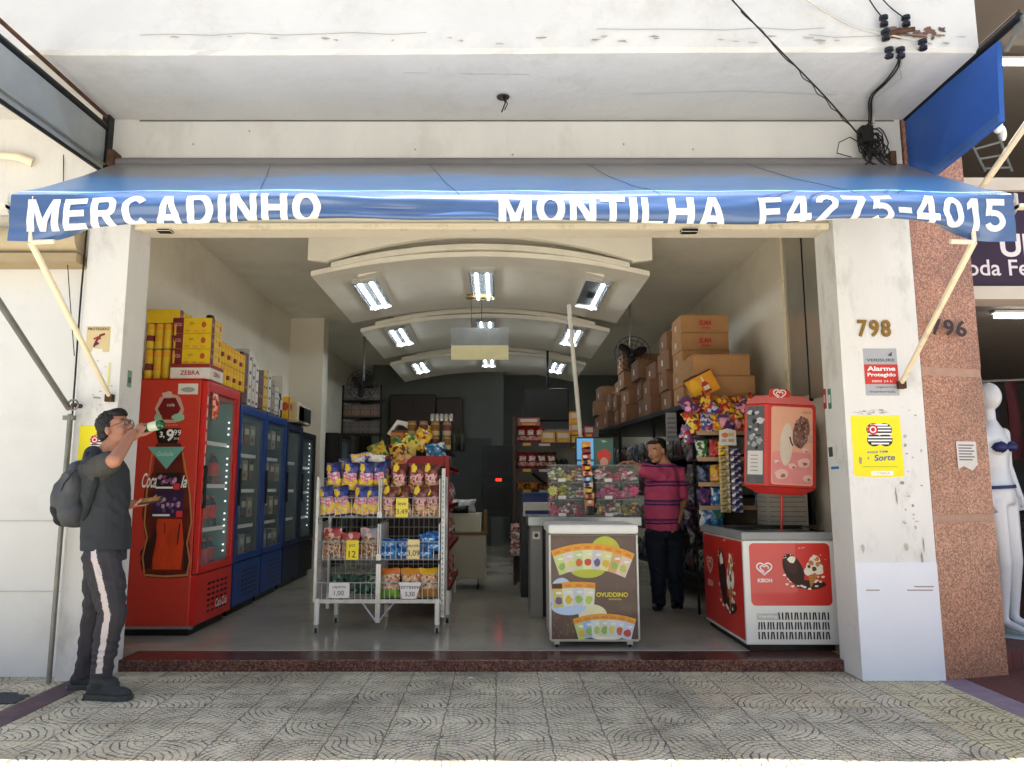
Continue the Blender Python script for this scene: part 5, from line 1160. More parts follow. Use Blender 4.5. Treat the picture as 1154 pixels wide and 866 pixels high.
b.disc(F, (xm + q1.x) / 2, q0.z + .10, .07, .075, sc3, .003, n=14, jit=.2); b.disc(F, (xm + q1.x) / 2, q0.z + .04, .04, .05, sc4, .004); b.disc(F, (xm + q1.x) / 2, q1.z - .04, .03, .012, ink((.6, .7, .65)), .004, n=7, jit=.6)
put(b, 'screen', mo)
b = MB(); b.tube([(.95, 7.37, .985), (.95, 7.37, q0.z)], .02, M_BLACK); b.box(.85, 1.05, 7.3, 7.45, .985, .995, M_BLACK); put(b, 'stand', mo)
# leaning white pole
q0 = PX(641, 344, 7.6); q1 = PX(655, 500, 7.6); d_ = (q1 - q0); e_ = q0 + d_ * ((q0.z - .09) / (q0.z - q1.z))
b = MB(); b.tube([tuple(e_), tuple(q0)], .022, mat('white_tube', (.82, .81, .77), rough=.5), 12); tag(b.build('long_pole', smooth=True), 'long white pole standing up behind the monitor towards the ceiling', 'pole')

# ------------------------------------------------------------------ ice cream freezer with its sign
M_FRED = mat('freezer_red_print', (.80, .20, .17), rough=.3, var=.05, vs=2, coat=.3)
fz = thing('ice_cream_freezer', 'white and red chest freezer with ice cream pictures, against the right pillar', 'freezer', (2.13, 6.1, .08)); FX0, FX1, FY0, FY1 = 1.79, 2.47, 5.55, 6.62
b = MB(); b.box(FX0, FX1, FY0, FY1, .125, .865, M_WHITE); put(b, 'body', fz, bevel=.012)
b = MB(); b.box(FX0 + .03, FX1 - .03, FY0 + .03, FY1 - .03, .08, .125, M_BLACK); put(b, 'plinth', fz)
b = MB(); b.box(FX0 - .01, FX1 + .01, FY0 - .01, FY1 + .01, .865, .925, mat('grey_freezer_rim', (.56, .57, .57), rough=.4)); put(b, 'rim', fz, bevel=.012)
b = MB(); b.box(FX0 + .05, FX1 - .05, FY0 + .05, FY1 - .05, .926, .934, mat('dark_freezer_glass', (.08, .1, .11), rough=.08, var=.05)); b.box(FX0 + .03, FX1 - .03, FY0 + .5, FY0 + .54, .934, .95, M_BLACK); put(b, 'glass_lid', fz)
def heart_logo(b, F, cx, cy, s, m, k, back):
    """open double heart swirl"""
    def hp(t, q): x = 16 * math.sin(t) ** 3; y = 13 * math.cos(t) - 5 * math.cos(2 * t) - 2 * math.cos(3 * t) - math.cos(4 * t); return (cx + s * q * x / 16 * 1.15, cy + s * q * (y + 2) / 16)
    b.stroke(F, [hp(PI * .12 + t * (2 * PI * .88) / 40, 1) for t in range(41)], s * .2, m, k)
    b.stroke(F, [hp(-PI * .9 + t * (2 * PI * .74) / 30, .55) for t in range(31)], s * .17, m, k)
def cone_art(b, F, cx, cy, s, k, sq=1.0):
    DK = ink((.20, .10, .08)); CH = ink((.42, .24, .16)); WH = ink((.93, .89, .82)); CA = ink((.75, .50, .26)); rr = random.Random(4)
    b.disc(F, cx + .32 * s * sq, cy - .34 * s, .42 * s * sq, .12 * s, DK, k, jit=.1); 
    for q in range(16): a = rr.uniform(190, 350); r_ = rr.uniform(.46, .62) * s; b.disc(F, cx + (.12 * s + r_ * math.cos(R(a))) * sq, cy + .1 * s + r_ * math.sin(R(a)), .05 * s * sq, .03 * s, WH, k + .0004 + q * .00001, n=7, jit=.6)
    b.disc(F, cx - .12 * s * sq, cy + .06 * s, .25 * s * sq, .44 * s, DK, k + .001, rot=R(24) * (1 if sq > .8 else .5)); b.disc(F, cx - .17 * s * sq, cy + .18 * s, .14 * s * sq, .26 * s, ink((.27, .14, .11)), k + .0013, rot=R(24))
    b.disc(F, cx - .16 * s * sq, cy + .33 * s, .13 * s * sq, .09 * s, WH, k + .0016, n=10, jit=.5); b.disc(F, cx - .24 * s * sq, cy + .43 * s, .04 * s * sq, .05 * s, DK, k + .0018)
    b.poly(F, [(cx + .26 * s * sq, cy - .02 * s), (cx + .62 * s * sq, cy + .03 * s), (cx + .32 * s * sq, cy - .42 * s)], CA, k + .002)
    for q in range(5): t = q / 5; b.stroke(F, [(cx + (.27 + .05 * t) * s * sq, cy - (.03 + .38 * t) * s), (cx + (.6 - .28 * t) * s * sq, cy + (.02 - .4 * t) * s)], .008 * s, CH, k + .0022)
    for (a, c_, r_, m) in ((.42, .14, .2, WH), (.3, .02, .13, WH), (.55, .05, .14, WH), (.48, .3, .15, WH), (.36, .24, .08, CA), (.56, .2, .08, CA), (.44, .08, .07, CH), (.3, .14, .05, CH), (.52, .34, .07, CA), (.62, .14, .06, WH), (.45, .4, .06, WH)): k += .00012; b.disc(F, cx + a * s * sq, cy + c_ * s, r_ * s * sq, r_ * s * .9, m, k + .0024, n=10, jit=.35)
    for q in range(9): a = rr.uniform(20, 160); r_ = rr.uniform(.55, .66) * s; b.disc(F, cx + (.2 * s + r_ * math.cos(R(a))) * sq, cy + .05 * s + r_ * math.sin(R(a)), .018 * s, .012 * s, WH, k + .003 + q * .00001, n=6, jit=.7)
b = MB(); F = FR(0, FY0, 0); b.rect(F, FX0 + .045, FX1 - .045, .40, .845, M_FRED, .0015, r=.035)
heart_logo(b, F, FX0 + .15, .66, .048, W_, .003, None); b.text(F, 'KIBON', FX0 + .098, .565, .028, W_, w=.105, k=.003, bold=.03)
cone_art(b, F, FX0 + .395, .64, .27, .003)
put(b, 'front_print', fz)
b = MB()
for r_ in range(3):
    n_ = 24
    for i in range(n_):
        x = FX0 + .085 + i * (FX1 - FX0 - .15) / n_; z = .165 + r_ * .068; sl = .006 * math.sin(i * 2.1 + r_)
        if r_ == 2 and i < 7: continue
        b.poly(F, [(x, z), (x + .011, z), (x + .011 + sl, z + .052), (x + sl, z + .052)], M_BLACK, .0015)
b.rect(F, FX0 + .08, FX0 + .235, .30, .345, ink((.75, .75, .73)), .0015); b.text(F, 'Venting', FX0 + .088, .308, .03, W_, w=.14, k=.003, bold=.02)
put(b, 'ventilation_grille', fz)
b = MB(); F = FXn(FX0, FY1, 0); b.rect(F, .02, 1.05, .15, .855, M_FRED, .0015)
heart_logo(b, F, .20, .60, .075, ink((.93, .75, .70)), .003, None); b.text(F, 'KIBON', .12, .43, .05, ink((.93, .75, .70)), w=.16, k=.003, bold=.03); cone_art(b, F, .60, .52, .50, .003, sq=.75)
put(b, 'side_print', fz)
tp = thing('lit_ice_cream_sign', 'tilted red framed two panel ice cream sign on a pole above the freezer', 'advertising sign', (2.18, 5.9, .935)); tp.rotation_euler = (0, R(3.2), R(-6))
M_SRED = mat('sign_red_plastic', (.80, .22, .20), rough=.35, var=.05, coat=.2); M_SPNK = mat('sign_pink_plastic', (.86, .45, .44), rough=.4, var=.05)
w1, w2, z0, z1 = .19, .42, .32, .98
P0 = Vector((-.07, 0)); 
# left panel turned away, right panel facing the street
A = Vector((-.235, .12)); Bc = Vector((-.085, 0)); D = Vector((.305, .03)); E = Vector((.2, .3)); 
b = MB(); foot = [A, Bc, D, E]
def prism(foot, z0, z1, m, b):
    n = len(foot); vs = [(p.x, p.y, z0) for p in foot] + [(p.x, p.y, z1) for p in foot]; b.add(vs, [tuple(reversed(range(n))), tuple(range(n, 2 * n))] + [(i, (i + 1) % n, n + (i + 1) % n, n + i) for i in range(n)], m)
prism(foot, z0, z1, M_SRED, b); b.build('box', tp, bevel=.012)
def cap(zb, zt, sc_, m, nm):
    b = MB(); c0 = (A + Bc + D + E) / 4; top = [c0 + (p - c0) * sc_ for p in foot]; vs = [(p.x, p.y, zb) for p in foot] + [(p.x, p.y, zt) for p in top]
    fl = [(3, 2, 1, 0), (4, 5, 6, 7)] + [(i, (i + 1) % 4, 4 + (i + 1) % 4, 4 + i) for i in range(4)]
    if zt < zb: fl = [tuple(reversed(q)) for q in fl]
    b.add(vs, fl, m); b.build(nm, tp, bevel=.01)
cap(z1 + .002, z1 + .075, .72, M_SPNK, 'top_cap'); cap(z0 - .002, z0 - .06, .6, M_SRED, 'bottom_cap')
b = MB(); b.tube([(.06, .1, -.005), (.06, .1, z0 - .05)], .011, M_SRED, 8); b.build('pole', tp)
b = MB(); Fr = Frame((Bc.x, Bc.y, 0), ((D - Bc).x, (D - Bc).y, 0), (0, 0, 1)); W2 = (D - Bc).length
b.rect(Fr, .035, W2 - .03, z0 + .02, z1 - .02, mat('poster_peach', (.90, .68, .58), rough=.4, var=.06, vs=3), .002, r=.02); b.rect(Fr, .045, W2 - .04, z0 + .03, z0 + .28, mat('poster_pink', (.89, .57, .57), rough=.4, var=.08, vs=6), .003, r=.02)
b.disc(Fr, .155, z0 + .34, .05, .17, ink((.86, .80, .74)), .004, rot=R(-3)); rr = random.Random(8)
b.disc(Fr, .27, z1 - .22, .065, .13, ink((.50, .36, .33)), .0045, rot=R(-10), jit=.1)
for k in range(44): a = rr.uniform(0, 6.28); q = rr.random() ** .5; b.disc(Fr, .27 + .058 * q * math.cos(a), z1 - .22 + .12 * q * math.sin(a), .009, .011, ink((.34, .22, .2) if k % 2 else (.66, .5, .45)), .005 + .00002 * k, n=6, jit=.6)
for (x, z, r_) in ((.12, .1, .055), (.29, .2, .05), (.32, .08, .035), (.2, .17, .03), (.3, .3, .025), (.08, .2, .02)): b.disc(Fr, x, z0 + z, r_, r_ * .75, ink((.93, .76, .72)), .0055, n=11, jit=.3); b.disc(Fr, x + .01, z0 + z - .01, r_ * .4, r_ * .3, ink((.6, .42, .4)), .006, n=7, jit=.5)
b.stroke(Fr, [(.18, z1 - .26), (.19, z1 - .3), (.205, z1 - .33)], .012, ink((.3, .2, .2)), .006); b.text(Fr, 'KIBON', W_ and .28, z1 - .07, .02, ink((.65, .45, .4)), w=.07, k=.005); b.rect(Fr, .32, .36, z1 - .30, z1 - .24, ink((.8, .65, .6)), .0065)
Fl = Frame((A.x, A.y, 0), ((Bc - A).x, (Bc - A).y, 0), (0, 0, 1)); W1 = (Bc - A).length
b.rect(Fl, .022, W1 - .02, z0 + .02, z1 - .02, mat('poster_grey', (.36, .36, .37), rough=.35, var=.3, vs=14), .002); b.rect(Fl, .035, W1 - .03, z0 + .09, z0 + .28, ink((.85, .84, .82)), .003)
for k in range(22): b.disc(Fl, rr.uniform(.04, W1 - .04), z0 + rr.uniform(.3, .6), rr.uniform(.008, .028), rr.uniform(.008, .03), ink([(.62, .63, .64), (.15, .15, .17), (.78, .78, .78)][k % 3]), .0035 + .00003 * k, n=7, jit=.6)
for k in range(5): b.rect(Fl, .06, W1 - .07, z0 + .12 + k * .03, z0 + .126 + k * .03, ink((.5, .5, .5)), .0045)
b.build('poster', tp)
b = MB(); Fh = Frame((.02, .03, 0), (1, .08, 0), (0, 0, 1)); b.extr(Fh, [(-.075, z1 + .03), (.075, z1 + .03), (.085, z1 + .10), (.06, z1 + .125), (-.06, z1 + .125), (-.085, z1 + .10)], .02, M_SRED); heart_logo(b, Fh, 0, z1 + .08, .042, W_, .002, None); b.build('heart_emblem', tp)
# dark crate and papers behind the sign
o = carton('paper_stack', .34, .25, .26, (.62, .60, .56), lambda b, F, w, hh: [b.rect(F, .02, w - .02, .03 + .04 * k, .035 + .04 * k, card((.35, .33, .3)), .001) for k in range(6)])(); o.location = (2.43, 6.44, .936); tag(o, 'pile of grey striped papers on the freezer behind the sign pole', 'paper pile')
b = MB(); b.box(-.015, .015, -.25, .25, 0, .9, M_BLACK); o = b.build('black_board'); o.location = (2.66, 6.6, .94); tag(o, 'narrow black board leaning on the wall behind the ice cream sign', 'board')

# ------------------------------------------------------------------ right wall: snack display, long shelf, cardboard boxes
ws = thing('wall_gondola', 'long dark shelf along the right wall under the cardboard boxes', 'shelf', (2.4, 9, .08))
def sx(y): return 2.06 - (y - 7.0) * .11
for k, z in enumerate((.35, .75, 1.15, 1.55)):
    b = MB(); b.add([(sx(7.3), 7.3, z), (2.74, 7.3, z), (2.74, 12, z), (sx(12), 12, z), (sx(7.3), 7.3, z + .025), (2.74, 7.3, z + .025), (2.74, 12, z + .025), (sx(12), 12, z + .025)], [(0, 3, 2, 1), (4, 5, 6, 7), (0, 1, 5, 4), (1, 2, 6, 5), (2, 3, 7, 6), (3, 0, 4, 7)], M_DARK); put(b, 'shelf', ws)
b = MB(); z = 2.06; b.add([(sx(7.0) - .08, 7.0, z), (2.74, 7.0, z), (2.74, 12, z), (sx(12) - .08, 12, z), (sx(7.0) - .08, 7.0, z + .05), (2.74, 7.0, z + .05), (2.74, 12, z + .05), (sx(12) - .08, 12, z + .05)], [(0, 3, 2, 1), (4, 5, 6, 7), (0, 1, 5, 4), (1, 2, 6, 5), (2, 3, 7, 6), (3, 0, 4, 7)], M_DARK); put(b, 'top_shelf', ws)
for y in (7.35, 8.9, 10.4, 11.9):
    b = MB(); b.box(sx(y) + .0, sx(y) + .03, y, y + .03, .08, 2.06, M_DARK); put(b, 'upright', ws)
rr = random.Random(21)
for k, z in enumerate((.375, .775, 1.175, 1.575)):
    for i in range(16):
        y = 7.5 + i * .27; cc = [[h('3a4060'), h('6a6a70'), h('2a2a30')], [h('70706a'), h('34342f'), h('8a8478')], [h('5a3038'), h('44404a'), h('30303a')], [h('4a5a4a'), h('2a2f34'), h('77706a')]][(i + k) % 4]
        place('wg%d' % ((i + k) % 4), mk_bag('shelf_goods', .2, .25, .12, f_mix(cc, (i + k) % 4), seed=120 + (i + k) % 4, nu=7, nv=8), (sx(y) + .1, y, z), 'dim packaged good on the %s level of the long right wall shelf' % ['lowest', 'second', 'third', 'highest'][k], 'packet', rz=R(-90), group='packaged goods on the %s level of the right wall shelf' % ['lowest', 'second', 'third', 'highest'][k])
o = carton('grey_poster', .11, .02, .3, (.60, .60, .62), lambda b, F, w, hh: [b.rect(F, .01, w - .01, .03 + .05 * k, .05 + .05 * k, card((.45, .45, .5)), .001) for k in range(5)] if w > .05 else None)(); q = PX(757, 497, 7.9); o.location = (q.x, 7.9, q.z); tag(o, 'pale grey card hanging from the long shelf behind the cashier', 'card')
# cardboard boxes
def pr_box(b, F, w, hh):
    if w > .45:
        b.text(F, 'ELMA', w * .38, hh * .40, hh * .28, ink((.62, .18, .14)), w=w * .26, k=.002, bold=.03, shear=.2); b.text(F, 'chips', w * .42, hh * .16, hh * .16, ink((.62, .18, .14)), w=w * .2, k=.002, bold=.02); b.disc(F, w * .51, hh * .45, w * .19, hh * .3, ink((.70, .44, .30)), .001, n=14, jit=.1)
        b.rect(F, w * .4, w * .8, hh * .08, hh * .1, ink((.5, .36, .24)), .001)
    else:
        b.rect(F, w * .35, w * .5, hh * .3, hh * .6, ink((.75, .72, .66)), .001); b.rect(F, w * .38, w * .46, hh * .7, hh * .8, ink((.4, .3, .2)), .001)
def box_k(w, d, hh, col=(.66, .49, .32), fn=pr_box):
    def f():
        t = thing('cardboard_box', 'x', 'cardboard box')
        b = MB(); b.box(-w / 2, w / 2, -d / 2, d / 2, 0, hh, mat('cardboard_%d' % int(col[0] * 100), col, rough=.85, var=.1, vs=5, bump=.1, bs=80)); b.build('carton', t, bevel=.006)
        b = MB()
        for (F, ww) in ((FR(-w / 2, -d / 2, 0), w), (FXn(-w / 2, d / 2, 0), d)): 
            if fn: fn(b, F, ww, hh)
        b.rect(FR(-w / 2, -d / 2, 0), 0, w, hh - .012, hh - .009, ink((.42, .3, .2)), .001); b.build('print', t)
        b = MB(); b.box(-w / 2, w / 2, -.03, .03, hh + .0005, hh + .0015, mat('packing_tape', (.62, .48, .3), rough=.3)); b.build('tape', t)
        return t
    return f
ZS = 2.112
for k in range(2): place('bxw', box_k(.55, .42, .205, fn=None), (2.185 - .02 * k * 2, 7.25, ZS + .207 * k), 'wide plain cardboard box, %s of two behind the yellow poster' % ['lower', 'upper'][k], 'cardboard box')
for k in range(5): place('bxc', box_k(.50, .42, .187), (2.17 - .006 * (k % 2), 7.85, ZS + .189 * k), 'cardboard box with red lettering, %s in the tall stack by the right wall' % ['lowest', 'second', 'third', 'fourth', 'topmost'][k], 'cardboard box', group='red lettered boxes stacked on the wall shelf')
yy = 8.35; st = 0
for n_, hh, w, xo in ((4, .21, .5, .0), (3, .2, .46, -.04), (3, .24, .5, -.03), (4, .24, .55, -.06), (3, .22, .5, -.05), (2, .2, .5, -.06), (3, .25, .5, -.08)):
    for k in range(n_):
        key = 'bb%d' % (st % 3)
        if key not in POOL or True:
            place(key, box_k([.52, .46, .5][st % 3], .42, [.22, .205, .24][st % 3], [(.50, .36, .25), (.46, .32, .23), (.42, .30, .22)][st % 3]), (sx(yy) + .22 + xo * .5 + random.uniform(-.05, .05), yy + random.uniform(-.03, .03), ZS + k * [.222, .207, .242][st % 3]), 'brown cardboard box, %s in the %s stack going inwards along the right wall' % (['lowest', 'second', 'third', 'topmost'][k] if n_ == 4 else ['lowest', 'middle', 'topmost'][k] if n_ == 3 else ['lower', 'upper'][k], ordn[st + 0]), 'cardboard box', group='brown boxes stacked along the right wall', rz=R(random.uniform(-7, 7)))
    yy += .5; st += 1
# tilted yellow poster
b = MB(); pts = [(0, 0), (.28, 0), (.28, .21), (0, .21)]; F = Frame((0, 0, 0), (1, 0, 0), (0, 0, 1)); b.extr(F, pts, .004, mat('yellow_poster', (.86, .58, .10), rough=.5, var=.1, vs=5)); b.disc(F, .07, .1, .05, .09, ink((.88, .68, .15)), .001)
b.lathe([(.035, 0), (.035, .05), (.02, .1), (.012, .13)], (.15, -.001, .02), ink((.85, .8, .72)), n=4) if False else None
b.poly(F, [(.13, .02), (.2, .02), (.2, .1), (.18, .13), (.15, .13), (.13, .1)], ink((.70, .16, .12)), .002); b.poly(F, [(.155, .13), (.175, .13), (.172, .18), (.158, .18)], ink((.88, .82, .7)), .003); b.rect(F, .135, .195, .045, .085, ink((.88, .84, .76)), .003); b.stroke(F, [(0, .205), (.28, .205)], .012, ink((.2, .12, .1)), .002)
o = b.build('tilted_poster'); q = PX(783, 452, 6.98); o.location = (q.x, 6.98, q.z - .005); o.rotation_euler = (0, R(-27), 0); tag(o, 'tilted yellow poster with a red bottle, leaning on the wide box', 'poster')

# snack display rack
ds_ = thing('snack_display', 'wire display of colourful snacks between cashier and ice cream sign', 'snack display', (2.1, 6.85, .08))
b = MB()
for x in (1.86, 2.45): b.box(x, x + .02, 7.12, 7.14, .08, 2.05, M_DARK)
b.box(2.30, 2.32, 6.68, 6.70, .08, 1.6, M_DARK); put(b, 'upright', ds_)
dz = [PX(800, v, 6.85).z for v in (489, 518, 546, 572, 596)]
for z in dz:
    b = MB(); b.box(1.80, 2.48, 6.74, 7.1, z - .015, z, M_DARK); b.box(1.80, 2.48, 6.73, 6.74, z - .02, z + .018, mat('price_rail_cream', (.65, .55, .42), rough=.5)); put(b, 'shelf', ds_)
top = dz[0]
kinds = [[h('b83a28'), YEL, h('8a2430')], [YEL, h('d89a28'), RED], [MAR, YEL, h('c85a30')], [h('7a3040'), PINK, h('3a4a90')]]
xs = [1.86, 1.97, 2.08, 2.19, 2.30, 2.41]
for row in range(3):
    for i, x in enumerate(xs):
        o = place('sn%d' % ((i * 2 + row * 3) % 4), mk_bag('snack_pouch', .15, .2, .09, f_mix(kinds[(i * 2 + row * 3) % 4], i, 5, 5), seed=140 + (i * 2 + row * 3) % 4, nu=9, nv=10), (x + .03 * (row - 1) , 6.78 + .07 * row, top + .005 + row * .082), 'red and yellow snack pouch, %s in the %s row of the display top' % (['leftmost', 'second', 'third', 'fourth', 'fifth', 'rightmost'][i], ['front', 'middle', 'rear'][row]), 'snack pouch', group='red and yellow snack pouches on the display top', rot=(R(-12), R(random.uniform(-14, 14)), R(random.uniform(-15, 15))))
for i, (u, v) in enumerate(((776, 480), (783, 470), (779, 492), (772, 487), (787, 484))):
    q = PX(u, v, 6.9); o = mk_bag('mixed_pouch', .1, .13, .05, f_mix([[h('a83040'), h('4050a0'), WHT], [RED, PINK, h('5a60a8')]][i % 2], i), seed=160 + i, nu=8, nv=9)(); o.location = (q.x, 6.9 + .02 * i, q.z - .06); o.rotation_euler = (0, R(random.uniform(-20, 20)), R(random.uniform(-20, 20))); tag(o, 'small red and blue pouch hanging at the left of the display, %s' % ['lowest left', 'uppermost', 'lower middle', 'outermost left', 'right'][i], 'pouch', 'small pouches hanging at the left of the display')
rows = [[([GRN, h('c8d0c0'), h('2a4a3a')], 'green'), (  [RED, h('d86060'), h('c03030')], 'red'), None, None, ([h('c03038'), h('e0b0a0'), RED], 'red and cream'), ([MAR, RED, WHT], 'dark red')],
        [([h('2a3a6a'), h('4a5a80'), h('20242f')], 'dark blue'), ([YEL, h('d8a820'), ORG], 'yellow'), None, None, ([GRN, LIM, h('2f6a30')], 'green'), ([LIM, YEL, GRN], 'lime')],
        [([PUR, h('703868'), h('30204a')], 'purple'), ([LBL, h('2a6ab0'), WHT], 'light blue'), None, None, ([LBL, h('3070b0'), WHT], 'blue'), ([BLU, LBL, WHT], 'blue and white')],
        [([LBL, WHT, h('2a5a90')], 'pale blue'), ([h('2a5a90'), LBL, GRN], 'mid blue'), None, None, None, None]]
for r_, row in enumerate(rows):
    for i, c in enumerate(row):
        if not c: continue
        o = mk_bag('hanging_snack', .115, .17, .06, f_mix(c[0], r_ * 3 + i), seed=170 + r_ * 6 + i, nu=9, nv=10)(); o.location = ([1.87, 1.975, 0, 0, 2.38, 2.47][i], 6.80, dz[r_ + 1] + .004); o.rotation_euler = (0, R(random.uniform(-5, 5)), R(random.uniform(-8, 8))); tag(o, '%s snack bag, %s level of the display, %s side' % (c[1], ['upper', 'middle', 'lower', 'bottom'][r_], 'left' if i < 3 else 'right'), 'snack bag')
rr = random.Random(77)
for i in range(14):
    cset = [[h('c83a30'), YEL, MAR], [h('3a4890'), h('c8ccd8'), h('a83048')], [YEL, ORG, RED], [h('6a3050'), PINK, h('4a3a80')]][i % 4]
    x = 1.80 + (i % 7) * .105; o = mk_bag('piled_pouch', .14, .18, .08, f_mix(cset, 20 + i), seed=400 + i, nu=9, nv=10)(); o.location = (x, 6.72 + .05 * (i // 7), top + .03 + .15 * (i // 7) + rr.uniform(-.02, .03)); o.rotation_euler = (R(rr.uniform(-35, -10)), R(rr.uniform(-40, 40)), R(rr.uniform(-25, 25)))
    tag(o, '%s pouch tumbled over the display top, %s of the %s layer' % (['red and yellow', 'blue and red', 'yellow and orange', 'purple and pink'][i % 4], ordn[i % 7], ['lower', 'upper'][i // 7]), 'snack pouch', 'pouches tumbled over the display top')
for i, (x, z) in enumerate(((1.73, 1.50), (1.70, 1.28), (1.74, 1.08), (1.69, .88), (1.74, .70), (1.80, 1.62))):
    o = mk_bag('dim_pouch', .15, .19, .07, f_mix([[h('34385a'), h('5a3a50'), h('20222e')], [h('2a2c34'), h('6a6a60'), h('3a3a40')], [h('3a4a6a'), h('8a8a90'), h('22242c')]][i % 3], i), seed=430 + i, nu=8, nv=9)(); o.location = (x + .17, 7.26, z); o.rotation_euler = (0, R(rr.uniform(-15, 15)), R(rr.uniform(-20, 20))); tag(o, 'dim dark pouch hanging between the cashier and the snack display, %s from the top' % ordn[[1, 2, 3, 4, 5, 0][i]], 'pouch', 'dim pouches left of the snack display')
q = PX(818, 490, 6.66)
for s, (x0, c1, c2, nm) in enumerate(((q.x - .04, h('b0a068'), h('8a7a50'), 'beige'), (q.x + .065, h('2a2a60'), h('5a5a90'), 'dark blue'))):
    for k in range(9 if s else 10):
        z = PX(818, 575, 6.66).z - .02 + k * .063
        cc = c1 if not (s == 0 and k > 7) else YEL
        o = place('ss%d%d' % (s, k > 7), mk_bag('strip_sachet', .095, .058, .03, f_mix([cc, cc, c2, WHT] if True else cc, s, 6, 3), seed=200 + s, nu=8, nv=5), (x0, 6.62, z), '%s sachet in the hanging strip, %s from the bottom' % (nm, ordn[k] if k < 9 else 'tenth'), 'sachet', group='%s sachets hanging in a strip' % nm)
b = MB(); b.extr(FR(0, 0, 0), [(0, 0), (.15, 0), (.15, .13), (.075, .15), (0, .13)], .004, M_WHITE); b.disc(FR(0, 0, 0), .05, .09, .03, .022, ink((.85, .5, .35)), .002); b.rect(FR(0, 0, 0), .08, .13, .08, .11, ink((.85, .75, .4)), .002); b.rect(FR(0, 0, 0), .02, .06, .03, .055, ink((.7, .7, .75)), .002); b.rect(FR(0, 0, 0), .08, .13, .03, .055, ink((.75, .6, .6)), .002); o = b.build('header_card'); q = PX(811, 502, 6.6); o.location = (q.x, 6.6, q.z); tag(o, 'white header card above the hanging sachet strips', 'header card')
# ------------------------------------------------------------------ people
def remesh(b, name, parent, voxel, colf=None, smooth_it=4, label=None, folds=0.0, fs=(9, 9, 16)):
    o = b.build(name)
    m = o.modifiers.new('r', 'REMESH'); m.mode = 'VOXEL'; m.voxel_size = voxel; m.use_smooth_shade = True
    s = o.modifiers.new('s', 'SMOOTH'); s.factor = .5; s.iterations = smooth_it
    dg = bpy.context.evaluated_depsgraph_get(); dg.update()
    me = bpy.data.meshes.new_from_object(o.evaluated_get(dg), preserve_all_data_layers=False, depsgraph=dg); me.name = name
    old = o.data; o.modifiers.clear(); o.data = me; bpy.data.meshes.remove(old)
    if folds:
        ns = [v.normal.copy() for v in me.vertices]
        for v, n_ in zip(me.vertices, ns):
            c = v.co; q = Vector((c.x * fs[0] + c.z * 2.5, c.y * fs[1] + c.z * 1.5, c.z * fs[2])); q += Vector((1, 1, 1)) * 1.3 * mnoise.noise(c * 4.0)
            t = mnoise.noise(q); t2 = mnoise.noise(q * 2.3 + Vector((5, 3, 1)))
            v.co = c + n_ * folds * ((1 - abs(t) * 3.2) * .9 + t2 * .5 - .3)
    me.materials.clear()
    for mm in b.mats: me.materials.append(mm)
    me.polygons.foreach_set('use_smooth', [True] * len(me.polygons))
    if colf:
        mi = [colf(p.center, p.normal) for p in me.polygons]; me.polygons.foreach_set('material_index', mi)
    else: me.polygons.foreach_set('material_index', [0] * len(me.polygons))
    me.update()
    if parent: o.parent = parent
    if label: o['label'] = label
    return o
def cap_(b, p0, p1, r0, r1, m, n=14):
    """tapered capsule"""
    p0 = Vector(p0); p1 = Vector(p1); d = p1 - p0; L = d.length or 1e-6; t = d / L
    pts = []; rr_ = []
    for k in range(5): a = PI / 2 * (1 - k / 4); pts.append(p0 - t * r0 * math.sin(a)); rr_.append(max(1e-4, r0 * math.cos(a)))
    for k in range(5): a = PI / 2 * k / 4; pts.append(p1 + t * r1 * math.sin(a)); rr_.append(max(1e-4, r1 * math.cos(a)))
    return b.tube(pts, rr_, m, n)
def chain(b, pts, rs, m):
    for i in range(len(pts) - 1): cap_(b, pts[i], pts[i + 1], rs[i], rs[i + 1], m)
def loft(b, secs, m, n=24):
    """secs: (cx, cy, z, rx, ry)"""
    vs = []; fs = []
    for (cx, cy, z, rx, ry) in secs:
        for k in range(n): a = 2 * PI * k / n; vs.append((cx + rx * math.cos(a), cy + ry * math.sin(a), z))
    for i in range(len(secs) - 1):
        for k in range(n): k2 = (k + 1) % n; fs.append((i * n + k, i * n + k2, (i + 1) * n + k2, (i + 1) * n + k))
    fs.append(tuple(reversed(range(n)))); fs.append(tuple(range((len(secs) - 1) * n, len(secs) * n)))
    b.add(vs, fs, m)
def head_geo(b, c, M, m, s=1.0):
    """x forward, y left, z up in the head's own frame M"""
    c = Vector(c)
    def E(p, r): b.ball(c + M @ (Vector(p) * s), tuple(q * s for q in r), m, nu=16, nv=10, M=M)
    E((-.012, 0, .035), (.098, .077, .088)); E((.022, 0, -.012), (.074, .064, .095)); E((.03, 0, -.068), (.058, .053, .042)); E((.072, 0, -.092), (.022, .026, .02))
    E((.072, 0, .03), (.028, .055, .016)); E((.06, .034, -.03), (.03, .024, .03)); E((.06, -.034, -.03), (.03, .024, .03))
    E((-.005, .077, -.008), (.018, .010, .031)); E((-.005, -.077, -.008), (.018, .010, .031))
    cap_(b, c + M @ (Vector((.088, 0, .02)) * s), c + M @ (Vector((.113, 0, -.022)) * s), .009 * s, .014 * s, m, 10)
    E((.1, .012, -.027), (.012, .01, .009)); E((.1, -.012, -.027), (.012, .01, .009))
    E((.092, 0, -.052), (.012, .024, .006)); E((.09, 0, -.064), (.012, .021, .007))
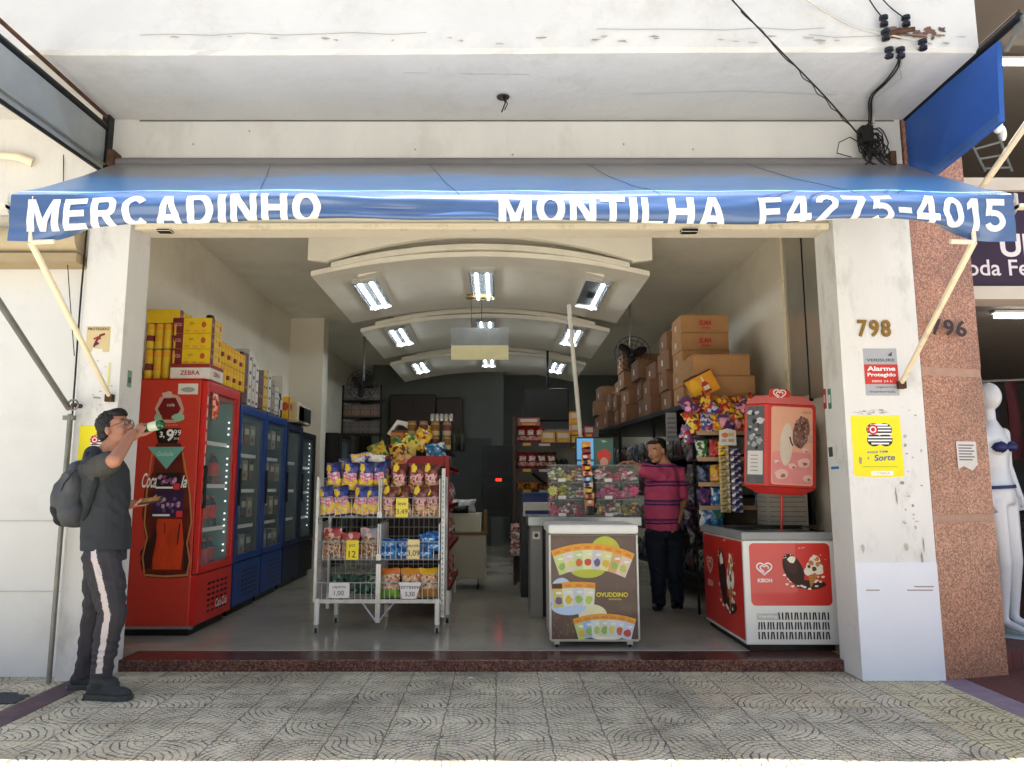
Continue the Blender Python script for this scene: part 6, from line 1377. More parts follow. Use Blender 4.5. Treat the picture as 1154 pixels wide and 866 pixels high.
def face_bits(par, c, M, s, brow, glasses=None):
    c = Vector(c)
    for sy in (-1, 1):
        b = MB(); p = c + M @ (Vector((.083, sy * .031, .008)) * s); b.ball(p, (.009 * s, .014 * s, .008 * s), mat('eye_white', (.8, .78, .75), rough=.3), nu=10, nv=7, M=M); b.ball(p + M @ Vector((.006 * s, 0, 0)), (.005 * s, .006 * s, .006 * s), M_BLACK, nu=8, nv=6, M=M); b.build('eye', par)
        b = MB(); b.tube([c + M @ (Vector((.088, sy * .012, .03)) * s), c + M @ (Vector((.091, sy * .032, .036)) * s), c + M @ (Vector((.078, sy * .052, .029)) * s)], [.003 * s, .0045 * s, .002 * s], brow, 6); b.build('eyebrow', par)
    b = MB(); b.tube([c + M @ (Vector((.094, -.022, -.058)) * s), c + M @ (Vector((.104, 0, -.057)) * s), c + M @ (Vector((.094, .022, -.058)) * s)], .0028 * s, mat('lip_line', (.36, .18, .16), rough=.5), 6); b.build('mouth', par)
    if glasses:
        b = MB()
        for sy in (-1, 1):
            ring = [c + M @ (Vector((.104 - .012 * abs(math.cos(a)) * (1 if sy * math.cos(a) > 0 else 0), sy * .032 + .024 * math.cos(a), .008 + .018 * math.sin(a))) * s) for a in [2 * PI * k / 14 for k in range(15)]]
            b.tube(ring, .0022, glasses, 5); b.tube([c + M @ (Vector((.094, sy * .056, .012)) * s), c + M @ (Vector((.0, sy * .08, .008)) * s)], .002, glasses, 5)
        b.tube([c + M @ (Vector((.106, -.01, .012)) * s), c + M @ (Vector((.106, .01, .012)) * s)], .002, glasses, 5); b.build('spectacles', par)
def hand_geo(b, w, dirf, palmn, m, s=1.0, curl=.6, thumb_side=1, spread=.12):
    """w wrist point; dirf direction of the fingers; palmn palm normal (towards what it holds)"""
    w = Vector(w); f = Vector(dirf).normalized(); n = Vector(palmn); n = (n - f * n.dot(f)).normalized(); sd = f.cross(n) * thumb_side
    # palm
    for k in range(4):
        t = (k - 1.5) * .019 * s; cap_(b, w + sd * t * .6, w + f * .085 * s + sd * t, .016 * s, .012 * s, m, 10)
    lens = [.062, .072, .078, .070]      # little ... index
    for k in range(4):
        t = (k - 1.5) * .0205 * s; p = w + f * .085 * s + sd * t; L = lens[k] * s; a = 0; d = (f + sd * (k - 1.5) * spread).normalized()
        q = p; rr_ = [.0095 * s, .009 * s, .0082 * s, .0075 * s]
        for j, fr in enumerate((.45, .31, .24)):
            a += curl * (.75 if j == 0 else .85); dd = d * math.cos(a) + n * math.sin(a); q2 = q + dd * L * fr; cap_(b, q, q2, rr_[j], rr_[j + 1], m, 8); q = q2
    # thumb leaves the side of the palm near its base
    p = w + f * .025 * s + sd * .026 * s; q = p + (f * .55 + sd * .75 + n * .3).normalized() * .036 * s; r_ = q + (f * .8 + sd * .1 + n * .55).normalized() * .03 * s; u_ = r_ + (f * .7 - sd * .15 + n * .65).normalized() * .024 * s
    cap_(b, p, q, .014 * s, .0115 * s, m, 8); cap_(b, q, r_, .0115 * s, .01 * s, m, 8); cap_(b, r_, u_, .01 * s, .0085 * s, m, 8)

SKIN1 = mat('light_brown_skin', (.66, .46, .37), rough=.5, var=.05, vs=8, spec=.4); SKIN2 = mat('tan_skin', (.74, .54, .43), rough=.5, var=.05, vs=8, spec=.4)
HAIR = mat('black_hair', (.075, .06, .055), rough=.55, var=.3, vs=60, bump=.8, bs=90, stretch=(1, 1, .3))
TEE = mat('slate_cotton', (.185, .20, .215), rough=.9, var=.08, vs=5, bump=.25, bs=12); TEE_S = mat('charcoal_sleeve_cotton', (.25, .25, .245), rough=.9, var=.08, vs=5, bump=.25, bs=12)
JOG = mat('charcoal_jogger', (.215, .205, .225), rough=.85, var=.1, vs=6, bump=.35, bs=9); STRP = mat('white_side_stripe', (.78, .74, .73), rough=.8, var=.04)
SHOE = mat('dark_grey_trainer', (.19, .20, .20), rough=.75, var=.15, vs=30, bump=.4, bs=60); SOLE = mat('grey_sole', (.24, .25, .24), rough=.8, var=.1)
def P1(u, v, y): return PX(u, v, y)
yN, yC, yF = 4.60, 4.72, 4.85
man = thing('person', 'man with backpack drinking from a green bottle beside the red cooler', 'person', (P1(112, 786, yC).x, yC, 0))
O1 = Vector(man.location)
def J(u, v, y): return PX(u, v, y) - O1
hc = J(131, 485, yC); Mh = Matrix.Rotation(R(-26), 3, 'Y') @ Matrix.Rotation(R(-8), 3, 'Z')
Mh = Matrix.Rotation(R(-12), 3, 'Z') @ Matrix.Rotation(R(-22), 3, 'Y')
mouth = hc + Mh @ Vector((.105, 0, -.057))
shN = J(104, 528, yN + .0); shF = J(112, 530, yF)
elN = J(129, 519, 4.40); wrN = J(150, 488, 4.60)
elF = J(112, 578, yF + .04); wrF = J(150, 568, yF - .06)
hipN = J(114, 628, yC - .08); hipF = J(116, 628, yC + .09)
knN = J(127, 690, yN + .03); anN = J(114, 762, yN + .04)
knF = J(108, 690, yF - .02); anF = J(96, 757, yF + .02)
b = MB(); head_geo(b, hc, Mh, SKIN1, 1.0)
nk = J(118, 512, yC); cap_(b, nk, hc + Mh @ Vector((-.03, 0, -.06)), .056, .055, SKIN1)
loft(b, [(J(118, 625, yC).x, 0, J(118, 625, yC).z, .10, .14), (J(119, 590, yC).x, 0, J(119, 590, yC).z, .095, .125), (J(119, 560, yC).x, 0, J(119, 560, yC).z, .10, .135), (J(118, 535, yC).x, 0, J(118, 535, yC).z, .10, .15), (J(117, 518, yC).x, 0, J(117, 518, yC).z, .07, .12), (J(117, 511, yC).x, 0, J(117, 511, yC).z, .05, .06)], SKIN1)
chain(b, [shN, elN, wrN], [.05, .043, .028], SKIN1); chain(b, [shF, elF, wrF], [.05, .04, .027], SKIN1)
chain(b, [hipN, knN, anN], [.085, .055, .04], SKIN1); chain(b, [hipF, knF, anF], [.085, .055, .04], SKIN1)
for a_ in (anN, anF): cap_(b, a_, a_ + Vector((.08, 0, -.075)), .03, .02, SKIN1)
btl_dir = (J(183, 478, 4.66) - mouth).normalized()
grip = mouth + btl_dir * .075
hdir = Vector((.25, .35, .9)).normalized()
hw = grip + Vector((-.028, -.055, -.055))
cap_(b, wrN, hw, .028, .024, SKIN1)
hand_geo(b, hw, Vector((.35, .35, .8)), Vector((.25, .9, -.2)), SKIN1, s=.95, curl=.75, thumb_side=-1)
hand_geo(b, wrF, Vector((1, -.05, .08)), Vector((.1, -.35, .9)), SKIN1, s=1.0, curl=.35, thumb_side=1)
for a_ in (anN, anF): cap_(b, a_ + Vector((0,0,.03)), a_ + Vector((.0,0,-.02)), .03, .03, SKIN1)
body1 = remesh(b, 'body', man, .0055, smooth_it=3)
face_bits(man, hc, Mh, 1.0, HAIR, glasses=mat('spectacle_wire', (.35, .3, .25), rough=.3, metal=.6))
# stubble and hair
b = MB()
def EH(p, r): b.ball(hc + Mh @ Vector(p), r, HAIR, nu=16, nv=10, M=Mh)
EH((-.022, 0, .052), (.098, .085, .085)); EH((-.06, 0, .0), (.058, .076, .065)); EH((.035, 0, .098), (.055, .065, .034)); EH((.06, 0, .085), (.032, .055, .024)); EH((-.02, .07, .03), (.04, .018, .04)); EH((-.02, -.07, .03), (.04, .018, .04))
rr = random.Random(2)
for k in range(120):
    a = rr.uniform(0, 2 * PI); e = rr.uniform(.15, 1.3); EH((-.02 + .092 * math.cos(a) * math.cos(e) * (1 if math.cos(a) < .4 else .7), .078 * math.sin(a) * math.cos(e), .055 + .078 * math.sin(e)), (.013, .008, .012))
remesh(b, 'hair', man, .0045, smooth_it=0, folds=.003, fs=(60, 60, 60))
# t-shirt: body dark slate, sleeve charcoal
b = MB(); Z = lambda v: J(118, v, yC).z; Xc = lambda u, v: J(u, v, yC).x
loft(b, [(Xc(120, 619), 0, Z(619), .132, .178), (Xc(120, 600), 0, Z(600), .133, .172), (Xc(120, 575), 0, Z(575), .128, .165), (Xc(120, 550), 0, Z(550), .128, .172), (Xc(119, 530), 0, Z(530), .122, .185), (Xc(118, 517), 0, Z(517), .085, .15), (Xc(118, 509), 0, Z(509), .062, .075)], TEE)
e1 = shN.lerp(elN, .78); cap_(b, shN + Vector((0, .04, 0)), e1, .078, .064, TEE_S); cap_(b, J(106, 512, yC - .06), shN, .055, .078, TEE); e2 = shF.lerp(elF, .75); cap_(b, shF, e2, .07, .062, TEE)
cap_(b, shN, J(106, 556, yN + .03), .07, .05, TEE)
def shirt_col(c, n):
    d = elN - shN; t = max(0, min(1.2, (c - shN).dot(d) / d.dot(d))); return 1 if ((c - (shN + d * t)).length < .088 and t > .12 and c.y < -.11) else 0
remesh(b, 'shirt', man, .007, shirt_col, smooth_it=3, folds=.008, fs=(7, 7, 8))
b = MB(); rr = random.Random(4)
loft(b, [(Xc(119, 628), 0, Z(628) - .02, .108, .155), (Xc(119, 615), 0, Z(615), .105, .15)], JOG)
chain(b, [hipN, hipN.lerp(knN, .5) + Vector((.006, 0, 0)), knN, knN.lerp(anN, .4) + Vector((-.008, 0, 0)), anN + Vector((0, 0, -.01))], [.108, .100, .080, .074, .056], JOG)
chain(b, [hipF, hipF.lerp(knF, .5), knF, knF.lerp(anF, .4), anF + Vector((0, 0, -.01))], [.105, .095, .076, .070, .054], JOG)
for (a_, k_, rb) in ((anN, knN, .062), (anF, knF, .06)):
    for t in (.02, .1, .2, .32): p = a_.lerp(k_, t); p.z += .01; b.ball(p, (rb, rb, .02), JOG)
b._m(STRP)
line = [(J(101 + 9, 618, yN).x, J(0, 618, yN).z)] + [(J(u, v, yN).x, J(0, v, yN).z) for u, v in ((111, 622), (117, 645), (122, 668), (125, 690), (122, 712), (117, 735), (113, 757))]
def jog_col(c, n):
    if n.y > -.15 or c.y > -.06 + .0: return 0
    for i in range(len(line) - 1):
        (x0, z0), (x1, z1) = line[i], line[i + 1]
        if z1 - .01 <= c.z <= z0: t = (z0 - c.z) / (z0 - z1 + 1e-6); return 1 if abs(c.x - (x0 + (x1 - x0) * t)) < .0175 else 0
    return 0
remesh(b, 'trousers', man, .0052, jog_col, smooth_it=3, folds=.008, fs=(7, 7, 12))
for nm_, a_, yaw in (('near', anN, R(-8)), ('far', anF, R(8))):
    b = MB(); Mz = Matrix.Rotation(yaw, 3, 'Z'); base = Vector((a_.x, a_.y, 0))
    def S(p, r): b.ball(base + Mz @ Vector(p), r, SHOE, nu=16, nv=8, M=Mz)
    S((-.02, 0, .055), (.068, .044, .055)); S((.06, 0, .045), (.085, .046, .045)); S((.13, 0, .038), (.075, .046, .036)); S((.0, 0, .10), (.066, .054, .06)); S((.05, 0, .085), (.065, .042, .042))
    sh_ = remesh(b, 'shoe', man, .007, smooth_it=2)
    b = MB(); pts = [( -.09, -.03), (-.06, -.045), (.06, -.046), (.15, -.052), (.2, -.035), (.212, 0), (.2, .035), (.15, .052), (.06, .046), (-.06, .045), (-.09, .03)]
    Fs = Frame(base + Vector((0, 0, .03)), Mz @ Vector((1, 0, 0)), Mz @ Vector((0, 1, 0))); b.extr(Fs, pts, .028, SOLE)
    for k in range(9): b.extr(Frame(base + Vector((0, 0, .012)), Mz @ Vector((1, 0, 0)), Mz @ Vector((0, 1, 0))), [(-.085 + k * .032, -.05), (-.068 + k * .032, -.05), (-.068 + k * .032, .05), (-.085 + k * .032, .05)], .01, SOLE)
    b.build('sole', sh_, bevel=.005)
# bottle, phone, backpack: carried things
bo = thing('beer_bottle', 'green glass bottle held to the lips of the drinking man', 'bottle', tuple(O1 + mouth))
zax = btl_dir; M3 = zax.to_track_quat('Z', 'Y').to_matrix()
b = MB(); b.lathe([(.0125, 0), (.0125, .05), (.018, .075), (.029, .105), (.030, .12), (.030, .205), (.027, .212), (.01, .208)], (0, 0, 0), mat('green_glass', (.10, .42, .20), rough=.06, trans=.35, var=.05, spec=.7), n=18, M=M3); b.build('glass', bo, smooth=True)
b = MB(); b.lathe([(.0306, .125), (.0306, .185)], (0, 0, 0), mat('bottle_label', (.75, .78, .7), rough=.5), n=18, M=M3); b.build('paper_label', bo, smooth=True)
b = MB(); b.box(-.07, .07, -.036, .036, -.005, .005, M_BLACK); b.box(-.055, .055, -.03, .03, .0055, .0065, mat('ochre_sleeve', (.7, .5, .2), rough=.5)); o = b.build('mobile_phone', bevel=.003); p = O1 + wrF + Vector((.125, -.03, .022)); o.location = p; o.rotation_euler = (R(25), R(-8), R(8)); tag(o, 'dark phone in the lowered hand of the drinking man', 'phone')
M_BP = mat('dark_grey_backpack', (.29, .30, .32), rough=.85, var=.15, vs=8, bump=.4, bs=40); M_BPD = mat('black_backpack_trim', (.10, .11, .13), rough=.8, var=.15)
bpx = thing('backpack', 'dark grey backpack worn on the back of the drinking man', 'backpack', tuple(O1 + J(84, 560, yC)))
O2 = Vector(bpx.location)
def Q(u, v, y): return PX(u, v, y) - O2
b = MB(); 
for (u, v, rx, ry, rz_) in ((90, 545, .085, .16, .13), (82, 560, .105, .16, .15), (86, 577, .10, .155, .10), (92, 535, .07, .14, .09)): b.ball(Q(u, v, yC), (rx, ry, rz_), M_BP, nu=20, nv=12)
remesh(b, 'bag_body', bpx, .01, smooth_it=4, folds=.009, fs=(7, 7, 7))
b = MB(); 
for (u, v, rx, ry, rz_) in ((74, 572, .07, .125, .085), (76, 585, .06, .12, .05)): b.ball(Q(u, v, yC), (rx, ry, rz_), M_BPD, nu=18, nv=10)
remesh(b, 'front_pocket', bpx, .01, smooth_it=3)
b = MB(); arc = [Q(u, v, y) for u, v, y in ((96, 528, yN - .015), (84, 531, yN - .05), (72, 545, yN - .03), (66, 562, yN - .02), (68, 582, yN - .01))]; b.tube(arc, .004, M_BPD, 6); b.build('zip', bpx)
b = MB()
st = [Q(u, v, y) for u, v, y in ((94, 530, yN - .03), (99, 512, yN + .01), (108, 511, yN + .035), (112, 520, yN - .02), (108, 545, yN - .06), (100, 572, yN - .05), (95, 585, yN - .02))]
for i in range(len(st) - 1): cap_(b, st[i], st[i + 1], .017, .017, M_BPD, 8)
remesh(b, 'shoulder_strap', bpx, .007, smooth_it=2)

# ---------------- the cashier
shirtm = bpy.data.materials.new('pink_striped_polo'); shirtm.use_nodes = True; nt = shirtm.node_tree; N = nt.nodes; Lk = nt.links; bb_ = N['Principled BSDF']
tc = N.new('ShaderNodeTexCoord'); sp_ = N.new('ShaderNodeSeparateXYZ'); Lk.new(tc.outputs['Object'], sp_.inputs[0]); nz_ = N.new('ShaderNodeTexNoise'); nz_.inputs['Scale'].default_value = 5; Lk.new(tc.outputs['Object'], nz_.inputs['Vector'])
def mth_(op, a, c=None):
    n = N.new('ShaderNodeMath'); n.operation = op
    for i, q in enumerate((a, c)):
        if q is None: continue
        if isinstance(q, (int, float)): n.inputs[i].default_value = q
        else: Lk.new(q, n.inputs[i])
    return n.outputs[0]
zz_ = mth_('ADD', sp_.outputs[2], mth_('MULTIPLY', nz_.outputs['Fac'], .03)); f1 = mth_('FRACT', mth_('DIVIDE', zz_, .185))
cr = N.new('ShaderNodeValToRGB'); cr.color_ramp.interpolation = 'CONSTANT'; Lk.new(f1, cr.inputs[0])
pk = lin((.80, .32, .48)) + (1,); nv_ = lin((.22, .17, .42)) + (1,); mv = lin((.50, .22, .42)) + (1,)
cr.color_ramp.elements[0].color = pk; cr.color_ramp.elements[0].position = 0; cr.color_ramp.elements[1].position = .48; cr.color_ramp.elements[1].color = nv_
for p_, c_ in ((.57, pk), (.62, mv), (.70, nv_), (.76, pk)): e = cr.color_ramp.elements.new(p_); e.color = c_
Lk.new(cr.outputs[0], bb_.inputs['Base Color']); bb_.inputs['Roughness'].default_value = .85
cash = thing('person', 'cashier in a pink and navy striped shirt resting one hand on the sweet boxes', 'person', (1.62, 7.45, .08))
O3 = Vector(cash.location)
def K_(u, v, y): return PX(u, v, y) - O3
hc = K_(740, 508, 7.42); Mh = Matrix.Rotation(R(-138), 3, 'Z') @ Matrix.Rotation(R(12), 3, 'Y')
NV = mat('navy_trousers', (.10, .12, .18), rough=.8, var=.1, vs=6, bump=.3, bs=9)
sR = K_(733, 535, 7.38); sL = K_(765, 535, 7.5); eR = K_(722, 529, 7.22); sR = K_(744, 536, 7.36); wR = K_(712, 522, 7.14)
b = MB(); head_geo(b, hc, Mh, SKIN2, 1.02); cap_(b, K_(752, 527, 7.46), hc + Mh @ Vector((-.03, 0, -.06)), .06, .056, SKIN2)
loft(b, [(.0, .0, K_(750, 600, 7.45).z, .15, .11), (.0, 0, K_(750, 570, 7.45).z, .14, .1), (.02, 0, K_(750, 540, 7.45).z, .15, .1), (.02, 0, K_(750, 528, 7.45).z, .08, .07)], SKIN2)
chain(b, [sR, eR, wR], [.052, .043, .030], SKIN2); eL = K_(772, 565, 7.5); wL = K_(764, 588, 7.40); chain(b, [sL, eL, wL], [.052, .042, .03], SKIN2)
hand_geo(b, wR, Vector((-1, -.1, .05)), Vector((-.1, -.1, -1)), SKIN2, s=1.0, curl=.5, thumb_side=1); hand_geo(b, wL, Vector((-.5, -.1, -.8)), Vector((-.8, .1, .2)), SKIN2, curl=.5)
hR = K_(738, 604, 7.42); hL = K_(758, 604, 7.5); kR = K_(741, 645, 7.38); kL = K_(760, 645, 7.48); aR = K_(743, 680, 7.4); aL = K_(764, 681, 7.5)
chain(b, [hR, kR, aR], [.09, .06, .042], SKIN2); chain(b, [hL, kL, aL], [.09, .06, .042], SKIN2)
for a_ in (aR, aL): cap_(b, a_, a_ + Vector((-.05, -.08, -.03)), .035, .03, SKIN2)
remesh(b, 'body', cash, .006, smooth_it=3); face_bits(cash, hc, Mh, 1.02, HAIR)
b = MB()
def EH2(p, r): b.ball(hc + Mh @ Vector(p), r, HAIR, nu=16, nv=10, M=Mh)
EH2((-.026, 0, .052), (.095, .083, .078)); EH2((-.062, 0, .0), (.05, .07, .06)); EH2((.04, 0, .088), (.04, .062, .024)); EH2((-.02, .068, .028), (.034, .016, .036)); EH2((-.02, -.068, .028), (.034, .016, .036)); remesh(b, 'hair', cash, .006, smooth_it=0, folds=.003, fs=(60, 60, 60))
b = MB(); zc = lambda v: K_(750, v, 7.45).z
loft(b, [(.0, .0, zc(598), .168, .14), (-.005, 0, zc(585), .172, .15), (-.005, -.01, zc(570), .172, .153), (.0, 0, zc(552), .168, .132), (.012, 0, zc(538), .168, .12), (.03, 0, zc(528), .12, .09), (.035, 0, zc(523), .075, .07)], shirtm)
cap_(b, sR + Vector((.03, .03, 0)), sR.lerp(eR, .95), .082, .07, shirtm); cap_(b, K_(757, 529, 7.47), sL, .06, .08, shirtm); cap_(b, sL, sL.lerp(eL, .75), .085, .07, shirtm); cap_(b, K_(750, 529, 7.42), sR, .06, .08, shirtm)
remesh(b, 'shirt', cash, .009, smooth_it=4, folds=.009, fs=(7, 7, 8))
b = MB(); loft(b, [(0, 0, zc(606), .16, .12), (0, 0, zc(592), .16, .12)], NV)
chain(b, [hR, kR, aR + Vector((0, 0, .02))], [.105, .085, .068], NV); chain(b, [hL, kL, aL + Vector((0, 0, .02))], [.105, .085, .068], NV); remesh(b, 'trousers', cash, .009, smooth_it=3, folds=.009, fs=(6, 6, 8))
for a_ in (aR, aL):
    b = MB(); base = Vector((a_.x, a_.y, 0)); Mz = Matrix.Rotation(R(-120), 3, 'Z')
    for p, r in (((-.01, 0, .04), (.06, .042, .045)), ((.07, 0, .035), (.09, .045, .037))): b.ball(base + Mz @ Vector(p), r, M_BLACK, M=Mz, nu=14, nv=8)
    remesh(b, 'shoe', cash, .009, smooth_it=2)
# ------------------------------------------------------------------ left neighbour
M_NCREAM = mat('neighbour_cream_wall', (.76, .74, .67), rough=.75, var=.04, vs=2, dirt=(.6, .55, .4), damt=.35, ds=1)
M_SHUT = mat('white_sheet_door', (.82, .82, .81), rough=.5, var=.03, vs=1.5, dirt=(.65, .64, .62), damt=.3, ds=1.6)
lb = thing('neighbour_building', 'cream fronted building on the left with a closed plain white door', 'building', (-5, 5.2, 0))
b = MB(); b.box(-12, -2.905, 5.10, 5.4, 2.86, 3.88, M_NCREAM); put(b, 'wall', lb)
b = MB(); b.box(-12, -2.92, 5.16, 5.22, -.02, 2.86, M_SHUT); 
for z in (1.02, .55): b.box(-12, -2.92, 5.155, 5.16, z, z + .008, mat('shutter_seam', (.72, .72, .70), rough=.6))
put(b, 'closed_door', lb)
b = MB(); b.tube([(-12, 5.06, 2.98), (-2.95, 5.06, 2.98)], .10, mat('beige_roll_cover', (.70, .64, .52), rough=.7, var=.1, dirt=(.4, .35, .25), damt=.4), 14); b.box(-12, -2.93, 4.97, 5.15, 2.80, 2.865, mat('tan_rail', (.62, .55, .42), rough=.6, var=.1)); put(b, 'roll_housing', lb, smooth=True)
b = MB(); b.box(-12, -3.35, 5.06, 5.10, 3.74, 3.885, mat('yellow_fascia', (.82, .70, .15), rough=.6, var=.08)); put(b, 'yellow_band', lb)
b = MB(); b.tube([(-3.7, 5.0, 3.60), (-3.42, 5.0, 3.58), (-3.34, 5.04, 3.555)], [.02, .028, .035], M_POLE, 10); o = b.build('pipe_stub', smooth=True); tag(o, 'short fat pale pipe stub on the cream wall at the far left', 'pipe')
M_GRSHEET = mat('grey_translucent_sheet', (.55, .57, .57), rough=.35, var=.15, vs=3, coat=.3)
la = thing('folded_awning', 'dark framed grey side panel of the left neighbour awning, under the slab', 'awning', (-2.81, 4.5, 3.6))
b = MB(); b.add([(-2.82, 5.04, 3.48), (-2.82, 5.04, 3.80), (-2.82, 3.55, 3.72), (-2.82, 3.55, 3.40), (-2.80, 5.04, 3.48), (-2.80, 5.04, 3.80), (-2.80, 3.55, 3.72), (-2.80, 3.55, 3.40)], [(0, 1, 2, 3), (7, 6, 5, 4), (0, 4, 5, 1), (1, 5, 6, 2), (2, 6, 7, 3), (3, 7, 4, 0)], M_GRSHEET); put(b, 'side_sheet', la)
for (p0, p1, r_, m) in (((-2.81, 5.04, 3.80), (-2.81, 3.5, 3.735), .028, M_DARK), ((-2.80, 5.04, 3.875), (-2.80, 3.5, 3.84), .014, M_RUST), ((-2.81, 5.02, 3.47), (-2.81, 3.5, 3.385), .014, M_DARK), ((-2.79, 5.03, 3.52), (-2.79, 3.5, 3.44), .009, M_GREYPOLE)):
    b = MB(); b.tube([p0, p1], r_, m, 10); put(b, 'rail', la, smooth=True)
b = MB(); b.box(-2.83, -2.78, 4.98, 5.05, 3.44, 3.9, M_DARK); put(b, 'end_bracket', la)
b = MB(); b.tube([(-2.905, 4.98, 1.78), (-2.70, 3.3, 2.66)], .019, M_GREYPOLE, 10); put(b, 'support_arm', la, smooth=True)
b = MB(); b.tube([(-2.885, 4.97, 1.74), (-2.885, 4.97, .01)], .016, M_GREYPOLE, 10); put(b, 'drop_tube', la, smooth=True)
b = MB(); b.ring(FR(-2.86, 4.95, 1.80), 0, 0, .028, .04, M_GREYPOLE, 0, n=18); b.tube([(-2.86, 4.95, 1.80), (-2.86, 5.04, 1.80)], .016, M_RUST, 8); b.box(-2.93, -2.86, 4.96, 5.0, 1.70, 1.73, M_GREYPOLE); b.tube([(-2.86 + .034 * math.cos(a * PI / 8), 4.95, 1.80 + .034 * math.sin(a * PI / 8)) for a in range(17)], .007, M_GREYPOLE, 6); put(b, 'bracket', la)
def cable(name, lab, pts, r, m, grp=None, n=6, sub=8, sag=0.0):
    P = [Vector(p) for p in pts]; out = []
    for i in range(len(P) - 1):
        p0 = P[max(i - 1, 0)]; p1 = P[i]; p2 = P[i + 1]; p3 = P[min(i + 2, len(P) - 1)]
        for k in range(sub):
            t = k / sub; q = .5 * ((2 * p1) + (p2 - p0) * t + (2 * p0 - 5 * p1 + 4 * p2 - p3) * t * t + (3 * p1 - p0 - 3 * p2 + p3) * t ** 3)
            q.z -= sag * 4 * t * (1 - t); out.append(q)
    out.append(P[-1]); b = MB(); b.tube(out, r, m, n); return tag(b.build(name, smooth=True), lab, 'cable', grp)
cable('cable', 'thin dark cable running down the joint left of the left pillar', [(-2.90, 5.03, 3.42), (-2.915, 5.035, 2.6), (-2.905, 5.03, 1.6), (-2.915, 5.03, .02)], .006, M_DARK)
cable('cable', 'thin loose wire hanging on the cream wall beside the left pillar', [(-3.13, 5.05, 3.62), (-3.09, 5.03, 3.3), (-3.02, 5.05, 2.7), (-2.93, 5.04, 2.15)], .003, M_DARK)

# ------------------------------------------------------------------ signs and marks on the two pillars
YP = 5.048
def PP(u, v): q = PX(u, v, YP); return q
def sticker_frame(u, v): q = PP(u, v); return FR(q.x, YP, q.z)
sg = thing('security_plate', 'small cream protection plate with a red and purple mark on the left pillar', 'sign', tuple(PP(96, 397)))
q0 = PP(96, 397); q1 = PP(125, 368); w = q1.x - q0.x; hh = q1.z - q0.z; F = FR(0, 0, 0)
b = MB(); b.extr(F, [(0, .0), (w * .25, 0), (w * .3, hh * .15), (w * .7, hh * .12), (w * .75, 0), (w, .0), (w, hh), (0, hh)], .008, mat('cream_plate', (.80, .73, .55), rough=.5, var=.06))
b.text(F, 'PROTEGIDO', w * .06, hh * .84, hh * .11, ink((.25, .15, .15)), w=w * .88, k=.002, bold=.02)
b.stroke(F, [(w * .35, hh * .2), (w * .45, hh * .45), (w * .6, hh * .65), (w * .78, hh * .7)], w * .1, ink((.45, .08, .15)), .002); b.stroke(F, [(w * .32, hh * .5), (w * .5, hh * .58), (w * .62, hh * .5)], w * .08, ink((.6, .12, .15)), .003); b.stroke(F, [(w * .38, hh * .28), (w * .55, hh * .35)], w * .1, ink((.25, .1, .35)), .0035)
b.build('plate', sg)
def lucky_poster(u0, u1, v0, v1, lab):
    q0 = PP(u0, v1); q1 = PP(u1, v0); w = q1.x - q0.x; hh = q1.z - q0.z; F = FR(0, 0, 0)
    t = thing('yellow_poster', lab, 'poster', tuple(q0), 0)
    b = MB(); b.extr(F, [(0, .006), (w * .5, 0), (w, .004), (w, hh), (0, hh)], .0015, mat('yellow_poster_paper', (.93, .87, .10), rough=.55, var=.05, vs=3)); b.build('paper', t)
    b = MB(); D_ = ink((.13, .13, .14)); WW = ink((.94, .94, .93)); cx, cy = w * .56, hh * .69; s = w * .21
    for (dx, dy) in ((-.55, .5), (.55, .5), (-.55, -.5), (.55, -.5)): b.disc(F, cx + dx * s, cy + dy * s, s * .68, s * .62, WW if dy > 5 else D_, .001 + .0003 * (dx > 0) + .0006 * (dy > 0))
    for k, yy in enumerate((-.85, -.55, -.25, .08, .4, .7, .95)): ww = s * (1.15 if abs(yy) < .75 else .85); b.rect(F, cx - ww, cx + ww, cy + yy * s - s * .07, cy + yy * s + s * .08, WW, .0032)
    b.disc(F, cx - s * .62, cy + s * .5, s * .5, s * .5, ink((.80, .12, .14)), .004); b.disc(F, cx - s * .62, cy + s * .5, s * .32, s * .32, WW, .0045); b.disc(F, cx - s * .62, cy + s * .5, s * .2, s * .2, ink((.80, .12, .14)), .005)
    BL = ink((.12, .38, .62)); b.text(F, 'AQUI TEM', w * .28, hh * .38, hh * .04, BL, w=w * .42, k=.002, bold=.02, rot=.04); b.text(F, 'a', w * .28, hh * .29, hh * .04, BL, k=.002); b.text(F, 'Sorte', w * .42, hh * .26, hh * .10, BL, w=w * .42, k=.002, bold=.02, shear=.15, rot=.04)
    b.rect(F, w * .18, w * .88, hh * .165, hh * .17, D_, .001); b.rect(F, w * .34, w * .78, hh * .03, hh * .10, WW, .0012); b.text(F, 'LOTERIA', w * .38, hh * .045, hh * .035, ink((.7, .6, .1)), w=w * .34, k=.0025); b.build('print', t)
lucky_poster(963, 1014, 469, 538, 'bright yellow lottery poster with a striped clover on the right pillar')
lucky_poster(85, 132, 480, 546, 'yellow lottery poster on the left pillar, partly behind the drinking man')
al = thing('alarm_sign', 'grey and red alarm sign on the right pillar, above the yellow poster', 'sign', tuple(PP(976, 446)))
q0 = PP(976, 446); q1 = PP(1010, 393); w = q1.x - q0.x; hh = q1.z - q0.z; F = FR(0, 0, 0)
b = MB(); b.extr(F, [(0, 0), (w, 0), (w, hh), (0, hh)], .006, mat('grey_sign_plate', (.66, .67, .69), rough=.4, var=.04)); b.build('plate', al)
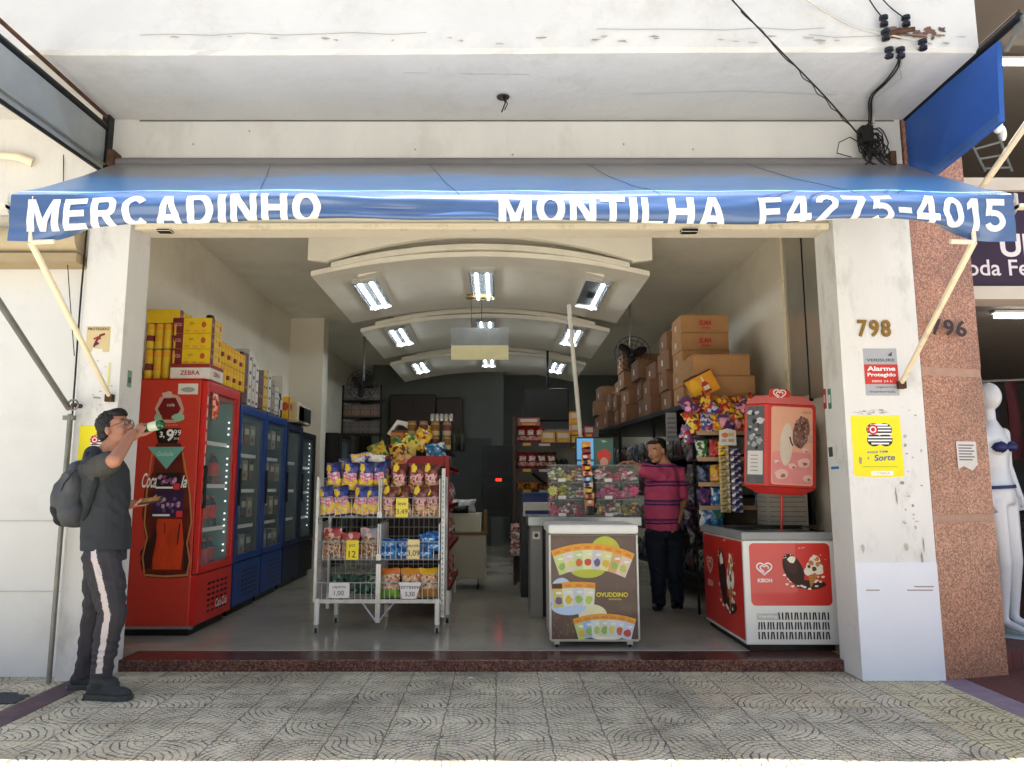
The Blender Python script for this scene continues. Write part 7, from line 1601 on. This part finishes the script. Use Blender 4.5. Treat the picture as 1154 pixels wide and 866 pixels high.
b = MB(); b.rect(F, 0.0, w, hh * .24, hh * .66, ink((.78, .20, .17)), .001); b.text(F, 'VERISURE', w * .08, hh * .72, hh * .06, ink((.25, .25, .3)), w=w * .84, k=.002, bold=.01); b.text(F, 'Alarme', w * .08, hh * .52, hh * .10, W_, w=w * .84, k=.003, bold=.03); b.text(F, 'Protegido', w * .08, hh * .38, hh * .10, W_, w=w * .84, k=.003, bold=.03); b.text(F, '0800 24 h', w * .2, hh * .28, hh * .045, W_, w=w * .6, k=.003)
b.text(F, 'vigilancia', w * .3, hh * .15, hh * .05, ink((.3, .3, .35)), w=w * .6, k=.002); b.text(F, 'monitorada', w * .12, hh * .06, hh * .05, ink((.3, .3, .35)), w=w * .76, k=.002); b.poly(F, [(w * .72, hh * .85), (w * .86, hh * .93), (w * .84, hh * .83)], ink((.3, .3, .35)), .002); b.build('print', al)
nb = thing('house_number', 'gold metal number 798 on the right white pillar', 'house number', tuple(PP(967, 380)))
q0 = PP(967, 380); q1 = PP(1003, 361); w = q1.x - q0.x; hh = q1.z - q0.z
for i, ch in enumerate('798'):
    b = MB(); GD = mat('aged_brass', (.58, .44, .20), rough=.4, metal=.6, var=.2, vs=30)
    v_, f_, _ = text_geo(ch, .025); 
    for kk in (0, .004, .008): b.text(FR(i * w * .35, 0, 0), ch, 0, 0, hh, GD, w=w * .29, k=kk + .001, bold=.025)
    b.build('digit', nb)
nb2 = thing('house_number', 'dark metal number 796 on the pink granite pillar, crossed by the awning arm', 'house number', (2.99, 5.05, PP(1040, 378).z))
for i, ch in enumerate('796'):
    b = MB()
    for kk in (.0, .005): b.text(Frame((i * .105, .0 + i * .030 - .0, 0), (1, .27, 0), (0, 0, 1)), ch, 0, 0, .115, mat('dark_bronze', (.25, .20, .18), rough=.45, metal=.4), w=.085, k=.022 + kk, bold=.02)
    b.build('digit', nb2)
# stickers on the inner face of the right pillar
def inner(u, v, x=2.368):
    b_ = 433.0 - v; up = FPX * math.sin(PITCH) + b_ * math.cos(PITCH); fw = FPX * math.cos(PITCH) - b_ * math.sin(PITCH); y = x * fw / (u - 562.0); return Vector((x, y, CAMZ + up / fw * y))
def sideplate(nm, u, v0, v1, wd, c, lab, extra=None):
    p = inner(u, v0); z1 = inner(u, v1).z; b = MB(); F = FXn(0, 0, 0); b.extr(F, [(-wd / 2, 0), (wd / 2, 0), (wd / 2, z1 - p.z), (-wd / 2, z1 - p.z)], .001, ink(c)); 
    if extra: b.rect(F, -wd / 3, wd / 3, (z1 - p.z) * .3, (z1 - p.z) * .7, ink(extra), .001)
    o = b.build(nm); o.location = p; tag(o, lab, 'sticker')
sideplate('sticker', 930, 461, 438, .05, (.62, .13, .17), 'narrow red sticker on the inner side of the right pillar', (.8, .6, .6))
sideplate('sticker', 935.5, 461, 438, .05, (.25, .50, .38), 'green and white sticker beside the red one on the right pillar', (.8, .85, .8))
sideplate('sticker', 936.5, 515, 504, .06, (.2, .2, .2), 'black square marker patch on the inner side of the right pillar')
sideplate('sticker', 941, 529, 526, .12, (.15, .45, .68), 'thin light blue strip low on the inner side of the right pillar')
pL = Vector((-2.608, 5.18, 1.95)); b = MB(); F = FX(0, 0, 0); b.extr(F, [(-.03, 0), (.03, 0), (.03, .12), (-.03, .12)], .001, ink((.45, .58, .48))); b.rect(F, -.02, .02, .03, .07, ink((.25, .3, .3)), .001); o = b.build('sticker'); o.location = pL; tag(o, 'green sticker on the inner side of the left pillar', 'sticker')
b = MB(); F = FX(0, 0, 0); b.text(F, 'TJ', -.05, 0, .07, ink((.25, .35, .6)), k=.001, bold=.02); b.text(F, '3', .0, .14, .05, ink((.25, .2, .25)), k=.001); o = b.build('scribble'); o.location = (-2.608, 5.15, 1.36); tag(o, 'blue and dark handwritten marks on the inner left pillar', 'graffiti')
# worn paint and tape residue of the right pillar: chips with a shape of their own
b = MB(); F = FR(0, YP, 0); rr = random.Random(12); G = [ink((.70, .68, .64)), ink((.78, .76, .72)), ink((.58, .56, .52))]
def blotch(u, v, rx, ry, g, k): q = PP(u, v); b.disc(F, q.x, q.z, rx, ry, G[g], k, n=9, jit=.9)
for k in range(16): blotch(rr.uniform(966, 1000), 465 + rr.uniform(-3, 2), rr.uniform(.006, .025), .005, rr.randrange(3), .0006 + k * .00004)
for k in range(20): blotch(rr.choice([1026, 1031, 1022]) + rr.uniform(-6, 8), rr.uniform(455, 600), rr.uniform(.003, .014), rr.uniform(.003, .014), rr.randrange(3), .0006 + k * .00004)
for (u, v, rx, ry) in ((972, 617, .012, .03), (1021, 618, .016, .03), (1041, 615, .006, .045), (1039, 630, .008, .04), (970, 520, .01, .03), (1010, 560, .005, .06)): blotch(u, v, rx, ry, rr.randrange(3), .0018 + rx * .01)
for (u0, u1, v) in ((976, 991, 666), (1022, 1051, 666), (1030, 1052, 662)): q0 = PP(u0, v); q1 = PP(u1, v); b.rect(F, q0.x, q1.x, q0.z, q0.z + .008, G[2], .004)
put(b, 'tape_residue', bld)
b = MB(); q0 = PP(1000, 634); b.box(2.371, 2.914, 5.045, 5.05, -.02, q0.z, mat('bluish_white_base', (.88, .89, .92), rough=.6, var=.02)); put(b, 'pale_base', bld)  # thin bluish white skin over the lower part of the pillar
b = MB(); F = FR(0, YP, 0)
for k in range(10): q = PP(rr.uniform(100, 128), rr.uniform(405, 465)); b.disc(F, q.x, q.z, rr.uniform(.003, .008), rr.uniform(.003, .008), G[2], .0008 + k * .00005, n=7, jit=.8)
q = PP(120, 448); b.stroke(F, [(q.x - .09, q.z + .0), (q.x - .04, q.z - .005)], .012, G[2], .0015); q = PP(136, 425); b.rect(F, q.x - .09, q.x - .075, q.z - .08, q.z + .1, ink((.85, .83, .55)), .0014); put(b, 'paint_chip', bld)

b = MB(); rr = random.Random(51); F = FR(0, 4.198, 0); CK = ink((.60, .57, .52)); CK2 = ink((.66, .63, .57))
for (x0, z0, n_, dx) in ((-2.2, 4.0, 9, .22), (.6, 4.03, 8, .2), (1.9, 3.99, 6, .16)):
    pts = [(x0 + k * dx, z0 + rr.uniform(-.012, .012)) for k in range(n_)]; b.stroke(F, pts, .004, CK, .0)
for k in range(26): x = rr.uniform(-2.6, 2.85); b.disc(F, x, 3.935 + rr.uniform(0, .05), rr.uniform(.008, .04), rr.uniform(.003, .008), CK2 if k % 2 else CK, .0005 + .0001 * k, n=8, jit=.9)
put(b, 'chipped_edge', bld)
b = MB(); Fu = Frame((0, 0, 3.889), (1, 0, 0), (0, -1, 0))
for (pts, w_) in (([(-2.5, -4.45), (-1.7, -4.47), (-.9, -4.43), (.2, -4.46)], .003), ([(.9, -4.7), (1.6, -4.66), (2.3, -4.71)], .003), ([(2.5, -4.3), (2.62, -4.5), (2.58, -4.75)], .004)): b.stroke(Fu, pts, w_, CK, .0)
put(b, 'soffit_crack', bld)

# ------------------------------------------------------------------ right neighbour
rb = thing('neighbour_building', 'clothes shop building on the right with a pink granite pillar and open front', 'building', (5, 5.3, 0))
def slab_quad(b, pts, z0, z1, m):
    n = len(pts); a = sum(pts[i][0] * pts[(i + 1) % n][1] - pts[(i + 1) % n][0] * pts[i][1] for i in range(n))
    if a < 0: pts = list(reversed(pts))
    b.add([(x, y, z0) for x, y in pts] + [(x, y, z1) for x, y in pts], [tuple(reversed(range(n))), tuple(range(n, 2 * n))] + [(i, (i + 1) % n, n + (i + 1) % n, n + i) for i in range(n)], m)
gp = [(2.918, 5.052), (3.42, 5.19), (3.42, 5.75), (2.918, 5.75)]
M_GRB = mat('granite_joint_band', (.66, .52, .44), rough=.5, var=.12, vs=20)
b = MB(); slab_quad(b, gp, -.05, 1.02, M_GRAN); put(b, 'granite_block', rb)
b = MB(); slab_quad(b, [(2.920, 5.056), (3.417, 5.194), (3.417, 5.74), (2.92, 5.74)], 1.02, 1.07, M_GRB); put(b, 'joint_band', rb); b = MB(); slab_quad(b, [(2.920, 5.056), (3.417, 5.194), (3.417, 5.74), (2.92, 5.74)], 2.02, 2.08, M_GRB); put(b, 'joint_band', rb)
b = MB(); slab_quad(b, gp, 1.07, 2.02, M_GRAN); slab_quad(b, gp, 2.08, 4.64, M_GRAN); put(b, 'granite_block', rb)
M_TAUPE = mat('taupe_paint', (.50, .46, .42), rough=.8, var=.05, vs=1.5); M_NBEAM = mat('cream_beam', (.78, .74, .68), rough=.7, var=.06)
b = MB(); b.box(3.0, 12, 5.40, 5.6, 3.50, 3.60, M_NBEAM); b.box(3.425, 12, 5.38, 5.6, 2.64, 2.74, M_NBEAM); put(b, 'beam', rb)
b = MB(); b.box(2.95, 12, 5.76, 10, 3.45, 3.50, M_TAUPE); b.box(2.95, 12, 9.8, 10, 3.5, 5.7, M_TAUPE); b.box(2.942, 2.95, 5.4, 10, 3.5, 5.7, M_TAUPE); put(b, 'loft_wall', rb)
b = MB(); b.box(2.95, 12, 5.05, 10, 5.5, 5.7, M_TAUPE); b.box(2.95, 12, 5.05, 5.3, 5.42, 5.5, M_DARK); b.box(2.95, 12, 5.05, 12, 5.7, 10, M_WALL); put(b, 'loft_ceiling', rb)
b = MB(); b.box(3.42, 12, 5.6, 12, 2.92, 3.0, M_TAUPE); put(b, 'shop_ceiling', rb)
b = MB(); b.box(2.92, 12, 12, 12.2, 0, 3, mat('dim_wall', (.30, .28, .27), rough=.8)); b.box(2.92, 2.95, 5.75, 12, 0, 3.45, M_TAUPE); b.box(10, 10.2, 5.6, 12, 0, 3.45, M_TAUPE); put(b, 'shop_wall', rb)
sgn = thing('shop_sign', 'dark purple clothes shop sign with white lettering beside the granite pillar', 'shop sign', (5, 5.42, 3.1))
M_PURP = mat('dark_purple_sign', (.19, .10, .19), rough=.4, var=.08)
b = MB(); b.box(3.425, 8, 5.43, 5.47, 2.745, 3.495, M_PURP); put(b, 'panel', sgn)
b = MB(); F = FR(0, 5.43, 0); q = PX(1128, 290, 5.43); b.text(F, 'UNIVERSO', q.x, q.z, .185, ink((.88, .84, .84)), k=.003, bold=.03); q = PX(1090, 311, 5.43); b.text(F, 'oda Feminina', q.x, q.z, .125, ink((.86, .82, .83)), k=.003, bold=.01)
put(b, 'lettering', sgn)
M_TUBE2 = mat('neighbour_tube', (1, 1, 1), emis=(1, 1, .98), estr=5.0)
for (u, v, z, L, lab) in ((1120, 72, 5.38, 1.3, 'lit fluorescent tube high in the loft of the right neighbour'), (1121, 357, 2.86, 1.2, 'lit fluorescent tube under the ceiling of the clothes shop')):
    b_ = 433.0 - v; up = FPX * math.sin(PITCH) + b_ * math.cos(PITCH); fw = FPX * math.cos(PITCH) - b_ * math.sin(PITCH); y = (z - CAMZ) * fw / up; x = (u - 562) / fw * y
    t = thing('fluorescent_lamp', lab, 'lamp', (x, y, z)); b = MB(); b.box(-.02, L, -.04, .04, .03, .055, M_WHITE); b.build('fitting', t); b = MB(); b.tube([(0, 0, 0), (L, 0, 0)], .018, M_TUBE2); b.build('tube', t)
# loft: ladder and dark bundles
ld = thing('ladder', 'dull metal step ladder leaning in the loft above the purple sign', 'ladder', (4.1, 5.9, 3.6))
qs = [PX(u, v, 5.9) for (u, v) in ((1110, 194), (1092, 158), (1140, 194), (1122, 146))]
b = MB(); b.tube([qs[0], qs[1]], .014, M_GREYPOLE); put(b, 'rail', ld); b = MB(); b.tube([qs[2], qs[3]], .014, M_GREYPOLE); put(b, 'rail', ld)
for t_ in (.1, .4, .7): b = MB(); b.tube([qs[0].lerp(qs[1], t_), qs[2].lerp(qs[3], t_)], .011, M_GREYPOLE); put(b, 'rung', ld)
b = MB(); rr = random.Random(6)
for k in range(14): b.ball((rr.uniform(3.6, 6), 6.3 + rr.uniform(0, .4), 3.6 + rr.uniform(0, .28)), (rr.uniform(.12, .25), .15, rr.uniform(.06, .14)), [M_BLACK, M_DARK][k % 2])
tag(b.build('dark_bundles'), 'heap of dark bundles stored in the loft behind the ladder', 'bundles', kind='stuff')
b = MB(); b.ball((0, 0, 0), (.03, .03, .05), M_WHITE); b.ball((.03, 0, -.05), (.02, .02, .05), M_WHITE); o = b.build('cloth_knot', smooth=True); o.location = PX(1124, 142, 4.35); tag(o, 'small white cloth knot tied at the corner of the blue panel', 'cloth')
# blue side panel of the right neighbour awning
ra = thing('folded_awning', 'blue side panel of the right neighbour awning hanging from a dark rail', 'awning', (2.96, 4.6, 3.6))
M_BLP = mat('blue_canvas', (.13, .32, .62), rough=.5, var=.14, vs=2.5, dirt=(.30, .40, .55), damt=.4, ds=3)
pts = [(5.12, 3.90), (4.06, 3.86), (4.10, 3.38), (4.77, 3.345), (5.12, 3.58)]
b = MB(); vs = [(2.945, y, z) for y, z in pts] + [(2.975, y, z) for y, z in pts]; b.add(vs, [(0, 1, 2, 3, 4), (9, 8, 7, 6, 5)] + [(i, 5 + i, 5 + (i + 1) % 5, (i + 1) % 5) for i in range(5)], M_BLP); put(b, 'canvas_panel', ra)
b = MB(); vs = [(2.938, 4.77, 3.345), (2.938, 4.10, 3.38), (2.938, 4.10, 3.43), (2.938, 4.77, 3.395), (2.945, 4.77, 3.345), (2.945, 4.10, 3.38), (2.945, 4.10, 3.43), (2.945, 4.77, 3.395)]; b.add(vs, [(3, 2, 1, 0), (4, 5, 6, 7), (0, 1, 5, 4), (1, 2, 6, 5), (2, 3, 7, 6), (3, 0, 4, 7)], mat('canvas_hem', (.22, .36, .58), rough=.6, var=.2)); put(b, 'hem', ra)
b = MB(); b.tube([(2.95, 5.1, 3.905), (2.96, 3.88, 3.90)], .026, M_DARK, 10); b.tube([(2.965, 5.05, 3.95), (2.975, 3.9, 3.95)], .010, M_RUST, 6); put(b, 'rail', ra, smooth=True)
b = MB(); b.box(2.96, 3.01, 3.86, 3.94, 3.82, 3.9, M_GREYPOLE); b.tube([(2.98, 3.9, 3.86), (2.99, 4.05, 3.80)], .015, M_GREYPOLE); put(b, 'end_bracket', ra)
b = MB(); b.tube([(3.19, 4.75, 3.17), (3.16, 4.2, 3.395), (3.12, 3.6, 3.64)], .02, M_POLE, 10); put(b, 'support_arm', ra, smooth=True)
# mannequin
MW = mat('white_mannequin_plastic', (.86, .87, .88), rough=.3, var=.02, coat=.2)
mq = thing('mannequin', 'white shop mannequin in navy bikini standing behind the granite pillar', 'mannequin', (4.02, 6.0, .12), R(30)); mq.rotation_euler = (0, R(-2.5), R(30)); mq.scale = (1.12, 1.12, 1.0); b = MB()
loft(b, [(-.01, 0, 1.00, .14, .10), (-.01, 0, 1.10, .155, .105), (0, 0, 1.20, .13, .085), (0, 0, 1.30, .115, .08), (0, 0, 1.42, .135, .095), (0, 0, 1.54, .15, .085), (0, 0, 1.60, .10, .07), (0, 0, 1.66, .05, .05)], MW)
cap_(b, (0, 0, 1.62), (0, 0, 1.74), .045, .045, MW); b.ball((0, -.01, 1.86), (.075, .09, .115), MW, nu=18, nv=12)
for s in (-1, 1):
    b.ball((s * .065, -.07, 1.45), (.06, .055, .055), MW, nu=14, nv=9); chain(b, [(s * .16, 0, 1.56), (s * .21, .02, 1.30), (s * .20, -.04, 1.08)], [.05, .038, .026], MW); chain(b, [(s * .075, 0, 1.02), (s * .075, -.02, .55), (s * .07, .02, .12)], [.088, .056, .034], MW); cap_(b, (s * .07, .0, .09), (s * .075, -.14, .035), .032, .026, MW)
    hand_geo(b, (s * .20, -.04, 1.07), (0, -.1, -1), (-s, 0, 0), MW, s=.9, curl=.3, thumb_side=s)
remesh(b, 'figure', mq, .010, smooth_it=4)
NB = mat('navy_lycra', (.10, .14, .34), rough=.5)
b = MB(); 
for s in (-1, 1): b.ball((s * .065, -.075, 1.45), (.062, .058, .05), NB)
b.build('bikini_top', mq, smooth=True); b = MB(); loft(b, [(-.01, 0, 1.125, .162, .112), (-.01, 0, 1.15, .160, .11)], NB); b.build('waist_band', mq)
b = MB(); b.lathe([(.20, -.005), (.20, .01), (.19, .015)], (0, -.05, 0), mat('glass_base', (.7, .78, .78), rough=.15), n=24); b.build('base', mq)
# clothes on the rail and things below
rl = thing('clothes_rail', 'chrome rail holding dark garments inside the clothes shop', 'clothes rail', (5.6, 8, 0))
b = MB(); b.tube([(5.0, 8.3, 2.42), (7.0, 7.6, 2.42)], .014, M_STEEL); put(b, 'bar', rl)
for x, y in ((5.0, 8.3), (7.0, 7.6)): b = MB(); b.tube([(x, y, .12), (x, y, 2.42)], .014, M_STEEL); put(b, 'upright', rl)
for i, (c, nm) in enumerate(((h('381c28'), 'dark maroon'), (h('20224a'), 'navy'), (h('1e2048'), 'deep navy'), (h('4a1c26'), 'wine red'), (h('522030'), 'maroon'), (h('24284e'), 'dusty navy'), (h('202448'), 'blue black'), (h('18181c'), 'black'))):
    t_ = i / 7; x = 5.08 + 1.3 * t_; y = 8.27 - .45 * t_
    o = mk_bag('hanging_garment', .2, .85, .09, lambda u, v: (0, 0, 0), seed=300 + i)(); o.data.materials.clear(); o.data.materials.append(mat('garment_%d' % i, c, rough=.9, var=.15, vs=4)); o.data.polygons.foreach_set('material_index', [0] * len(o.data.polygons)); o.location = (x, y, 1.55); o.rotation_euler = (0, 0, R(25)); tag(o, '%s garment hanging on the rail, %s from the left' % (nm, ordn[i]), 'garment', 'garments hanging on the rail')
for i in range(7):
    o = mk_bag('folded_garment', .22, .5, .1, lambda u, v: (0, 0, 0), seed=320 + i)(); o.data.materials.clear(); o.data.materials.append(mat('low_garment_%d' % i, [h('5a4038'), h('22222a'), h('6a5046'), h('2a1c20'), h('2a2c3a'), h('54403a'), h('301820')][i], rough=.9, var=.2)); o.data.polygons.foreach_set('material_index', [0] * len(o.data.polygons)); o.location = (4.95 + i * .24, 8.5, .95 - .05 * (i % 2)); tag(o, 'dim %s garment on the lower row behind the mannequin, %s from the left' % (['brown', 'black', 'tan', 'dark brown', 'slate', 'beige brown', 'dark wine'][i], ordn[i]), 'garment', 'garments on the lower row')
o = carton('dark_counter_block', 3.4, .5, .75, (.14, .12, .12), None)(); o.location = (6.6, 9.2, .12); tag(o, 'dark low display block deep inside the clothes shop', 'display block')
bk = thing('wire_bin', 'dark wire bin heaped with blue and white cloth beside the mannequin', 'wire bin', (4.75, 6.7, .12)); b = MB()
for k in range(7): b.tube([(.0 + .26 * math.cos(a * PI / 12), .26 * math.sin(a * PI / 12), .62 + .075 * k - .0) for a in range(25)], .006, M_DARK, 5)
for k in range(20): a = 2 * PI * k / 20; b.tube([(.26 * math.cos(a), .26 * math.sin(a), .55), (.26 * math.cos(a), .26 * math.sin(a), 1.07)], .005, M_DARK, 5)
b.build('wire_basket', bk)
for a in (.3, 1.9, 3.5, 5.1): b = MB(); b.tube([(.24 * math.cos(a), .24 * math.sin(a), .55), (.3 * math.cos(a), .3 * math.sin(a), 0)], .012, M_POLE); b.build('leg', bk)
b = MB(); rr = random.Random(15)
for k in range(12): b.ball((4.75 + rr.uniform(-.17, .17), 6.7 + rr.uniform(-.17, .17), 1.12 + rr.uniform(0, .07)), (.12, .08, .035), [ink((.82, .84, .88)), ink((.25, .32, .55)), ink((.7, .75, .85))][k % 3], M=Matrix.Rotation(rr.uniform(0, 3), 3, 'Z'))
tag(b.build('cloth_heap', smooth=True), 'crumpled blue and white cloths heaped in the wire bin', 'cloths', kind='stuff')
# paper notice on the granite
t_ = .62; b = MB(); Fg = Frame((0, 0, 0), (.964, .265, 0), (0, 0, 1)); q = PX(1075, 529, 5.16); b.extr(Fg, [(0, 0), (.05, .02), (.12, -.01), (.17, .03), (.17, .19), (.0, .19)], .001, mat('torn_paper', (.82, .80, .77), rough=.7, var=.06)); 
for k in range(6): b.rect(Fg, .015, .15 - .02 * (k % 2), .16 - k * .02, .168 - k * .02, ink((.35, .35, .38)), .001)
o = b.build('paper_notice'); o.location = (q.x, 5.052 + (q.x - 2.918) * .275 - .006, q.z); tag(o, 'torn white paper notice glued on the pink granite pillar', 'notice')

# ------------------------------------------------------------------ cables, insulators and leftovers on the slab
CB = mat('black_cable', (.07, .065, .06), rough=.6, var=.2); CW = mat('grey_white_cable', (.72, .71, .68), rough=.5); POR = mat('dark_porcelain', (.12, .11, .12), rough=.25)
def front(u, v, y=4.19): return tuple(PX(u, v, y))
cable('cable', 'second strand twisted along the black service cable', [front(742, -95, 3.91)] + [tuple(Vector(front(825 + 55 * t, 58 * t, 4.02 + .06 * t)) + Vector((.008 * math.cos(t * 22), 0, .008 * math.sin(t * 22) - .006))) for t in [k / 5 for k in range(6)]] + [tuple(Vector(front(880, 58, 4.08)).lerp(Vector((2.58, 4.98, 3.72)), t) + Vector((.009 * math.cos(t * 40), 0, .009 * math.sin(t * 40) - .012 * math.sin(PI * t)))) for t in [(k + 1) / 12 for k in range(12)]], .0035, mat('brown_cable', (.22, .17, .14), rough=.6), sub=3)
cable('cable', 'black twisted service cable coming down to the bundle on the wall', [front(740, -95, 3.9), front(825, 0, 4.02), front(880, 58, 4.08), front(925, 104, 4.5), (2.58, 4.98, 3.72)], .005, CB)
cable('cable', 'pale cable drooping across the slab front towards the insulators', [front(890, -12, 4.0), front(925, 10), front(965, 31), front(1005, 40), front(1045, 49)], .006, CW)
cable('cable', 'thin dark cable running up from the left insulator', [front(975, -8, 4.1), front(985, 8), front(996, 22)], .004, CB)
cable('cable', 'thin dark cable running up from the right insulator', [front(988, -8, 4.1), front(1004, 9), front(1020, 21)], .004, CB)
soff = lambda u, v: (lambda b_: (lambda up, fw: Vector(((u - 562) / fw * (2.62 * fw / up), 2.62 * fw / up, 3.87)))(FPX * math.sin(PITCH) + b_ * math.cos(PITCH), FPX * math.cos(PITCH) - b_ * math.sin(PITCH)))(433.0 - v)
for k, (dx, m, r_) in enumerate(((0, CB, .006), (.02, CW, .007), (-.015, CB, .005))):
    A_ = [Vector(front(1012 + 3 * k, 55)), soff(1013, 74), soff(1000, 92), soff(983, 110)]; A_ = [p + Vector((dx, 0, 0)) for p in A_]
    cable('cable', ['black cable on the slab underside going to the wall bundle', 'pale cable on the slab underside going to the wall bundle', 'thin black cable on the slab underside, left of the other two'][k], A_ + [Vector((2.66 + dx, 4.98, 3.86)), Vector((2.63 + dx, 5.0, 3.62))], r_, m)
for i, (u, v) in enumerate(((996, 24), (1021, 24), (1002, 60), (1015, 60), (1040, 51), (998, 40))):
    t = thing('insulator', 'dark porcelain insulator on the slab edge, %s' % ['upper left one', 'upper right one', 'lower left one', 'lower right one', 'lone one at the far right', 'middle left one'][i], 'insulator', front(u, v, 4.17), 0, 'porcelain insulators on the slab edge')
    b = MB(); b.lathe([(.012, -.035), (.024, -.03), (.024, -.012), (.014, -.006), (.014, .006), (.026, .012), (.026, .03), (.014, .036)], (0, 0, 0), POR, n=12); b.build('porcelain', t, smooth=True); b = MB(); b.tube([(0, 0, 0), (0, .05, 0)], .006, M_RUST); b.build('pin', t)
b = MB(); q0 = front(1000, 42, 4.205); F = FR(0, 4.207, 0); rr = random.Random(31)
for k in range(26): q = PX(rr.uniform(1000, 1062), rr.uniform(31, 42), 4.2); b.disc(F, q.x, q.z, rr.uniform(.01, .04), rr.uniform(.006, .02), [ink((.42, .30, .24)), ink((.50, .40, .34)), ink((.33, .28, .25))][k % 3], .002 + .0001 * k, n=9, jit=.9)
q0 = PX(1000, 38, 4.18); q1 = PX(1030, 33, 4.18); b.tube([q0, q1], .015, M_RUST, 8); put(b, 'rust_stain', bld)
b = MB(); rr = random.Random(41)
for k in range(15):
    c = Vector((2.64 + rr.uniform(-.05, .07), 4.985, 3.64 + rr.uniform(-.06, .1))); pts = []; r_ = rr.uniform(.03, .09); ph = rr.uniform(0, 6); 
    for j in range(14): a = ph + j * .5; pts.append(c + Vector((r_ * math.cos(a) * (1 - j * .02), rr.uniform(-.015, .015), r_ * 1.3 * math.sin(a) - .004 * j)))
    b.tube(pts, .005, CB, 5)
for k in range(7): x = 2.58 + k * .025; b.tube([(x, 4.98, 3.62), (x + rr.uniform(-.03, .03), 4.96, 3.54), (x + rr.uniform(-.06, .08), 4.95, 3.50)], .006, CB, 5)
b.tube([(2.60, 4.985, 3.66), (2.50, 4.98, 3.72), (2.42, 4.98, 3.68), (2.40, 4.98, 3.60), (2.5, 4.98, 3.57)], .004, CB, 5); b.box(2.58, 2.66, 4.96, 5.04, 3.68, 3.80, CB)
tag(b.build('cable_bundle'), 'tangled black cable bundle on the wall just above the awning', 'cable bundle')
hf = thing('broken_light_fitting', 'broken lamp hole with dangling wires in the slab underside', 'light fitting', (.03, 4.73, 3.885)); b = MB(); b.lathe([(.042, -.006), (.045, .0)], (0, 0, 0), M_BLACK, n=16); b.build('hole_rim', hf); b = MB(); b.tube([(0, 0, -.005), (.015, 0, -.04), (.005, 0, -.07), (-.01, 0, -.11)], .005, M_DARK, 6); b.tube([(.01, 0, -.005), (.03, 0, -.05), (.01, .01, -.09)], .004, M_DARK, 6); b.build('wire', hf)
b = MB(); F = FR(0, 5.049, 0)
for (x, z) in ((-1.8, 3.80), (.1, 3.62), (.9, 3.7), (1.4, 3.66), (-.6, 3.66), (-2.2, 3.7)): b.disc(F, x, z, .008, .008, G[2], .001, n=8, jit=.5)
b.rect(F, -2.6, 2.86, 3.873, 3.885, ink((.35, .33, .3)), .001); put(b, 'wall_mark', bld)
for i, (u, v) in enumerate(((627, 766), (530, 765))):
    b_ = 433.0 - v; up = FPX * math.sin(PITCH) + b_ * math.cos(PITCH); fw = FPX * math.cos(PITCH) - b_ * math.sin(PITCH); y = 1.25 / -up * fw
    b = MB(); b.ball((0, 0, .004), (.02, .012, .004), M_WHITE, nu=8, nv=5); o = b.build('paper_scrap'); o.location = ((u - 562) / fw * y, y, .001); tag(o, 'tiny white paper scrap on the paving before the step, %s one' % ['right', 'left'][i], 'litter')
